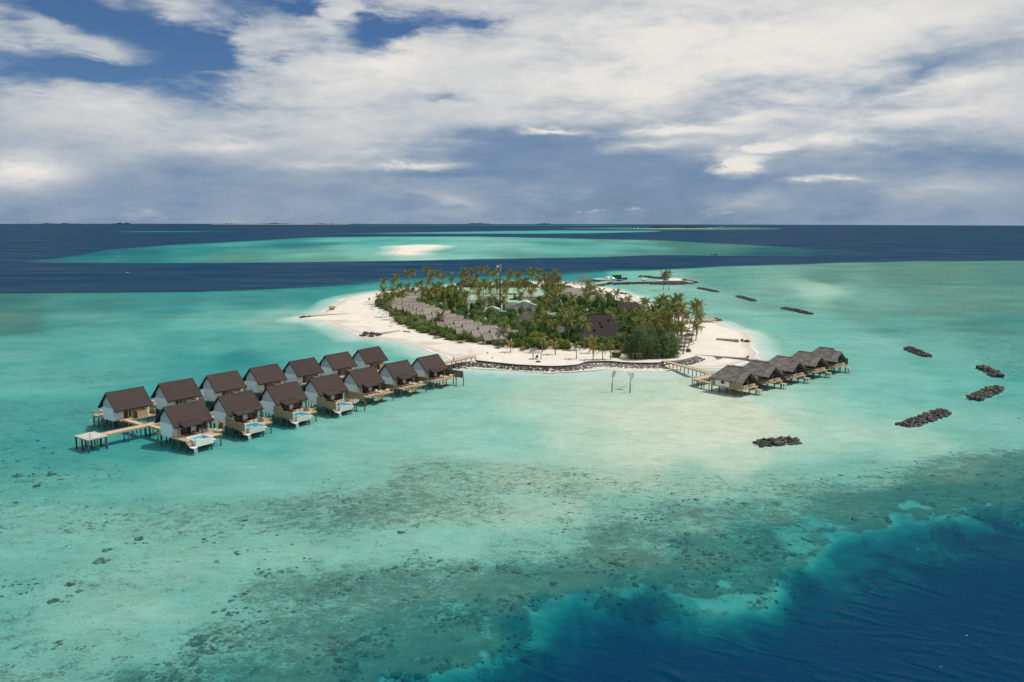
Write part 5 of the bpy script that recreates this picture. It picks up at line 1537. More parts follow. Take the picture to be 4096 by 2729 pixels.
PALMS = []
def addp(off, s, lst):
    for q in lst: PALMS.append((off[0] + q[0] * s, off[1] + q[1] * s, q[2], q[3] if len(q) > 3 else None))
addp((1480, 1050), .17, [(320,450,14),(310,650,9),(545,450,13),(630,340,15),(700,550,10),(900,260,17),(1005,230,17),(1335,175,20),(550,660,10),(880,570,10),(470,850,10),(210,810,6),(740,720,14),(1110,510,10),
    (1200,480,10),(1370,450,12),(1440,330,14),(1490,260,15),(1610,240,16),(1720,330,14),(1915,400,12),(2215,210,16),(2160,320,13),(2250,310,13),(1520,540,10),(1460,620,8),(1590,600,9),(1650,520,10),(1250,680,8),
    (1380,700,8),(1760,650,8),(1900,590,9),(2130,640,12),(2220,440,12),(2010,800,8),(2230,770,10),(370,810,6),(1640,1250,6),(1560,700,8),(1830,700,8),(1980,700,9)])
addp((1840, 1040), .17, [(280,270,14),(390,240,15),(515,220,15),(620,210,15),(670,280,14),(800,340,14),(850,280,14),(390,400,12),(1190,290,14),(1260,280,14),(1410,320,14),(1370,380,13),(1620,280,15),(1720,240,16),
    (1700,350,14),(1880,260,15),(1975,370,14),(2240,280,14),(2330,420,12),(1370,530,13),(1560,480,13),(250,580,12),(460,640,12),(560,520,12),(700,560,12),(740,660,11),(850,500,12),(1050,520,12),
    (1150,420,13),(1480,520,12),(1750,640,11),(1880,500,13),(2100,530,12),(2060,600,12),(2200,620,12),(120,830,11),(440,750,11),(560,980,11),(720,960,11),(1030,920,11),(1440,810,13),(1670,740,14),(1060,740,10),
    (1400,640,10),(2050,850,10),(2090,1040,10),(1880,1110,10),(1760,1400,8),(2010,1410,8),(300,620,11),(1260,560,11),(1960,640,10),(350,500,12),(900,640,11),(620,640,11),(1820,420,13),(1560,600,10),(1100,620,10)])
addp((2200, 1080), .17, [(110,60,14),(215,200,12),(320,370,11),(220,480,11),(900,330,12),(830,480,12),(950,450,11),(530,650,11),(1200,500,8),(1150,640,8),(1370,580,9),(1570,540,10),(1700,720,6),(1850,690,6),(2240,750,9),
    (880,640,8),(720,930,10),(300,1010,10),(380,870,9),(430,1180,10),(820,1250,11),(110,1300,8),(1980,1060,12),(2280,1120,12),(2080,1230,11),(1400,1060,7),(640,1100,9),(100,430,10),(50,330,12),(480,1000,9),(1030,420,10),(120,560,10)])
addp((2500, 1160), .1913, [(420,260,10),(700,240,15),(820,190,16),(1030,230,17),(1130,170,18),(900,330,14),(700,370,13),(1060,380,15),(1190,350,15),(1000,420,14),(280,680,12),(640,640,12),(790,540,13),(940,560,13),
    (610,420,12),(520,450,11),(860,470,12),(330,460,10),(1180,760,9),(720,480,13),(400,520,12),(470,600,13),(560,560,12),(1110,500,12)])
for (u, v, h, _) in PALMS:
    p = P(u, v, h + 1.0)
    near_y = p.y
    k = pr.choices('gyomd', (38, 30, 4, 18, 4))[0]
    hs = 'tall' if h >= 14 else ('medium' if h >= 10 else 'short')
    tone = {'g': 'green', 'y': 'yellow-green', 'o': 'golden', 'm': 'sun-tipped', 'd': 'dry-fringed'}[k]
    lb = where(p.x, p.y, f'{hs} {tone} coconut palm')
    palm(p.x, p.y, h + .8, lb, lb, k, nf=16 if near_y > 380 else 18, fl=1.12)
# leaning palms of the right beach: crown and foot both seen
D_ = lambda x_, y_, z_: P(2500 + x_ * .1913, 1160 + y_ * .1913, z_)
for cx, cy, bx, by, h, l in ((1430, 400, 1210, 1340, 17, 'tall palm with a long bowed trunk leaning right from the terrace end'), (1480, 800, 1300, 1255, 10, 'shorter palm leaning right beside the long bowed one'),
                             (1510, 340, 1385, 1090, 17, 'tallest leaning palm of the right beach clump'), (1520, 510, 1490, 960, 12, 'palm in front of the tallest leaning one on the right beach'),
                             (1270, 570, 1170, 1020, 12, 'leaning palm left of the long bowed trunk'), (1150, 800, 1130, 1250, 10, 'palm with a heavy dark crown over the parasols'), (1545, 600, 1480, 1050, 10, 'low palm of the right beach clump')):
    b = D_(bx, by, 1.2); s_ = (P(*[2500 + bx * .1913, 1160 + by * .1913], 1.2) - Vector((0, 0, CAMH))).length / FP
    hh = 1.2 + (by - cy) * .1913 * s_ * 1.02
    c = Vector((b.x + (cx - bx) * .1913 * s_, b.y + .8, hh))
    palm(c.x, c.y, hh, l, 'leaning palms of the right beach', 'y', base=(b.x, b.y), nf=18, fl=1.1)
# young palms along the near terrace
for i, (cu, cv, bu, bv, k, l) in enumerate(((2040, 1376, 2043, 1410, 'o', 'young orange-fronded palm left of the swing frame, the leftmost of the terrace row'),
        (2215, 1378, 2223, 1420, 'o', 'young straw-coloured palm right of the swing frame beside a round bush'), (2306, 1385, 2306, 1437, 'y', 'young green palm standing close behind the seawall, second from the left bush'),
        (2370, 1360, 2375, 1414, 'o', 'young golden palm standing at the back of the terrace'), (2369, 1395, 2373, 1441, 'o', 'young brown-tinged palm at the seawall in front of the golden one'),
        (2410, 1393, 2411, 1440, 'y', 'young palm at the seawall, between the brown-tinged one and the hedge'), (2441, 1382, 2443, 1439, 'y', 'young two-tiered palm at the seawall next to the low hedge'),
        (2484, 1385, 2482, 1425, 'd', 'dark dishevelled palm just left of the three dark pines'), (2488, 1350, 2489, 1400, 'g', 'green palm between the golden one and the hall roof'))):
    b = P(bu, bv, 1.1); s_ = (b - Vector((0, 0, CAMH))).length / FP
    hh = 1.1 + (bv - cv) * s_ * 1.03
    palm(b.x + (cu - bu) * s_, b.y + .2, hh, l, 'young palms on the near sand terrace', k, base=(b.x, b.y), nf=13, fl=.80)
for cu, cv, h, l in ((2019, 1309, 8, 'short palm growing up in front of the nearest beach villa roof'), (2167, 1350, 7, 'pale-stemmed palm over the hedge behind the swing frame'), (1820, 1330, 0, '')):
    if h: p = P(cu, cv, h); palm(p.x, p.y, h, l, 'palms by the near hedge', 'y', nf=15, fl=1.0)
for i in range(3):
    pass

# ------------------------------------------------------------------ buildings on the island
BOX = []      # footprints kept free of shrubs: centre x, y, radius
def hip_roof(mb, x0, y0, x1, y1, ze, zr, hip, axis='x', courses=10, mi=0):
    """hipped or gabled roof in courses"""
    for k in range(courses):
        a, b = k / courses, min(1.0, (k + 1.02) / courses)
        def ring(t, dz):
            if axis == 'x':
                ym = (y0 + y1) / 2; hx = hip * (1 - t)
                return [(x0 + hx, ym + (y0 - ym) * t, zr + (ze - zr) * t + dz), (x1 - hx, ym + (y0 - ym) * t, zr + (ze - zr) * t + dz), (x1 - hx, ym + (y1 - ym) * t, zr + (ze - zr) * t + dz), (x0 + hx, ym + (y1 - ym) * t, zr + (ze - zr) * t + dz)]
            xm = (x0 + x1) / 2; hy = hip * (1 - t)
            return [(xm + (x0 - xm) * t, y0 + hy, zr + (ze - zr) * t + dz), (xm + (x1 - xm) * t, y0 + hy, zr + (ze - zr) * t + dz), (xm + (x1 - xm) * t, y1 - hy, zr + (ze - zr) * t + dz), (xm + (x0 - xm) * t, y1 - hy, zr + (ze - zr) * t + dz)]
        A_, B_ = ring(a, 0), ring(b, .06)
        for i in range(4):
            j = (i + 1) % 4
            if hip == 0 and ((axis == 'x' and i in (1, 3)) or (axis == 'y' and i in (0, 2))): continue
            mb.quad(B_[i], B_[j], A_[j], A_[i], mi)
            C_ = [(q[0], q[1], q[2] - .08) for q in (B_[i], B_[j])]
            mb.quad(C_[0], C_[1], B_[j], B_[i], mi)
        if k == courses - 1: mb.quad(B_[3], B_[2], B_[1], B_[0], mi)


def building(name, label, o, rz, sx, sy, zw, zr, roofm, wallm, hip=0.0, axis='x', ov=.6, wins=(), z0=.9, courses=8, group=None, free=True, cat='building'):
    t = thing(name, label, cat, (o[0], o[1], z0), rz, group)
    mb = MB(); mb.box(-sx / 2, -sy / 2, -.6, sx / 2, sy / 2, zw)
    if hip == 0:
        if axis == 'x': prism(mb, [(-sy / 2, zw), (sy / 2, zw), (0, zr - .25)], -sx / 2, sx / 2)
        else:
            s = len(mb.v); mb.v += [(-sx / 2, -sy / 2, zw), (sx / 2, -sy / 2, zw), (0, -sy / 2, zr - .25), (-sx / 2, sy / 2, zw), (sx / 2, sy / 2, zw), (0, sy / 2, zr - .25)]
            mb.f += [(s, s + 1, s + 2), (s + 5, s + 4, s + 3)]; mb.mi += [0, 0]
    mb.build('wall', M[wallm], t)
    mb = MB(); hip_roof(mb, -sx / 2 - ov, -sy / 2 - ov, sx / 2 + ov, sy / 2 + ov, zw - .1, zr, hip, axis, courses); mb.build('roof', M[roofm], t)
    for (wx, wz, ww, wh) in wins:
        f = MB(); f.box(wx - ww / 2, -sy / 2 - .05, wz, wx + ww / 2, -sy / 2, wz + wh); fo_ = f.build('window', M['steel'], t)
        g_ = MB(); g_.box(wx - ww / 2 + .06, -sy / 2 - .07, wz + .06, wx + ww / 2 - .06, -sy / 2 - .052, wz + wh - .06); g_.build('pane', M['glass'], fo_)
    if free: BOX.append((o[0], o[1], max(sx, sy) * .52))
    return t


g = P(2100, 1250, 2); building('service_building', 'white gable-fronted building with a pale green roof, nearest of the green-roofed group', (g.x, g.y + 6), R(-3), 12.5, 12, 5.0, 7.2, 'greenroof', 'grayrender', 0, 'y', .7, courses=6)
g = P(2055, 1252, 2); building('service_annex', 'plain white block joined to the left of the gable-fronted green-roofed building', (g.x - 1, g.y + 9), R(-3), 7, 9, 6.6, 7.2, 'greenroof', 'grayrender', 0, 'x', .3, courses=4)
g = P(2125, 1222, 2); building('service_building', 'green hip-roofed building with three small dark windows behind the gable-fronted one', (g.x + 1, g.y + 12), R(-3), 19, 12, 6.0, 9.6, 'greenroof', 'grayrender', 5, 'x', .8, wins=((4.4, 3.7, 1.0, 1.3), (6.2, 3.7, 1.0, 1.3), (8, 3.7, .9, 1.3)))
g = P(1935, 1225, 2); building('service_building', 'long low building with a faded green roof left of the phone mast', (g.x, g.y + 18), R(-2), 34, 9, 3.6, 6.2, 'greenroof', 'white', 0, 'x', .7, wins=((-3, 1.5, 2.5, 1.4), (4, 1.5, 2.5, 1.4), (10, 1.5, 2.5, 1.4)))
g = P(1975, 1210, 2); building('service_building', 'long yellowish-green roofed building farthest back behind the phone mast', (g.x + 4, g.y + 34), R(-2), 56, 9, 4.4, 7.4, 'greenroof', 'white', 0, 'x', .7, wins=tuple((k * 5 - 20, 1.6, 3, 1.6) for k in range(9)))
g = P(1977, 1252, 2); building('small_store', 'small white store with a green gable roof left of the green tank', (g.x - 1, g.y + 2), R(-3), 7.5, 6, 3.0, 4.6, 'greenroof', 'grayrender', 0, 'y', .5, courses=5)
g = P(2010, 1262, 2); t = thing('water_tank', 'round dark green water tank at the foot of the phone mast', 'tank', (g.x, g.y + 1.5, 1.0))
mb = MB(); mb.lathe([(0, -.3), (2.6, -.3), (2.6, 2.9), (2.62, 2.95), (2.62, 3.1), (2.5, 3.12)], 28); mb.build('tank_shell', M['tank'], t, True)
mb = MB(); mb.lathe([(2.5, 3.1), (1.6, 3.35), (0, 3.5)], 28); mb.build('lid', M['tanklid'], t, True)
mb = MB(); mb.lathe([(2.63, 2.1), (2.68, 2.1), (2.68, 2.22), (2.63, 2.22)], 28); mb.build('hoop', M['tanklid'], t)
BOX.append((g.x, g.y + 1, 3.5))
# telecom mast
g = P(2000, 1250, 1.5); MZ = 27.5
t = thing('telecom_mast', 'tall dark phone mast with white dish antennas rising above the palms', 'mast', (g.x, g.y + 3, 1.0))
mb = MB(); mb.tube([(0, 0, -.5), (0, 0, 9), (0, 0, 18), (0, 0, MZ)], [.55, .48, .40, .30], 12); mb.build('mast_pole', M['steel'], t, True)
for k, (a, r_, z_) in enumerate(((-1.2, .75, MZ - 1.6), (-.9, .45, MZ - 5.8))):
    mb = MB(); mb.lathe([(0, 0), (r_ * .7, .04), (r_, .25), (r_, .5), (r_ * .95, .52), (0, .56)], 16); mb.build('dish', M['paint'], t, True, loc=(a, -.4, z_), rot=(R(90), 0, R(-20)))
for a, b in ((.15, -.5), (.62, -.1), (-.3, .5)):
    mb = MB(); mb.box(a - .14, b - .09, MZ - 4.4, a + .14, b + .09, MZ - .4); mb.build('panel_antenna', M['grayrender'], t)
mb = MB(); mb.tube([(0, 0, MZ), (0, 0, MZ + 1.4)], .04, 5); mb.bar((-.8, 0, MZ - .7), (.8, 0, MZ - .7), .08); mb.bar((-1.2, -.3, MZ - 1.4), (0, 0, MZ - 1.4), .08); mb.build('lightning_rod', M['steel'], t)
# the hall with the big dark roof
g = P(2415, 1372, 2)
t = thing('main_hall', 'big hall under one huge dark shingled roof in the middle of the trees', 'building', (g.x + .5, g.y + 9, .9), R(8))
mb = MB(); mb.box(-11, -7, -.5, 8, 9, 2.2); mb.build('wall', M['brown'], t)
mb = MB(); hip_roof(mb, -13.0, -10.5, 10, 12, 1.6, 12.0, 7.5, 'x', 26); mb.build('roof', mat('aged_dark_shingle', (0.026, 0.019, 0.018), (0.040, 0.030, 0.027), 0.9, 0.85, 0.4, 2.0, (0.7, 1.0, 6.0)), t)
mb = MB(); mb.bar((-5.5, .75, 12.05), (2.5, .75, 12.05), .5, .25); mb.build('ridge_cap', M['tile_edge'], t)
for k, (a, b, c) in enumerate(((-2.0, -3.2, 8.95), (-1.6, -4.6, 7.7), (2.0, -2, 10.0), (-5, -6, 6.5))):
    mb = MB(); mb.box(a - .3, b - .3, c - .8, a + .3, b + .3, c + .15); mb.build('roof_vent', M['tile_edge'], t)
BOX += [(g.x, g.y + 4, 8.5), (g.x + 1, g.y + 11, 10)]
# other roofs among the palms
def simple(label, u, v, z, sx, sy, zw, zr, roofm, wallm, hip, axis='x', rz=0, **kw): q = P(u, v, z); return building(kw.pop('name', 'lodge'), label, (q.x, q.y), rz, sx, sy, zw, zr, roofm, wallm, hip, axis, **kw)
simple('dark pyramid-roofed pavilion beyond the palms at the far left', 1880, 1128, 6, 17, 17, 3.4, 9.5, 'tile', 'brown', 8.9, rz=R(20), courses=14, name='pavilion')
simple('dark-roofed lodge between palms right of the phone mast', 2040, 1150, 5, 14, 9, 4.5, 8.5, 'tile', 'brown', 3, rz=R(10), courses=12)
simple('dark-roofed lodge half hidden by palms, middle one at the back', 2105, 1150, 5, 11, 8, 4.5, 8.5, 'tile', 'screen_dark', 3, rz=R(-10), courses=12)
simple('small dark roof beyond the palms left of the harbour', 2205, 1112, 5, 12, 9, 4, 7.5, 'tile', 'brown', 3, courses=10)
simple('broad grey-brown roofed lodge with a dark slope below the harbour', 2290, 1168, 5, 19, 12, 3.2, 6.8, 'thatch_b', 'brown', 1, rz=R(-4), courses=10)
simple('low pale-walled lodge with a thatched roof right of the broad lodge', 2305, 1190, 3.5, 15, 8, 2.8, 5.0, 'thatch_b', 'grayrender', 1.5, rz=R(-6))
simple('grey thatched lodge among palms in front of the far right beach', 2375, 1202, 3.5, 13, 9, 3.0, 6.0, 'thatch_b', 'white', 1.5, rz=R(-10))
simple('second grey thatched lodge near the far right beach', 2425, 1205, 3.2, 9, 8, 2.6, 5.4, 'thatch_b', 'white', 1.5, rz=R(-10))
simple('dark thatched restaurant beside the white canvas roof', 2520, 1236, 4, 15, 10, 3.2, 7.0, 'tile', 'brown', 4, rz=R(-28), name='restaurant')
q = P(2550, 1226, 4.0); t = thing('canvas_shelter', 'flat white canvas roof on posts behind the dark restaurant roof', 'shelter', (q.x, q.y, 1.0), R(-14))
mb = MB(); mb.hexa([(-6, -5, 2.9), (6.5, -5, 2.9), (6, 5, 3.6), (-6, 5, 3.6), (-6, -5, 3.05), (6.5, -5, 3.05), (6, 5, 3.75), (-6, 5, 3.75)]); mb.build('canvas_roof', M['sandstone'], t)
for a in (-5.6, 5.8):
    for b in (-4.6, 4.6): mb = MB(); mb.box(a - .1, b - .1, -.4, a + .1, b + .1, 3.1); mb.build('post', M['beam'], t)
mb = MB(); mb.box(-6, 5.1, 3.5, 6.2, 5.5, 4.0); mb.build('ridge_beam', M['screen'], t)
simple('pale flat-topped building glimpsed left of the big dark tree', 2372, 1243, 4, 6, 5, 3.6, 4.2, 'sandstone', 'grayrender', 1, courses=3, name='pale_building')
simple('dark steep roof peeping out left of the centre palms', 2120, 1278, 5, 7, 8, 3, 7.4, 'thatch', 'brown', 0, 'y', rz=R(35), courses=8)
simple('grey thatched roof corner showing between the palms above the near hedge', 2238, 1330, 3, 6, 5, 2.6, 4.8, 'thatch', 'wallgrey', 1, rz=R(-30), courses=6, name='thatched_hut')

M['thatch_m'] = mat('weathered_thatch', (0.19, 0.162, 0.14), (0.30, 0.262, 0.232), 1.1, 0.95, 1.0, 5, (1, 1, 2.5), rnd=0.10, bdist=0.12)
# beach villas in a diagonal row
Z4 = lambda x_, y_, z_: P(1500 + x_ * .2549, 1130 + y_ * .2549, z_)
BVL = [(1800, 728), (1620, 680), (1370, 645), (1240, 598), (1072, 560), (985, 500), (890, 450), (745, 400), (650, 385), (590, 345), (535, 322), (425, 300), (345, 278), (300, 240), (470, 212), (600, 135), (470, 150)]
nb_ = len(BVL)
NTH = ['', 'first', 'second', 'third', 'fourth', 'fifth', 'sixth', 'seventh', 'eighth', 'ninth', 'tenth', 'eleventh', 'twelfth', 'thirteenth', 'fourteenth', 'fifteenth', 'sixteenth']
for i, (a, b) in enumerate(BVL):
    q = Z4(a, b, 7.2); first = i == 0
    rz = R(17)
    k = 1.0 if i < 14 else .95
    pos = 'nearest the walkway' if i == 0 else ('farthest up the row' if i == nb_ - 1 else NTH[i] + ' up the row from the orange gable')
    desc = ['with an orange gable over its open porch', 'with a round leafy tree before its porch', 'with its small porch roof showing on the left'][0 if i == 0 else (1 if i == 1 else 2)]
    lbl = f'grey thatched beach villa, {pos}' + (', ' + desc if i < 1 else '')
    t = thing('beach_villa', lbl, 'villa', (q.x, q.y, .9), rz, 'grey thatched beach villas in a diagonal row')
    tm = M['thatch_m'] if i < 6 else M['thatch_b']
    def mk(tm=tm): mb = MB(); thatch_roof(mb, 0, 8.8, 0, 5.2, 6.3, 2.5); return mb.mesh('main_roof', tm)
    def mk2(tm=tm): mb = MB(); thatch_roof(mb, 8.3, 13.4, .4, 4.4, 5.4, 2.3, 0, 1.0); return mb.mesh('rear_roof', tm)
    def mk3(tm=tm): mb = MB(); thatch_roof(mb, -3.6, .2, -1.9, 2.9, 4.9, 2.2); return mb.mesh('porch_roof', tm)
    for k_, (a_, b_) in enumerate((((0, 0, 6.34), (8.8, 0, 6.34)), ((8.5, .4, 5.44), (12.6, .4, 5.44)), ((-3.6, -1.9, 4.94), (0, -1.9, 4.94)))):
        link('ridge_cap', cached(('bmr', k_), lambda: (lambda mb: (mb.bar(a_, b_, .3, .14), mb.mesh('ridge_cap', M['thatch_b']))[1])(MB())), t)
    link('main_roof', cached(('bm', tm.name), mk), t); link('rear_roof', cached(('bm2', tm.name), mk2), t); link('porch_roof', cached(('bm3', tm.name), mk3), t)
    def wl(): mb = MB(); mb.box(.3, -4.2, -.5, 8.5, 4.2, 2.9); prism(mb, [(-4.2, 2.9), (4.2, 2.9), (0, 6.0)], .35, 8.45); mb.box(8.5, -3.2, -.5, 13, 3.8, 2.6); return mb.mesh('wall', M['screen_dark'])
    link('wall', cached('bwl', wl), t)
    if i < 4:
        def gb(): mb = MB(); prism(mb, [(-4.6, 2.2), (.8, 2.2), (-1.9, 4.55)], -3.3, -3.2); return mb.mesh('gable_panel', M['orange'])
        def pw(): mb = MB(); mb.box(-3.4, -4.6, -.4, -3.25, -4.45, 2.3); mb.box(-3.4, .5, -.4, -3.25, .65, 2.3); mb.box(-.3, -4.6, -.4, -.15, -4.45, 2.3); mb.bar((-3.3, -4.5, 2.25), (-.2, -4.5, 2.25), .12, .12); return mb.mesh('porch_frame', M['paint'])
        def pb_(): mb = MB(); mb.box(-1.3, -4.2, -.3, -1.2, .6, 2.3); return mb.mesh('porch_wall', M['screen_dark'])
        def pd(): mb = MB(); mb.lathe([(0, .22), (4.4, .22), (4.6, .05), (4.6, -.5)], 18, (-2.2, -3.2), sy=.75); return mb.mesh('terrace', M['wallgrey'])
        link('gable_panel', cached('bgb', gb), t); link('porch_frame', cached('bpw', pw), t); link('porch_wall', cached('bpb', pb_), t); link('terrace', cached('bpd', pd), t)
    c = Vector((q.x, q.y, 0)) + Matrix.Rotation(rz, 3, 'Z') @ Vector((6, 0, 0)); BOX.append((c.x, c.y, 5.0)); BOX.append((q.x, q.y, 2.8))

# ------------------------------------------------------------------ shrubs and broad-leaved trees
LB = {}
for nme, mk_, cnt, lf in (('leaf_dark', 'leaf_dark', 1500, .115), ('leaf_mid', 'leaf_mid', 1500, .115), ('leaf_olive', 'leaf_olive', 1900, .085), ('leaf_yellow', 'leaf_yellow', 1300, .13), ('twig', 'twig', 700, .07)):
    LB[nme] = [leaf_blob((nme, i), cnt, 7, M[mk_], lf, .8, 200 + i + len(nme)) for i in range(3)]
sr = random.Random(9)
vx = [p[0] for p in VEG]; vy = [p[1] for p in VEG]
cand = []; cellsz = 6.1
yy = min(vy)
while yy < max(vy):
    xx = min(vx)
    while xx < max(vx):
        cand.append((xx + sr.uniform(-1.9, 1.9), yy + sr.uniform(-1.9, 1.9))); xx += cellsz * (1 if yy < 400 else 1.45)
    yy += cellsz * (1 if yy < 400 else 1.5)
ca_ = np.array(cand); ins = sdf(ca_[:, 0], ca_[:, 1], VEG)
nsh = 0
KIND = {'leaf_dark': 'dark glossy', 'leaf_mid': 'mid green', 'leaf_olive': 'grey-green scrubby', 'leaf_yellow': 'bright yellow-green'}
for (x_, y_), s_ in zip(cand, ins):
    if s_ < 1.2: continue
    if any((x_ - b[0]) ** 2 + (y_ - b[1]) ** 2 < b[2] ** 2 for b in BOX): continue
    u, v = proj_np(x_, y_, 1.0)
    left = v > 1200 and u < 1500 + (v - 1200) * 2.6 + 60          # scrub belt before the beach villas
    edge = s_ < 5
    if left: kd = sr.choices(('leaf_olive', 'leaf_mid', 'leaf_yellow', 'leaf_dark'), (55, 25, 13, 7))[0]; hh = sr.uniform(2.2, 3.8); rad = sr.uniform(2.6, 4.2)
    elif v > 1385 or (edge and v > 1360): kd = sr.choices(('leaf_yellow', 'leaf_mid', 'leaf_olive'), (55, 35, 10))[0]; hh = sr.uniform(2.2, 3.4); rad = sr.uniform(2.2, 3.2)
    elif u > 2500: kd = sr.choices(('leaf_mid', 'leaf_yellow', 'leaf_dark'), (50, 25, 25))[0]; hh = sr.uniform(3.2, 6.0); rad = sr.uniform(2.6, 3.8)
    elif v < 1200: kd = sr.choices(('leaf_olive', 'leaf_dark', 'leaf_mid'), (30, 35, 35))[0]; hh = sr.uniform(3, 5.0); rad = sr.uniform(3.2, 4.6)
    else: kd = sr.choices(('leaf_dark', 'leaf_mid', 'leaf_yellow'), (62, 28, 10))[0]; hh = sr.uniform(4.0, 7.2); rad = sr.uniform(3.0, 4.8)
    for bx, by, br in ((P(2120, 1290, 3).x, P(2120, 1290, 3).y, 26), (P(1990, 1290, 3).x, P(1990, 1290, 3).y, 24)):
        if (x_ - bx) ** 2 + (y_ - by) ** 2 < br ** 2: hh = min(hh, 5.0)
    z0 = zat(x_, y_) - .1
    hs = 'low' if hh < 3 else ('middling' if hh < 5 else 'tall')
    lb = where(x_, y_, f'{hs} {KIND[kd]} ' + ('shrub' if hh < 4.2 else 'tree'))
    t = thing('shrub' if hh < 4.2 else 'broadleaf_tree', lb, 'shrub' if hh < 4.2 else 'tree', (x_, y_, z0), sr.uniform(0, 6.3), lb)
    link('crown', sr.choice(LB[kd]), t, (0, 0, 0), scale=(rad, rad * sr.uniform(.85, 1.1), hh))
    link('trunk', trunk_mesh(('tk', nsh % 3), 3, nsh % 3), t, (0, 0, 0), scale=(rad, rad, hh)); nsh += 1
print('shrubs', nsh)
SCRUB = ground([(1490, 1222), (1511, 1240), (1548, 1258), (1562, 1282), (1589, 1304), (1633, 1318), (1670, 1334), (1725, 1352), (1800, 1370), (1872, 1384), (1930, 1390), (1915, 1360), (1850, 1345), (1790, 1325),
    (1730, 1302), (1700, 1285), (1660, 1268), (1620, 1256), (1580, 1243), (1545, 1228), (1510, 1212)])
sx0, sx1, sy0, sy1 = min(p[0] for p in SCRUB), max(p[0] for p in SCRUB), min(p[1] for p in SCRUB), max(p[1] for p in SCRUB)
cs = [(sr.uniform(sx0, sx1), sr.uniform(sy0, sy1)) for _ in range(1500)]; ci = np.array(cs); ii = sdf(ci[:, 0], ci[:, 1], SCRUB); pl_ = []
for (x_, y_), s_ in zip(cs, ii):
    if s_ < 1.0 or any((x_ - a) ** 2 + (y_ - b) ** 2 < 3.7 ** 2 for a, b in pl_) or len(pl_) > 95: continue
    pl_.append((x_, y_)); kd = sr.choices(('leaf_olive', 'leaf_mid', 'leaf_yellow'), (52, 30, 18))[0]; rad = sr.uniform(2.6, 3.8); hh = sr.uniform(2.8, 4.6) * (1 if s_ > 3 else .7)
    lb = where(x_, y_, f"{'low' if hh < 2.9 else ('dense' if hh < 3.6 else 'high')} {KIND[kd]} scrub bush")
    t = thing('shrub', lb, 'shrub', (x_, y_, zat(x_, y_) - .1), sr.uniform(0, 6.3), lb)
    link('crown', sr.choice(LB[kd]), t, (0, 0, 0), scale=(rad, rad * sr.uniform(.85, 1.1), hh)); link('trunk', trunk_mesh(('tk', 0), 3, 0), t, scale=(rad, rad, hh))
for (u, v, hh, rad, kd, l) in ((2352, 1392, 5.0, 4.0, 'leaf_mid', 'mid green tree at the lower left corner of the hall roof'), (2400, 1398, 5.6, 4.0, 'leaf_dark', 'dark tree at the foot of the hall roof, left one'), (2445, 1400, 5.4, 3.8, 'leaf_mid', 'mid green tree at the foot of the hall roof, right one'),
        (2490, 1395, 6.5, 4.0, 'leaf_mid', 'leafy green tree at the lower right corner of the hall roof'), (2515, 1360, 7.5, 4.0, 'leaf_mid', 'tall leafy tree along the right edge of the hall roof'), (2330, 1360, 6.0, 4.5, 'leaf_dark', 'dark tree along the lower left slope of the hall roof'),
        (2535, 1330, 8.0, 4.0, 'leaf_dark', 'dark tree behind the right end of the hall roof'), (2390, 1265, 11.5, 6.0, 'leaf_dark', 'biggest dark spreading tree, directly behind the big hall roof'), (2440, 1262, 10, 5.0, 'leaf_dark', 'big dark tree right behind the hall roof, right half'),
        (2350, 1258, 9, 4.5, 'leaf_dark', 'big dark tree behind the hall roof, left half'), (2380, 1300, 7.5, 4.2, 'leaf_mid', 'green tree leaning over the left side of the hall roof'), (2300, 1305, 7, 5, 'leaf_dark', 'wide dark tree left of the hall roof'),
        (1870, 1340, 5.2, 4.2, 'leaf_mid', 'round rich green tree in front of the second beach villa'), (1915, 1352, 4.2, 3.0, 'leaf_yellow', 'small yellowish tree beside the orange porch gable'), (1640, 1300, 4.2, 5.2, 'leaf_olive', 'broad grey-green scrub mound above the loungers'),
        (1690, 1318, 4.4, 5.2, 'leaf_olive', 'second broad grey-green scrub mound above the loungers'), (1745, 1330, 4.4, 4.6, 'leaf_olive', 'grey-green scrub mound nearest the small groyne'), (1700, 1256, 4.8, 4.4, 'leaf_mid', 'leafy green tree between the beach villas in mid row'),
        (2245, 1396, 4.2, 3.6, 'leaf_yellow', 'round yellow-green bush on the sand right of the swing frame'), (2268, 1400, 3.6, 3.2, 'leaf_yellow', 'smaller yellow-green bush joined to the round one'), (2110, 1385, 4.2, 3.8, 'leaf_yellow', 'yellow-green bush over the stone-edged bed'),
        (2145, 1392, 4.4, 3.6, 'leaf_yellow', 'leafy bush behind the swing frame'), (2070, 1390, 3.6, 3.2, 'leaf_yellow', 'light green bush beside the leftmost terrace palm'), (2465, 1432, 2.6, 2.4, 'leaf_yellow', 'low light green hedge left of the dark pines'),
        (2757, 1408, 1.8, 1.6, 'leaf_olive', 'small lone bush at the end of the terrace by the right beach'), (2010, 1390, 2.6, 2.6, 'twig', 'grey leafless bush beside the nearest beach villa'), (1990, 1396, 1.6, 2.2, 'twig', 'low tangle of dry twigs before the nearest beach villa'),
        (2090, 1405, 2.0, 2.2, 'twig', 'dry twiggy bush under the yellow-green hedge'), (1840, 1372, 1.5, 3.0, 'twig', 'dry creeping twigs on the sand before the round green tree'), (1745, 1352, 1.2, 3.0, 'twig', 'dry creeping twigs below the scrub mound')):
    g = P(u, v, 1.2); t = thing('broadleaf_tree' if hh > 4.3 else 'shrub', l, 'tree' if hh > 4.3 else 'shrub', (g.x, g.y + rad * .5, zat(g.x, g.y + rad * .5) - .1), sr.uniform(0, 6))
    link('crown', LB[kd][nsh % 3], t, scale=(rad, rad, hh)); link('trunk', trunk_mesh(('tk', nsh % 3), 3, nsh % 3), t, scale=(rad, rad, hh)); nsh += 1
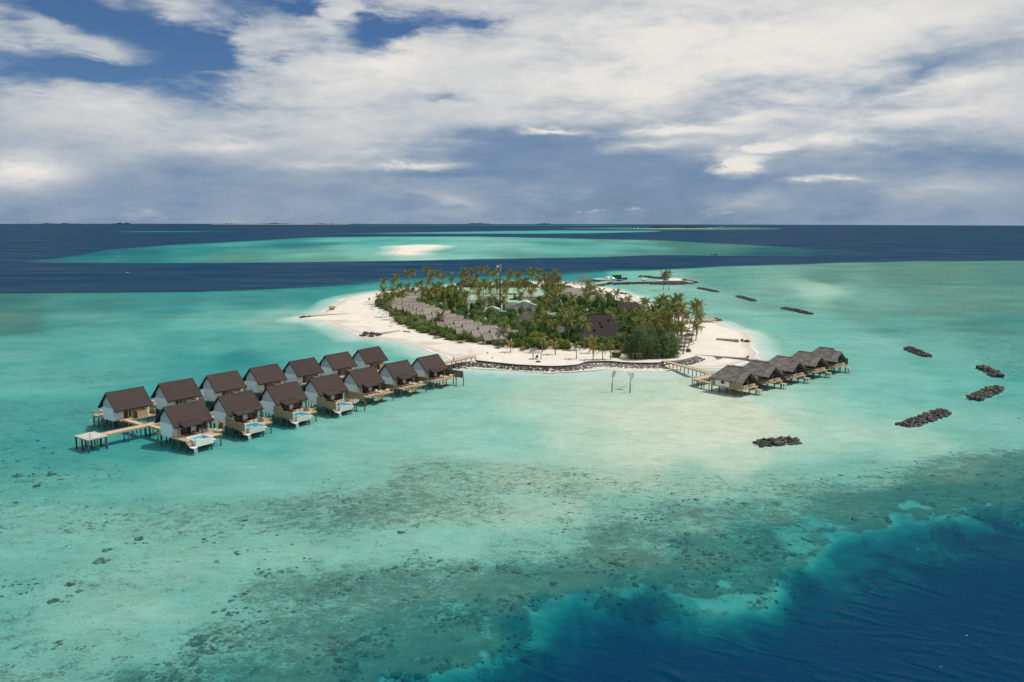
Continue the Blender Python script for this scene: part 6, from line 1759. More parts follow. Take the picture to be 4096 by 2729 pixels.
# (pines)
for i, (u, v, hh, rad, l) in enumerate(((2556, 1438, 12.5, 6.0, 'leftmost of the dark feathery pines by the seawall'), (2607, 1438, 11.0, 5.2, 'middle dark feathery pine by the seawall'), (2588, 1428, 12.5, 5.0, 'tall dark pine behind the middle one'),
        (2690, 1432, 10.5, 6.8, 'rightmost dark pine, beside the head of the thatched villa walkway'), (2662, 1424, 9.5, 5.0, 'dark pine tucked behind the rightmost one'), (2532, 1436, 8.0, 4.5, 'small dark pine at the left edge of the pine group'))):
    g = P(u, v, 1.2); rad *= .86; hh *= (.92, .84, 1.0, .88, .95, .9)[i]; t = thing('pine_tree', l, 'tree', (g.x, g.y + 1.5, 1.0), i)
    link('crown', leaf_blob(('pine', i % 3), 7000, 12, M['needle'], .055, .85, 70 + i % 3), t, scale=(rad, rad, hh))
    mb = cached('ctr', lambda: (lambda mb: (mb.tube([(0, 0, -.05), (0, 0, .5), (0, 0, .95)], [.035, .02, .006], 6), mb.mesh('trunk', M['branch']))[1])(MB()))
    link('trunk', mb, t, scale=(rad, rad, hh))

# ------------------------------------------------------------------ things on the sand
def umbrella_closed(u, v, label, k=1.0):
    g = P(u, v, 1.0); t = thing('closed_parasol', label, 'parasol', (g.x, g.y, zat(g.x, g.y)), 0, 'closed white parasols along the left beach')
    mb = cached('uc', lambda: (lambda m: (m.tube([(0, 0, 0), (0, 0, 2.9)], .04, 6), m.mesh('pole', M['screen']))[1])(MB())); link('pole', mb, t)
    mb = cached('uc2', lambda: (lambda m: (m.lathe([(.10, .9), (.24, 1.1), (.17, 2.1), (.05, 2.85), (0, 2.9)], 8), m.mesh('canopy', M['cushion']))[1])(MB())); link('canopy', mb, t)
UC = [(1488, 1234), (1495, 1236), (1520, 1249), (1536, 1258), (1546, 1268), (1576, 1284), (1561, 1302), (1567, 1301)]
UN = ['farthest', 'second farthest', 'third farthest', 'fourth farthest', 'fourth nearest', 'third nearest', 'left of the nearest pair', 'right of the nearest pair']
for (u, v), l in zip(UC, UN): umbrella_closed(u, v, f'closed white parasol on the left beach, {l}')
LG = [(1473, 1206, 'highest up the beach by the dark parasol'), (1465, 1212, 'second from the dark parasol'), (1458, 1222, 'left of the group near the dark parasol'), (1480, 1215, 'between the dark parasol and the scrub'), (1487, 1238, 'below the two farthest white parasols, left'),
      (1494, 1243, 'below the two farthest white parasols, right'), (1518, 1253, 'beside the third farthest parasol'), (1533, 1261, 'beside the fourth farthest parasol'), (1541, 1270, 'beside the fourth nearest parasol'), (1572, 1290, 'beside the third nearest parasol'),
      (1565, 1306, 'under the closest pair of parasols'), (1617, 1307, 'alone at the scrub edge'), (1643, 1318, 'closest to the small groyne')]
for u, v, l in LG:
    g = P(u, v, 1.1); lounger((g.x - 1, g.y, zat(g.x, g.y)), R(12), f'brown beach lounger on the left beach, {l}', 'brown loungers along the left beach')
g = P(1477, 1208, 1); t = thing('beach_parasol', 'dark half-open parasol standing on the left beach', 'parasol', (g.x, g.y, zat(g.x, g.y)))
mb = MB(); mb.tube([(0, 0, 0), (0, 0, 3.0)], .05, 6); mb.build('pole', M['darkwood'], t); mb = MB(); mb.lathe([(.7, 1.3), (.45, 2.2), (.06, 3.0), (0, 3.02)], 10); mb.build('canopy', M['screen_dark'], t)
g = P(1328, 1238, .5); t = thing('lifeguard_hut', 'tiny green hut on the edge of the left sand spit', 'hut', (g.x, g.y, .2), R(20))
mb = MB(); mb.box(-1.4, -1, 0, 1.4, 1, 1.5); mb.build('wall', M['screen'], t); mb = MB(); hip_roof(mb, -1.9, -1.4, 1.9, 1.4, 1.4, 2.3, 0, 'x', 4); mb.build('roof', M['screen'], t)
# swing frame with a hanging egg chair
g = P(2146, 1437, 1.1); t = thing('swing_frame', 'grey timber pergola frame standing on the sand terrace', 'pergola', (g.x, g.y, 1.05), R(4))
mb = MB()
for k, (a, b) in enumerate(((-1.7, -1.1), (-1.4, -1.1), (-1.0, 1.3), (.6, 1.3), (1.4, -1.1), (1.75, -1.1))):
    m_ = MB(); m_.box(a - .06, b - .06, -.2, a + .06, b + .06, 2.5); m_.build('post', M['wallgrey'], t)
mb.hexa([(-1.8, -1.2, 2.5), (1.85, -1.2, 2.5), (1.6, 1.5, 2.5), (-1.2, 1.5, 2.5), (-1.8, -1.2, 2.6), (1.85, -1.2, 2.6), (1.6, 1.5, 2.6), (-1.2, 1.5, 2.6)]); mb.build('roof_mat', M['wallgrey'], t)
mb = MB(); mb.bar((-1.8, -1.1, .05), (-1.2, -1.1, .05), .1); mb.bar((-.9, -1.2, .05), (1.8, -1.1, .05), .1); mb.build('ground_rail', M['wallgrey'], t)
t = thing('hanging_chair', 'round wicker egg chair hanging inside the pergola frame', 'hanging chair', (g.x + .15, g.y, 1.5), 0)
mb = MB(); mb.lathe([(0, 0), (.4, .1), (.58, .45), (.5, .8), (.2, 1.05), (0, 1.1)], 12); mb.build('basket', M['wallconc'], t, True)
mb = MB(); mb.lathe([(0, .25), (.3, .3), (.3, .42), (0, .45)], 10, (0, -.32)); mb.build('cushion', M['cushion'], t); mb = MB(); mb.bar((0, 0, 1.1), (0, 0, 2.0), .03); mb.build('rope', M['screen'], t)
g = P(2153, 1449, 1.1); t = thing('fire_pit', 'dark reddish fire pit ring lying on the white sand before the pergola', 'fire pit', (g.x, g.y, zat(g.x, g.y) + .02))
mb = MB(); mb.lathe([(.35, .02), (.45, .28), (.85, .30), (.95, -.1)], 14, sy=1.1); mb.build('ring', M['rock_dark'], t); mb = MB(); mb.lathe([(0, .08), (.4, .05)], 12); mb.build('ash_bed', M['redpaint'], t)
# small sign, notice, plant, wooden bollards
g = P(1950, 1419, 1.1); t = thing('umbrella_stand', 'small grey tilted board on a post near the walkway head', 'sign', (g.x, g.y, 1.1), R(25))
mb = MB(); mb.tube([(0, 0, 0), (0, 0, .6)], .04, 5); mb.build('post', M['screen'], t); mb = MB(); mb.bar((-.3, 0, .75), (.3, 0, .95), .08, .5); mb.build('board', M['wallgrey'], t)
for u, v, l, k in ((1970, 1436, 'spiky agave plant at the shore end of the main walkway', 1.2), (2422, 1441, 'small dark spiky plant on the sand between two young palms', .7)):
    g = P(u, v, 1.1); t = thing('agave', l, 'plant', (g.x, g.y, zat(g.x, g.y)))
    for j in range(7):
        def lf(): m_ = MB(); m_.tri((-.06, 0, 0), (.06, 0, 0), (0, .55, .75)); m_.tri((.06, 0, 0), (-.06, 0, 0), (0, .5, .78)); return m_.mesh('leaf', M['leaf_dark'])
        link('leaf', cached('agl', lf), t, rz=j * .9, scale=k)
g = P(2548, 1441, 1.2); t = thing('garden_arch', 'thin timber arch frame standing in front of the leftmost pine', 'arch', (g.x, g.y - .6, 1.1), R(0))
for a in (-1.6, .0, .9, 1.7): m_ = MB(); m_.box(a - .05, -.05, -.1, a + .05, .05, 2.7); m_.build('post', M['beam'], t)
m_ = MB(); m_.box(-1.7, -.06, 2.6, 1.8, .06, 2.72); m_.build('lintel', M['beam'], t)
t = thing('bed_edging', 'curved line of pale stones edging the planted bed left of the pergola', 'edging'); pts = smooth([P(u, v, 1.15) for u, v in ((2082, 1403), (2094, 1409), (2110, 1414), (2128, 1416), (2142, 1415))], 8)
for k, q in enumerate(pts): link('stone', stone_mesh(k % 8, M['cream']), t, (q.x, q.y, 1.2), rz=k, scale=.55)
for u, v, l in ((2140, 1405, 'pale grey gate post at the hedge behind the pergola'),):
    g = P(u, v, 1.2); t = thing('gate_post', l, 'post', (g.x, g.y, 1.0)); m_ = MB(); m_.box(-.16, -.16, 0, .16, .16, 2.1); m_.build('post', M['wallgrey'], t); m_ = MB(); m_.box(-1.9, -.05, 0, -.2, .05, 1.4); m_.build('gate_panel', M['grayrender'], t)
# thatched parasols of the right beach
def thatch_parasol(x_, y_, label, r=2.1, group='thatched parasols on the right beach', h=2.6):
    t = thing('thatched_parasol', label, 'parasol', (x_, y_, zat(x_, y_)), 0, group)
    link('pole', cached('tpo', lambda: (lambda m: (m.tube([(0, 0, 0), (0, 0, 2.7)], .07, 6), m.mesh('pole', M['screen']))[1])(MB())), t)
    def rf():
        m = MB()
        for k in range(5):
            a, b = k / 5, (k + 1.05) / 5; m.lathe([(2.1 * a, 3.1 - 1.0 * a), (2.1 * b, 3.1 - 1.0 * b - .02), (2.1 * b, 3.0 - 1.0 * b - .04)], 14)
        return m.mesh('thatch_canopy', M['thatch_b'])
    link('thatch_canopy', cached('tcan', rf), t, scale=(r / 2.1, r / 2.1, 1))
for x_, y_, l in ((1270, 860, 'farthest, partly behind a palm crown'), (1345, 935, 'second, right of the bowed trunk'), (1290, 1000, 'third, behind the bowed trunk'), (1225, 1075, 'nearest, low left of the group')):
    g = D_(x_, y_, 3.2); thatch_parasol(g.x, g.y, f'thatched parasol on the right beach, {l}', 2.7)
for x_, y_, l in ((1355, 1085, 'upper one beside the short leaning palm'), (1345, 1145, 'lower one beside the short leaning palm'), (1210, 1130, 'left one below the nearest thatched parasol')):
    g = D_(x_, y_, 1.3); lounger((g.x, g.y, zat(g.x, g.y)), R(5), f'dark lounger on the right beach, {l}', 'dark loungers on the right beach')
g = P(3020, 1432, .6); t = thing('round_float', 'round white-rimmed swim platform behind the second thatched stilt villa', 'float', (P(3015, 1436, .8).x, P(3015, 1436, .8).y, .6))
m_ = MB(); m_.lathe([(1.55, 0), (1.95, 0), (1.95, .55), (1.55, .55), (1.55, 0)], 24); m_.build('rim', M['paint'], t); m_ = MB(); m_.lathe([(0, .3), (1.55, .3)], 24); m_.build('mat', M['grayrender'], t)

# pier behind the leaning palms
walkway('beach_pier', [tuple(P(2700, 1288, 1.6)[:2]), tuple(P(2780, 1282, 1.6)[:2]), tuple(P(2862, 1277, 1.6)[:2])], 4.5, 'short brown pier at the right beach with two white arched frames at its end', 'pier', 5, z=1.6)
for i, (u, v) in enumerate(((2838, 1276), (2851, 1275))):
    g = P(u, v, 1.6); t = thing('pier_frame', ['larger', 'smaller'][i] + ' white frame arch at the end of the short brown pier', 'arch', (g.x, g.y, 1.6)); m_ = MB()
    for a in (-1.1, -.4, .4, 1.1): m_.box(a - .06, -.06, 0, a + .06, .06, (3.6, 2.2)[i])
    m_.bar((-1.1, 0, (3.4, 2.0)[i]), (1.1, 0, (3.4, 2.0)[i]), .08); m_.build('frame', M['paint'], t)
# hammock and two bare trees in the shallows
def bare_tree(u, v, htr, label, seed, spread):
    g = P(u, v); t = thing('bare_tree', label, 'bare tree', (g.x, g.y, 0), 0, 'two bare trees in the shallows'); rnd = random.Random(seed)
    m_ = MB(); m_.tube([(0, 0, -1.2), (0, 0, 2.6)], [.17, .14], 8); m_.build('stem_post', M['darkwood'], t)
    m_ = MB()
    def br(p, d, L, r, lv):
        q = p + d * L; m_.tube([p, p.lerp(q, .5) + Vector((rnd.uniform(-.05, .05) * L, 0, 0)), q], [r, r * .8, r * .55], 4, cap=False)
        if lv == 0: return
        for k in range(3 if lv > 1 else 4):
            nd = (d + Vector((rnd.uniform(-1, 1) * spread, rnd.uniform(-1, 1) * spread, rnd.uniform(-.1, .4)))).normalized(); br(p.lerp(q, rnd.uniform(.45, 1)), nd, L * rnd.uniform(.6, .8), r * .6, lv - 1)
    br(Vector((0, 0, 2.5)), Vector((.12, 0, 1)).normalized(), 1.8, .10, 4)
    m_.build('branches', M['branch'], t)
bare_tree(2448, 1565, 5, 'left bare tree standing in the shallow water with a dark stem', 3, .42)
bare_tree(2520, 1567, 5, 'right bare tree standing in the shallow water, with wider branches', 8, .62)
ha, hb = P(2464, 1552), P(2507, 1554); t = thing('hammock', 'pale net hammock hung over the water between the two bare trees', 'hammock', (ha.x, ha.y, 0)); m_ = MB(); d = hb - ha
for k in range(12):
    a, b = k / 12, (k + 1) / 12
    za, zb = .25 + 1.1 * (2 * a - 1) ** 2, .25 + 1.1 * (2 * b - 1) ** 2; w0, w1 = .12 + .55 * math.sin(PI * a), .12 + .55 * math.sin(PI * b)
    pa_, pb_ = d * a, d * b
    m_.hexa([(pa_.x, pa_.y - w0, za), (pb_.x, pb_.y - w1, zb), (pb_.x, pb_.y + w1, zb), (pa_.x, pa_.y + w0, za), (pa_.x, pa_.y - w0, za + .05), (pb_.x, pb_.y - w1, zb + .05), (pb_.x, pb_.y + w1, zb + .05), (pa_.x, pa_.y + w0, za + .05)])
m_.build('net', M['wallgrey'], t); l_, r_ = P(2448, 1565), P(2520, 1567); m_ = MB(); m_.bar((0, 0, 1.38), (l_.x - ha.x, l_.y - ha.y, 2.5), .04); m_.bar((d.x, d.y, 1.38), (r_.x - ha.x, r_.y - ha.y, 2.5), .04); m_.build('rope', M['screen'], t)

# ------------------------------------------------------------------ people
def person(o, rz, label, pose='stand', top='cloth_w', bottom='cloth_d', h=1.72):
    t = thing('person', label, 'person', o, rz); me = bpy.data.meshes.new('body')
    J = [(0, 0, .96, .14), (0, 0, 1.2, .13), (0, 0, 1.42, .15), (0, 0, 1.52, .055), (0, 0, 1.64, .105), (.11, 0, .9, .10), (.12, .06, .5, .07), (.12, .0, .08, .045), (.12, .13, .03, .035),
         (-.11, 0, .9, .10), (-.12, -.10, .5, .07), (-.12, -.22, .1, .045), (-.12, -.12, .03, .035), (.21, 0, 1.42, .06), (.27, -.04, 1.15, .045), (.28, .08, .92, .035), (.285, .10, .83, .03), (-.21, 0, 1.42, .06), (-.27, .06, 1.15, .045), (-.28, .16, .93, .035), (-.285, .19, .84, .03)]
    E_ = [(0, 1), (1, 2), (2, 3), (3, 4), (0, 5), (5, 6), (6, 7), (7, 8), (0, 9), (9, 10), (10, 11), (11, 12), (2, 13), (13, 14), (14, 15), (15, 16), (2, 17), (17, 18), (18, 19), (19, 20)]
    if pose == 'sit':
        J = [(x_, y_, z_ - .45, r) for x_, y_, z_, r in J]
        for i, (yy_, zz_) in {6: (.42, .5), 7: (.48, .12), 8: (.6, .06), 10: (.42, .5), 11: (.48, .12), 12: (.6, .06), 5: (.08, .5), 9: (.08, .5)}.items(): J[i] = (J[i][0], yy_, zz_, J[i][3])
    me.from_pydata([j[:3] for j in J], E_, []); b = bpy.data.objects.new('body', me); COL.objects.link(b); b.parent = t
    md = b.modifiers.new('skin', 'SKIN'); me.update()
    sv_ = me.skin_vertices[0].data if me.skin_vertices else None
    if sv_ is None:
        bpy.context.view_layer.objects.active = b; sv_ = None
    else:
        for i, j in enumerate(J): sv_[i].radius = (j[3], j[3])
        sv_[0].use_root = True
    b.modifiers.new('sub', 'SUBSURF').levels = 1; me.materials.append(M['skin'])
    dz = -.45 if pose == 'sit' else 0
    m_ = MB(); m_.lathe([(.17, .98 + dz), (.19, 1.2 + dz), (.225, 1.4 + dz), (.09, 1.5 + dz)], 12, sy=.75); m_.build('shirt', M[top], t, True)
    if pose == 'stand':
        m_ = MB(); m_.tube([(.11, 0, 1.02), (.12, .05, .5), (.12, 0, .14)], [.13, .09, .07], 8); m_.tube([(-.11, 0, 1.02), (-.12, -.09, .5), (-.12, -.2, .16)], [.13, .09, .07], 8); m_.build('trousers', M[bottom], t, True)
    m_ = MB(); m_.lathe([(.118, 1.60 + dz), (.125, 1.68 + dz), (.09, 1.77 + dz), (0, 1.80 + dz)], 10, (0, -.01)); m_.build('hair', M['hair'], t, True)
    return t
g = P(1814, 1447, 2.05); person((g.x, g.y, 2.12), R(40), 'person in a pale shirt walking along the main walkway near the beach', 'stand')
q = loc3(FO[3], 2.0, -9.0, 2.1); person((q.x, q.y, 2.0), ROW, 'person in a red top sitting at the middle front row villa pool', 'sit', 'redpaint')

# ------------------------------------------------------------------ harbour, its breakwater and the islet
C_ = lambda x_, y_, z_=0: P(2200 + x_ * .17, 1080 + y_ * .17, z_)
hb1 = smooth([C_(1380, 295, 1.0), C_(1700, 285, 1.0), C_(2000, 282, 1.0), C_(2354, 275, 1.0), C_(2900, 265, 1.0), C_(3200, 268, 1.0), C_(3330, 300, 1.0)], 4)
wall_strip('harbour_wall', 'long straight harbour wall running out to the thatched islet hut', hb1, 5.0, -.8, 1.35, M['wallgrey'], cat='harbour wall')
t = thing('harbour_rubble', 'dark rubble strip along the near foot of the harbour wall', 'rock bank'); q = []
for a, b in zip(hb1[:-1], hb1[1:]):
    d = b - a; L = d.length; d.normalize(); n = Vector((d.y, -d.x, 0))
    for k in range(int(L * 2.2)): p = a + d * rr_.uniform(0, L) + n * rr_.uniform(3.5, 9.5); q.append((p.x, p.y, rr_.uniform(-.3, .5), rr_.uniform(1.2, 2.4)))
rubble('rubble', q, M['rock_dark'], t, seed=41)
isl = [tuple(C_(x_, y_)[:2]) for x_, y_ in ((2500, 262), (2700, 215), (2900, 190), (3080, 205), (3240, 240), (3360, 285), (3250, 300), (2900, 285))]
x, y, z, s, s2, nr, nc = sand_sheet('islet_sand', isl, 2.0, 22, .09, 1.5, -1.2)
me = gridmesh('islet_sand', x, y, z, nr, nc, SAND); attr(me, 'wet', np.clip(1 - np.abs(s2) / 3, 0, 1) * .6); attr(me, 'litter', np.zeros_like(x)); tag(link('islet_sand', me), kind='structure')
rock_groyne('rubble rim at the right tip of the harbour islet', (2738, 1122), (2770, 1131), 9, 1.0, 'rock_dark', 3, 90, (1.4, 2.4))
rock_groyne('thin line of rocks behind the harbour left of the islet', (2555, 1106), (2610, 1109), 5, 1.0, 'rock_dark', 2, 60, (1.4, 2.2))
rock_groyne('dark rocks on the back shore of the islet', (2600, 1110), (2660, 1116), 6, 1.0, 'rock_dark', 2, 60, (1.4, 2.4))
rock_groyne('low row of rubble along the near shore of the islet', (2600, 1137), (2740, 1137), 7, .8, 'rock_dark', 1.6, 120, (1.4, 2.4))
g = C_(2640 + 0, 215, 1.4); g = P(2661, 1121, 1.4)
t = thing('islet_hut', 'square open hut with a steep dark thatched roof on the harbour islet', 'hut', (g.x, g.y, 1.2))
m_ = MB()
for k in range(9):
    a, b = k / 9, (k + 1.05) / 9; r0, r1_ = .2 + 4.6 * a ** 1.3, .2 + 4.6 * min(1, b) ** 1.3
    m_.lathe([(r0, 7.4 - 4.9 * a), (r1_, 7.4 - 4.9 * b), (r1_, 7.25 - 4.9 * b)], 16)
m_.build('roof', M['tile'], t)
for a in (-2.4, 0, 2.4):
    for b in (-2.4, 2.4): m_ = MB(); m_.box(a - .16, b - .16, -.4, a + .16, b + .16, 3.4); m_.build('post', M['paint' if b < 0 else 'darkwood'], t)
m_ = MB(); m_.box(-1.5, -1.4, -.3, 1.5, 1.4, 1.6); m_.build('counter', M['grayrender'], t)
for u, v, h, l in ((2676, 1093, 13, 'lone palm rising behind the islet hut, right one'), (2656, 1098, 12, 'lone palm rising behind the islet hut, left one')):
    p = P(u, v, h); palm(p.x, min(p.y, g.y + 14), h, l, 'palms behind the islet hut', 'y', nf=14, fl=1.2)
# jetty with gazebo
walkway('harbour_jetty', [tuple(C_(560, 320, 2)[:2]), tuple(C_(1050, 320, 2)[:2]), tuple(C_(1400, 265, 2)[:2])], 6.0, 'long pale jetty on many piles linking the beach and the harbour wall', 'jetty', 5, z=2.0)
walkway('harbour_jetty', [tuple(C_(560, 270, 2)[:2]), tuple(C_(960, 275, 2)[:2])], 5.0, 'upper jetty deck under the brown-roofed gazebo', 'jetty', 4, z=2.2)
walkway('harbour_pontoon', [tuple(C_(370, 320, 1)[:2]), tuple(C_(590, 288, 1)[:2])], 2.4, 'thin floating pontoon at the left end of the harbour jetty', 'pontoon', 6, z=.7)
g = C_(815, 275, 2.2); t = thing('gazebo', 'gazebo with a brown hipped roof on the harbour jetty', 'gazebo', (g.x, g.y, 2.2))
m_ = MB(); hip_roof(m_, -5.2, -4.2, 5.2, 4.2, 2.6, 5.2, 3.6, 'x', 9); m_.build('roof', M['orange'], t).active_material = M['thatch']
for a in (-4.2, -1.4, 1.4, 4.2):
    for b in (-3.2, 3.2): m_ = MB(); m_.box(a - .14, b - .14, 0, a + .14, b + .14, 2.9); m_.build('post', M['darkwood'], t)
def boat(o, rz, L, W, label, hull, top=None, cat='boat', H_=1.2, cabin=True):
    t = thing('boat', label, cat, o, rz, None); m_ = MB(); N_ = 9; rows = []
    for k in range(N_ + 1):
        s_ = k / N_; w = W / 2 * (math.sin(PI * min(.5, s_ * .62 + .14)) if s_ < .6 else math.cos((s_ - .6) / .4 * PI / 2) ** .7 + .02)
        rows.append([(s_ * L - L / 2, -w * .55, -.25), (s_ * L - L / 2, -w, H_ * (.8 + .35 * s_ ** 2)), (s_ * L - L / 2, w, H_ * (.8 + .35 * s_ ** 2)), (s_ * L - L / 2, w * .55, -.25)])
    st_ = len(m_.v)
    for r_ in rows: m_.v += r_
    for k in range(N_):
        for j in range(3): a = st_ + k * 4 + j; m_.f.append((a, a + 1, a + 5, a + 4)); m_.mi.append(0)
    m_.f.append((st_, st_ + 3, st_ + 2, st_ + 1)); m_.mi.append(0)
    m_.build('hull', M[hull], t)
    m_ = MB(); m_.box(-L * .46, -W * .38, H_ * .7, L * .25, W * .38, H_ * .76); m_.build('deck', M[top or 'cushion'], t)
    if cabin: m_ = MB(); m_.hexa([(-L * .25, -W * .32, H_ * .76), (L * .1, -W * .32, H_ * .76), (L * .1, W * .32, H_ * .76), (-L * .25, W * .32, H_ * .76), (-L * .25, -W * .3, H_ * 1.9), (0, -W * .3, H_ * 1.9), (0, W * .3, H_ * 1.9), (-L * .25, W * .3, H_ * 1.9)]); m_.build('cabin', M['paint'], t)
    return t
for x0, y0, x1, y1, W, l, hm, tp in ((1120, 215, 1460, 262, 3.6, 'long white and grey boat moored slantwise in the harbour', 'paint', 'wallgrey'), (980, 225, 1180, 258, 3.4, 'brown and white boat moored left of the long one', 'wallgrey', 'brown'),
        (1040, 215, 1240, 255, 3.0, 'dark-decked boat between two pale ones in the harbour', 'paint', 'screen_dark'), (1310, 205, 1440, 225, 4, 'white speedboat, left one of the moored pair', 'paint', 'cushion'), (1420, 215, 1560, 240, 4, 'white speedboat, right one of the moored pair', 'paint', 'cushion'),
        (1560, 238, 1720, 245, 4.6, 'blue-hulled boat in front of the green-roofed barge', 'bluepaint', 'bluepaint'), (2165, 235, 2280, 235, 4, 'small white boat moored beside the islet', 'paint', 'paint'), (370, 318, 480, 300, 3, 'small red boat at the pontoon', 'redpaint', 'redpaint')):
    a, b = C_(x0, y0 + 12), C_(x1, y1 + 6); c = (a + b) / 2; d = b - a; L = min(d.length, 26)
    boat((c.x, c.y, 0), math.atan2(d.y, d.x), L, W, l, hm, tp, cabin='speed' in l)
g = C_(1650, 225); t = boat((g.x, g.y + 3, 0), R(2), 14, 5, 'work barge with a bright green roof and a rusty deck frame', 'darkwood', 'redpaint', 'barge', 1.2, False)
m_ = MB(); m_.box(-6.4, -2, .9, 1.4, 2, 4.0); m_.build('cabin', M['tank'], t); m_ = MB(); hip_roof(m_, -6.8, -2.4, 1.8, 2.4, 3.9, 4.9, 0, 'x', 3); m_.build('roof', M['green'], t)
for a in (3, 4.5, 6): m_ = MB(); m_.box(a - .1, -.8, .9, a + .1, -.6, 4.9); m_.build('frame_post', M['screen'], t)
m_ = MB(); m_.bar((2.2, -.7, 4.9), (6.8, -.7, 4.9), .3, .16); m_.build('frame_beam', M['screen'], t)
# tiny boats offshore
for u, v, L, l in ((2856, 1019, 11, 'small dark boat on the deep channel below the far reef'), (475, 1027, 5, 'tiny white boat over the left end of the far reef'), (510, 1092, 4, 'tiny white boat on the dark channel, left of centre'), (1809, 1094, 3.5, 'tiny white buoy boat behind the left palms')):
    g = P(u, v); boat((g.x, g.y, 0), R(5), L, L * .28, l, 'darkwood' if 'dark boat' in l else 'paint', None, 'boat', L * .1)

# ------------------------------------------------------------------ distant islands
def far_island(label, u0, u1, v, hpx, seed, sandw=1.0, dens=1.0, bump=.5):
    rnd = random.Random(seed); a, b = P(u0, v), P(u1, v); L = (b - a).length; c = (a + b) / 2; R_ = c.length; pxm = R_ / FP
    t = thing('distant_island', label, 'island', (c.x, c.y, 0), math.atan2((b - a).y, (b - a).x))
    dep = L * .16; m_ = MB(); m_.lathe([(0, pxm * .5), (.47, pxm * .4), (.5, -pxm * .3)], 40); 
    m_.v = [(q[0] * L, q[1] * dep * 2, q[2]) for q in m_.v]; m_.build('sand', SAND, t) if sandw else m_.build('ground', M['farwood'], t)
    w = MB(); n = int(70 * dens + L / (pxm * 5)); H_ = hpx * pxm
    for k in range(n):
        x_ = rnd.uniform(-.46, .44); y_ = rnd.uniform(-.36, .40); hh = H_ * rnd.uniform(.5, 1.0) * (1 - abs(x_ * 2) ** 3) ** .6 * (1 - bump + bump * math.sin(x_ * 9 + seed) ** 2); rr0 = max(hh * rnd.uniform(.6, 1.0), pxm * 2)
        if hh < pxm * .8: continue
        prof = [(rr0 * .9, 0), (rr0, hh * .45), (rr0 * .7, hh * .8), (rr0 * .25, hh), (0, hh)]
        w.lathe(prof, 7, (x_ * L, y_ * dep * 1.3))
    tag(w.build('woodland', M['farwood'], t), kind='stuff')
far_island('wooded island with a white beach on the horizon, right of centre', 2525, 2860, 913.5, 11, 3, dens=1.3)
far_island('long flat wooded island on the horizon, left of centre', 830, 1410, 897.5, 5.5, 5, bump=.7)
far_island('very thin dark islet on the horizon behind the second turquoise strip', 1870, 1960, 895.8, 4, 7, 0)
far_island('very thin dark islet left of the big horizon island', 2150, 2205, 897.0, 4, 8, 0)
far_island('faint wooded islet near the left end of the horizon', 450, 530, 896.4, 6, 9, 0)
far_island('faint long low islet at the far left of the horizon', 140, 330, 896.3, 3.5, 10, 0)
far_island('small wooded tail islet right of the big horizon island', 2850, 2895, 909, 4, 12)

# ------------------------------------------------------------------ coral heads on the reef bed, standing up under the water
hr = random.Random(17); xs_, ys_ = [], []
for k in range(26000):
    v = 1820 + (2900 - 1820) * hr.random() ** .8 if hr.random() < .8 else hr.uniform(1480, 1900)
    u = hr.uniform(-250, 4350); g = P(u, v); xs_.append(g.x); ys_.append(g.y)
xs_, ys_ = np.array(xs_), np.array(ys_)
la, ca, ds = water_field(xs_, ys_); Xh = np.exp(la)
cl = fbm(xs_ / 5.5, ys_ / 5.5, 123, 3)
mb = MB(); nh = 0
hr2 = np.array([hr.uniform(-.10, .14) for _ in xs_])
keep = (ca > .28) & (Xh < 11) & (ds > 14) & (cl + ca * .30 + hr2 > .78)
import bmesh
bases = []
for i in range(5):
    rnd = random.Random(400 + i); bm = bmesh.new(); bmesh.ops.create_icosphere(bm, subdivisions=1, radius=.5)
    for v in bm.verts:
        k = 1 + rnd.uniform(-.3, .3); v.co = Vector((v.co.x * k * 1.3, v.co.y * k, max(v.co.z * k * .42, -.1)))
    bases.append(([v.co.copy() for v in bm.verts], [tuple(q.index for q in f.verts) for f in bm.faces])); bm.free()
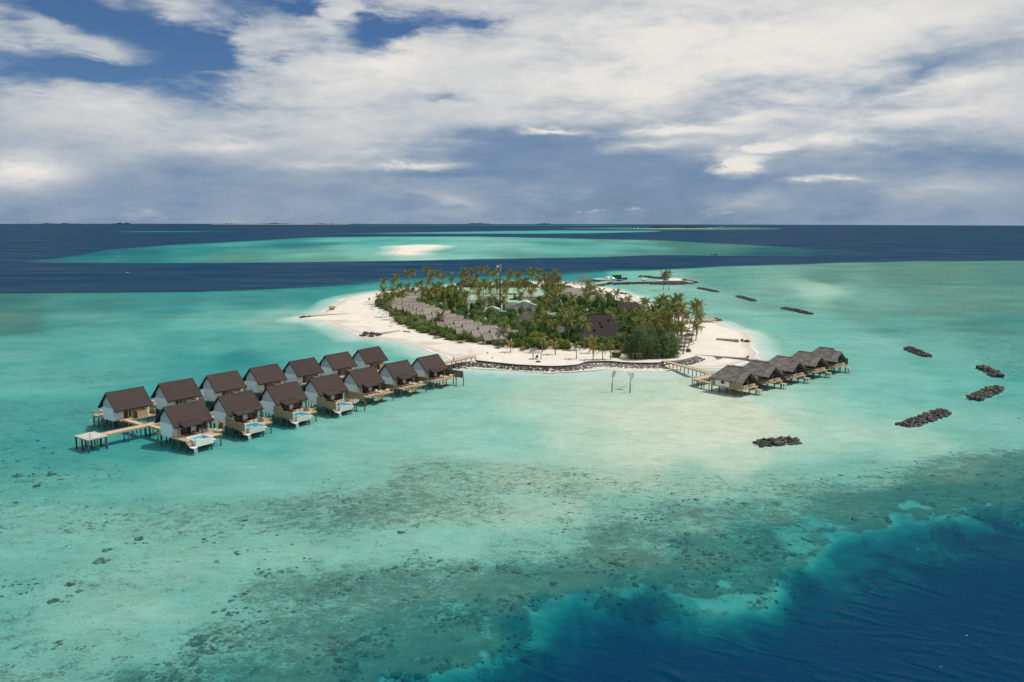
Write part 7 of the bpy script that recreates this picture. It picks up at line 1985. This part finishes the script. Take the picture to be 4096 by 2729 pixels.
for x_, y_, X_, kk, c_ in zip(xs_, ys_, Xh, keep, ca):
    if not kk or nh > 4500: continue
    z_ = -.30 - min(X_ * .13 + max(X_ - 4, 0) * .28, 4.0) - .03; s_ = hr.uniform(.22, .70) * (1.9 if hr.random() < .08 else 1)
    vs, fs = bases[nh % 5]; a = hr.uniform(0, 6.3); ca0, sa0 = math.cos(a), math.sin(a); n = len(mb.v)
    mb.v += [(x_ + (v.x * ca0 - v.y * sa0) * s_, y_ + (v.x * sa0 + v.y * ca0) * s_, z_ + v.z * s_) for v in vs]
    mb.f += [tuple(n + q for q in f) for f in fs]; mb.mi += [0] * len(fs); nh += 1
print('coral heads', nh)
tag(mb.build('coral_heads', M['coralrock']), kind='stuff')
# single boulders lying in the lagoon, left
for i, (u, v, s_, l) in enumerate(((392, 2250, 2.2, 'largest brown coral boulder under water at the lower left'), (424, 2206, 1.5, 'brown coral boulder just behind the largest one'), (562, 2158, 1.7, 'brown coral boulder lying apart to the right of the other two'),
        (290, 2337, 1.3, 'dark coral boulder in front of the largest one'), (222, 2400, 1.5, 'low coral boulder nearest the lower left corner'), (865, 2247, 1.3, 'pale double coral boulder in the open lagoon'),
        (60, 1905, 1.6, 'brown coral boulder near the left edge, upper one'), (200, 1900, 1.7, 'brown coral boulder right of the upper left one'), (150, 1945, 1.4, 'brown coral boulder below the upper pair'), (325, 2365, 1.1, 'small coral boulder right of the nearest low one'))):
    g = P(u, v, -.5); t = thing('coral_boulder', l, 'coral boulder', (g.x, g.y, -.62), i, 'coral boulders in the lower left lagoon')
    for j in range(4): link('stone', stone_mesh((i + j) % 8, M['coralrock' if i != 5 else 'rock_grey']), t, ((j % 2) * s_ * .5, (j // 2) * s_ * .35, (j % 3) * .1), rz=j * 1.7 + i, scale=s_ * (.5 if j else .72))

# ------------------------------------------------------------------ labels: tell look-alikes apart by their place from left to right
CNT = ['leftmost', 'second from the left', 'third from the left', 'fourth from the left', 'fifth from the left', 'sixth from the left', 'seventh from the left',
       'eighth from the left', 'ninth from the left', 'tenth from the left', 'eleventh from the left', 'twelfth from the left']
bpy.context.view_layer.update()
by = {}
for o in list(scene.objects):
    if o.parent is None and o.get('label'): by.setdefault(o['label'], []).append(o)
for l, os_ in by.items():
    if 1 < len(os_) <= 12 and len(l.split()) <= 13:
        os_.sort(key=lambda o: o.location.x / o.location.y)
        for k, o in enumerate(os_): o['label'] = f'{l}, ' + (CNT[k] if k < len(os_) - 1 or k == 0 else 'rightmost')
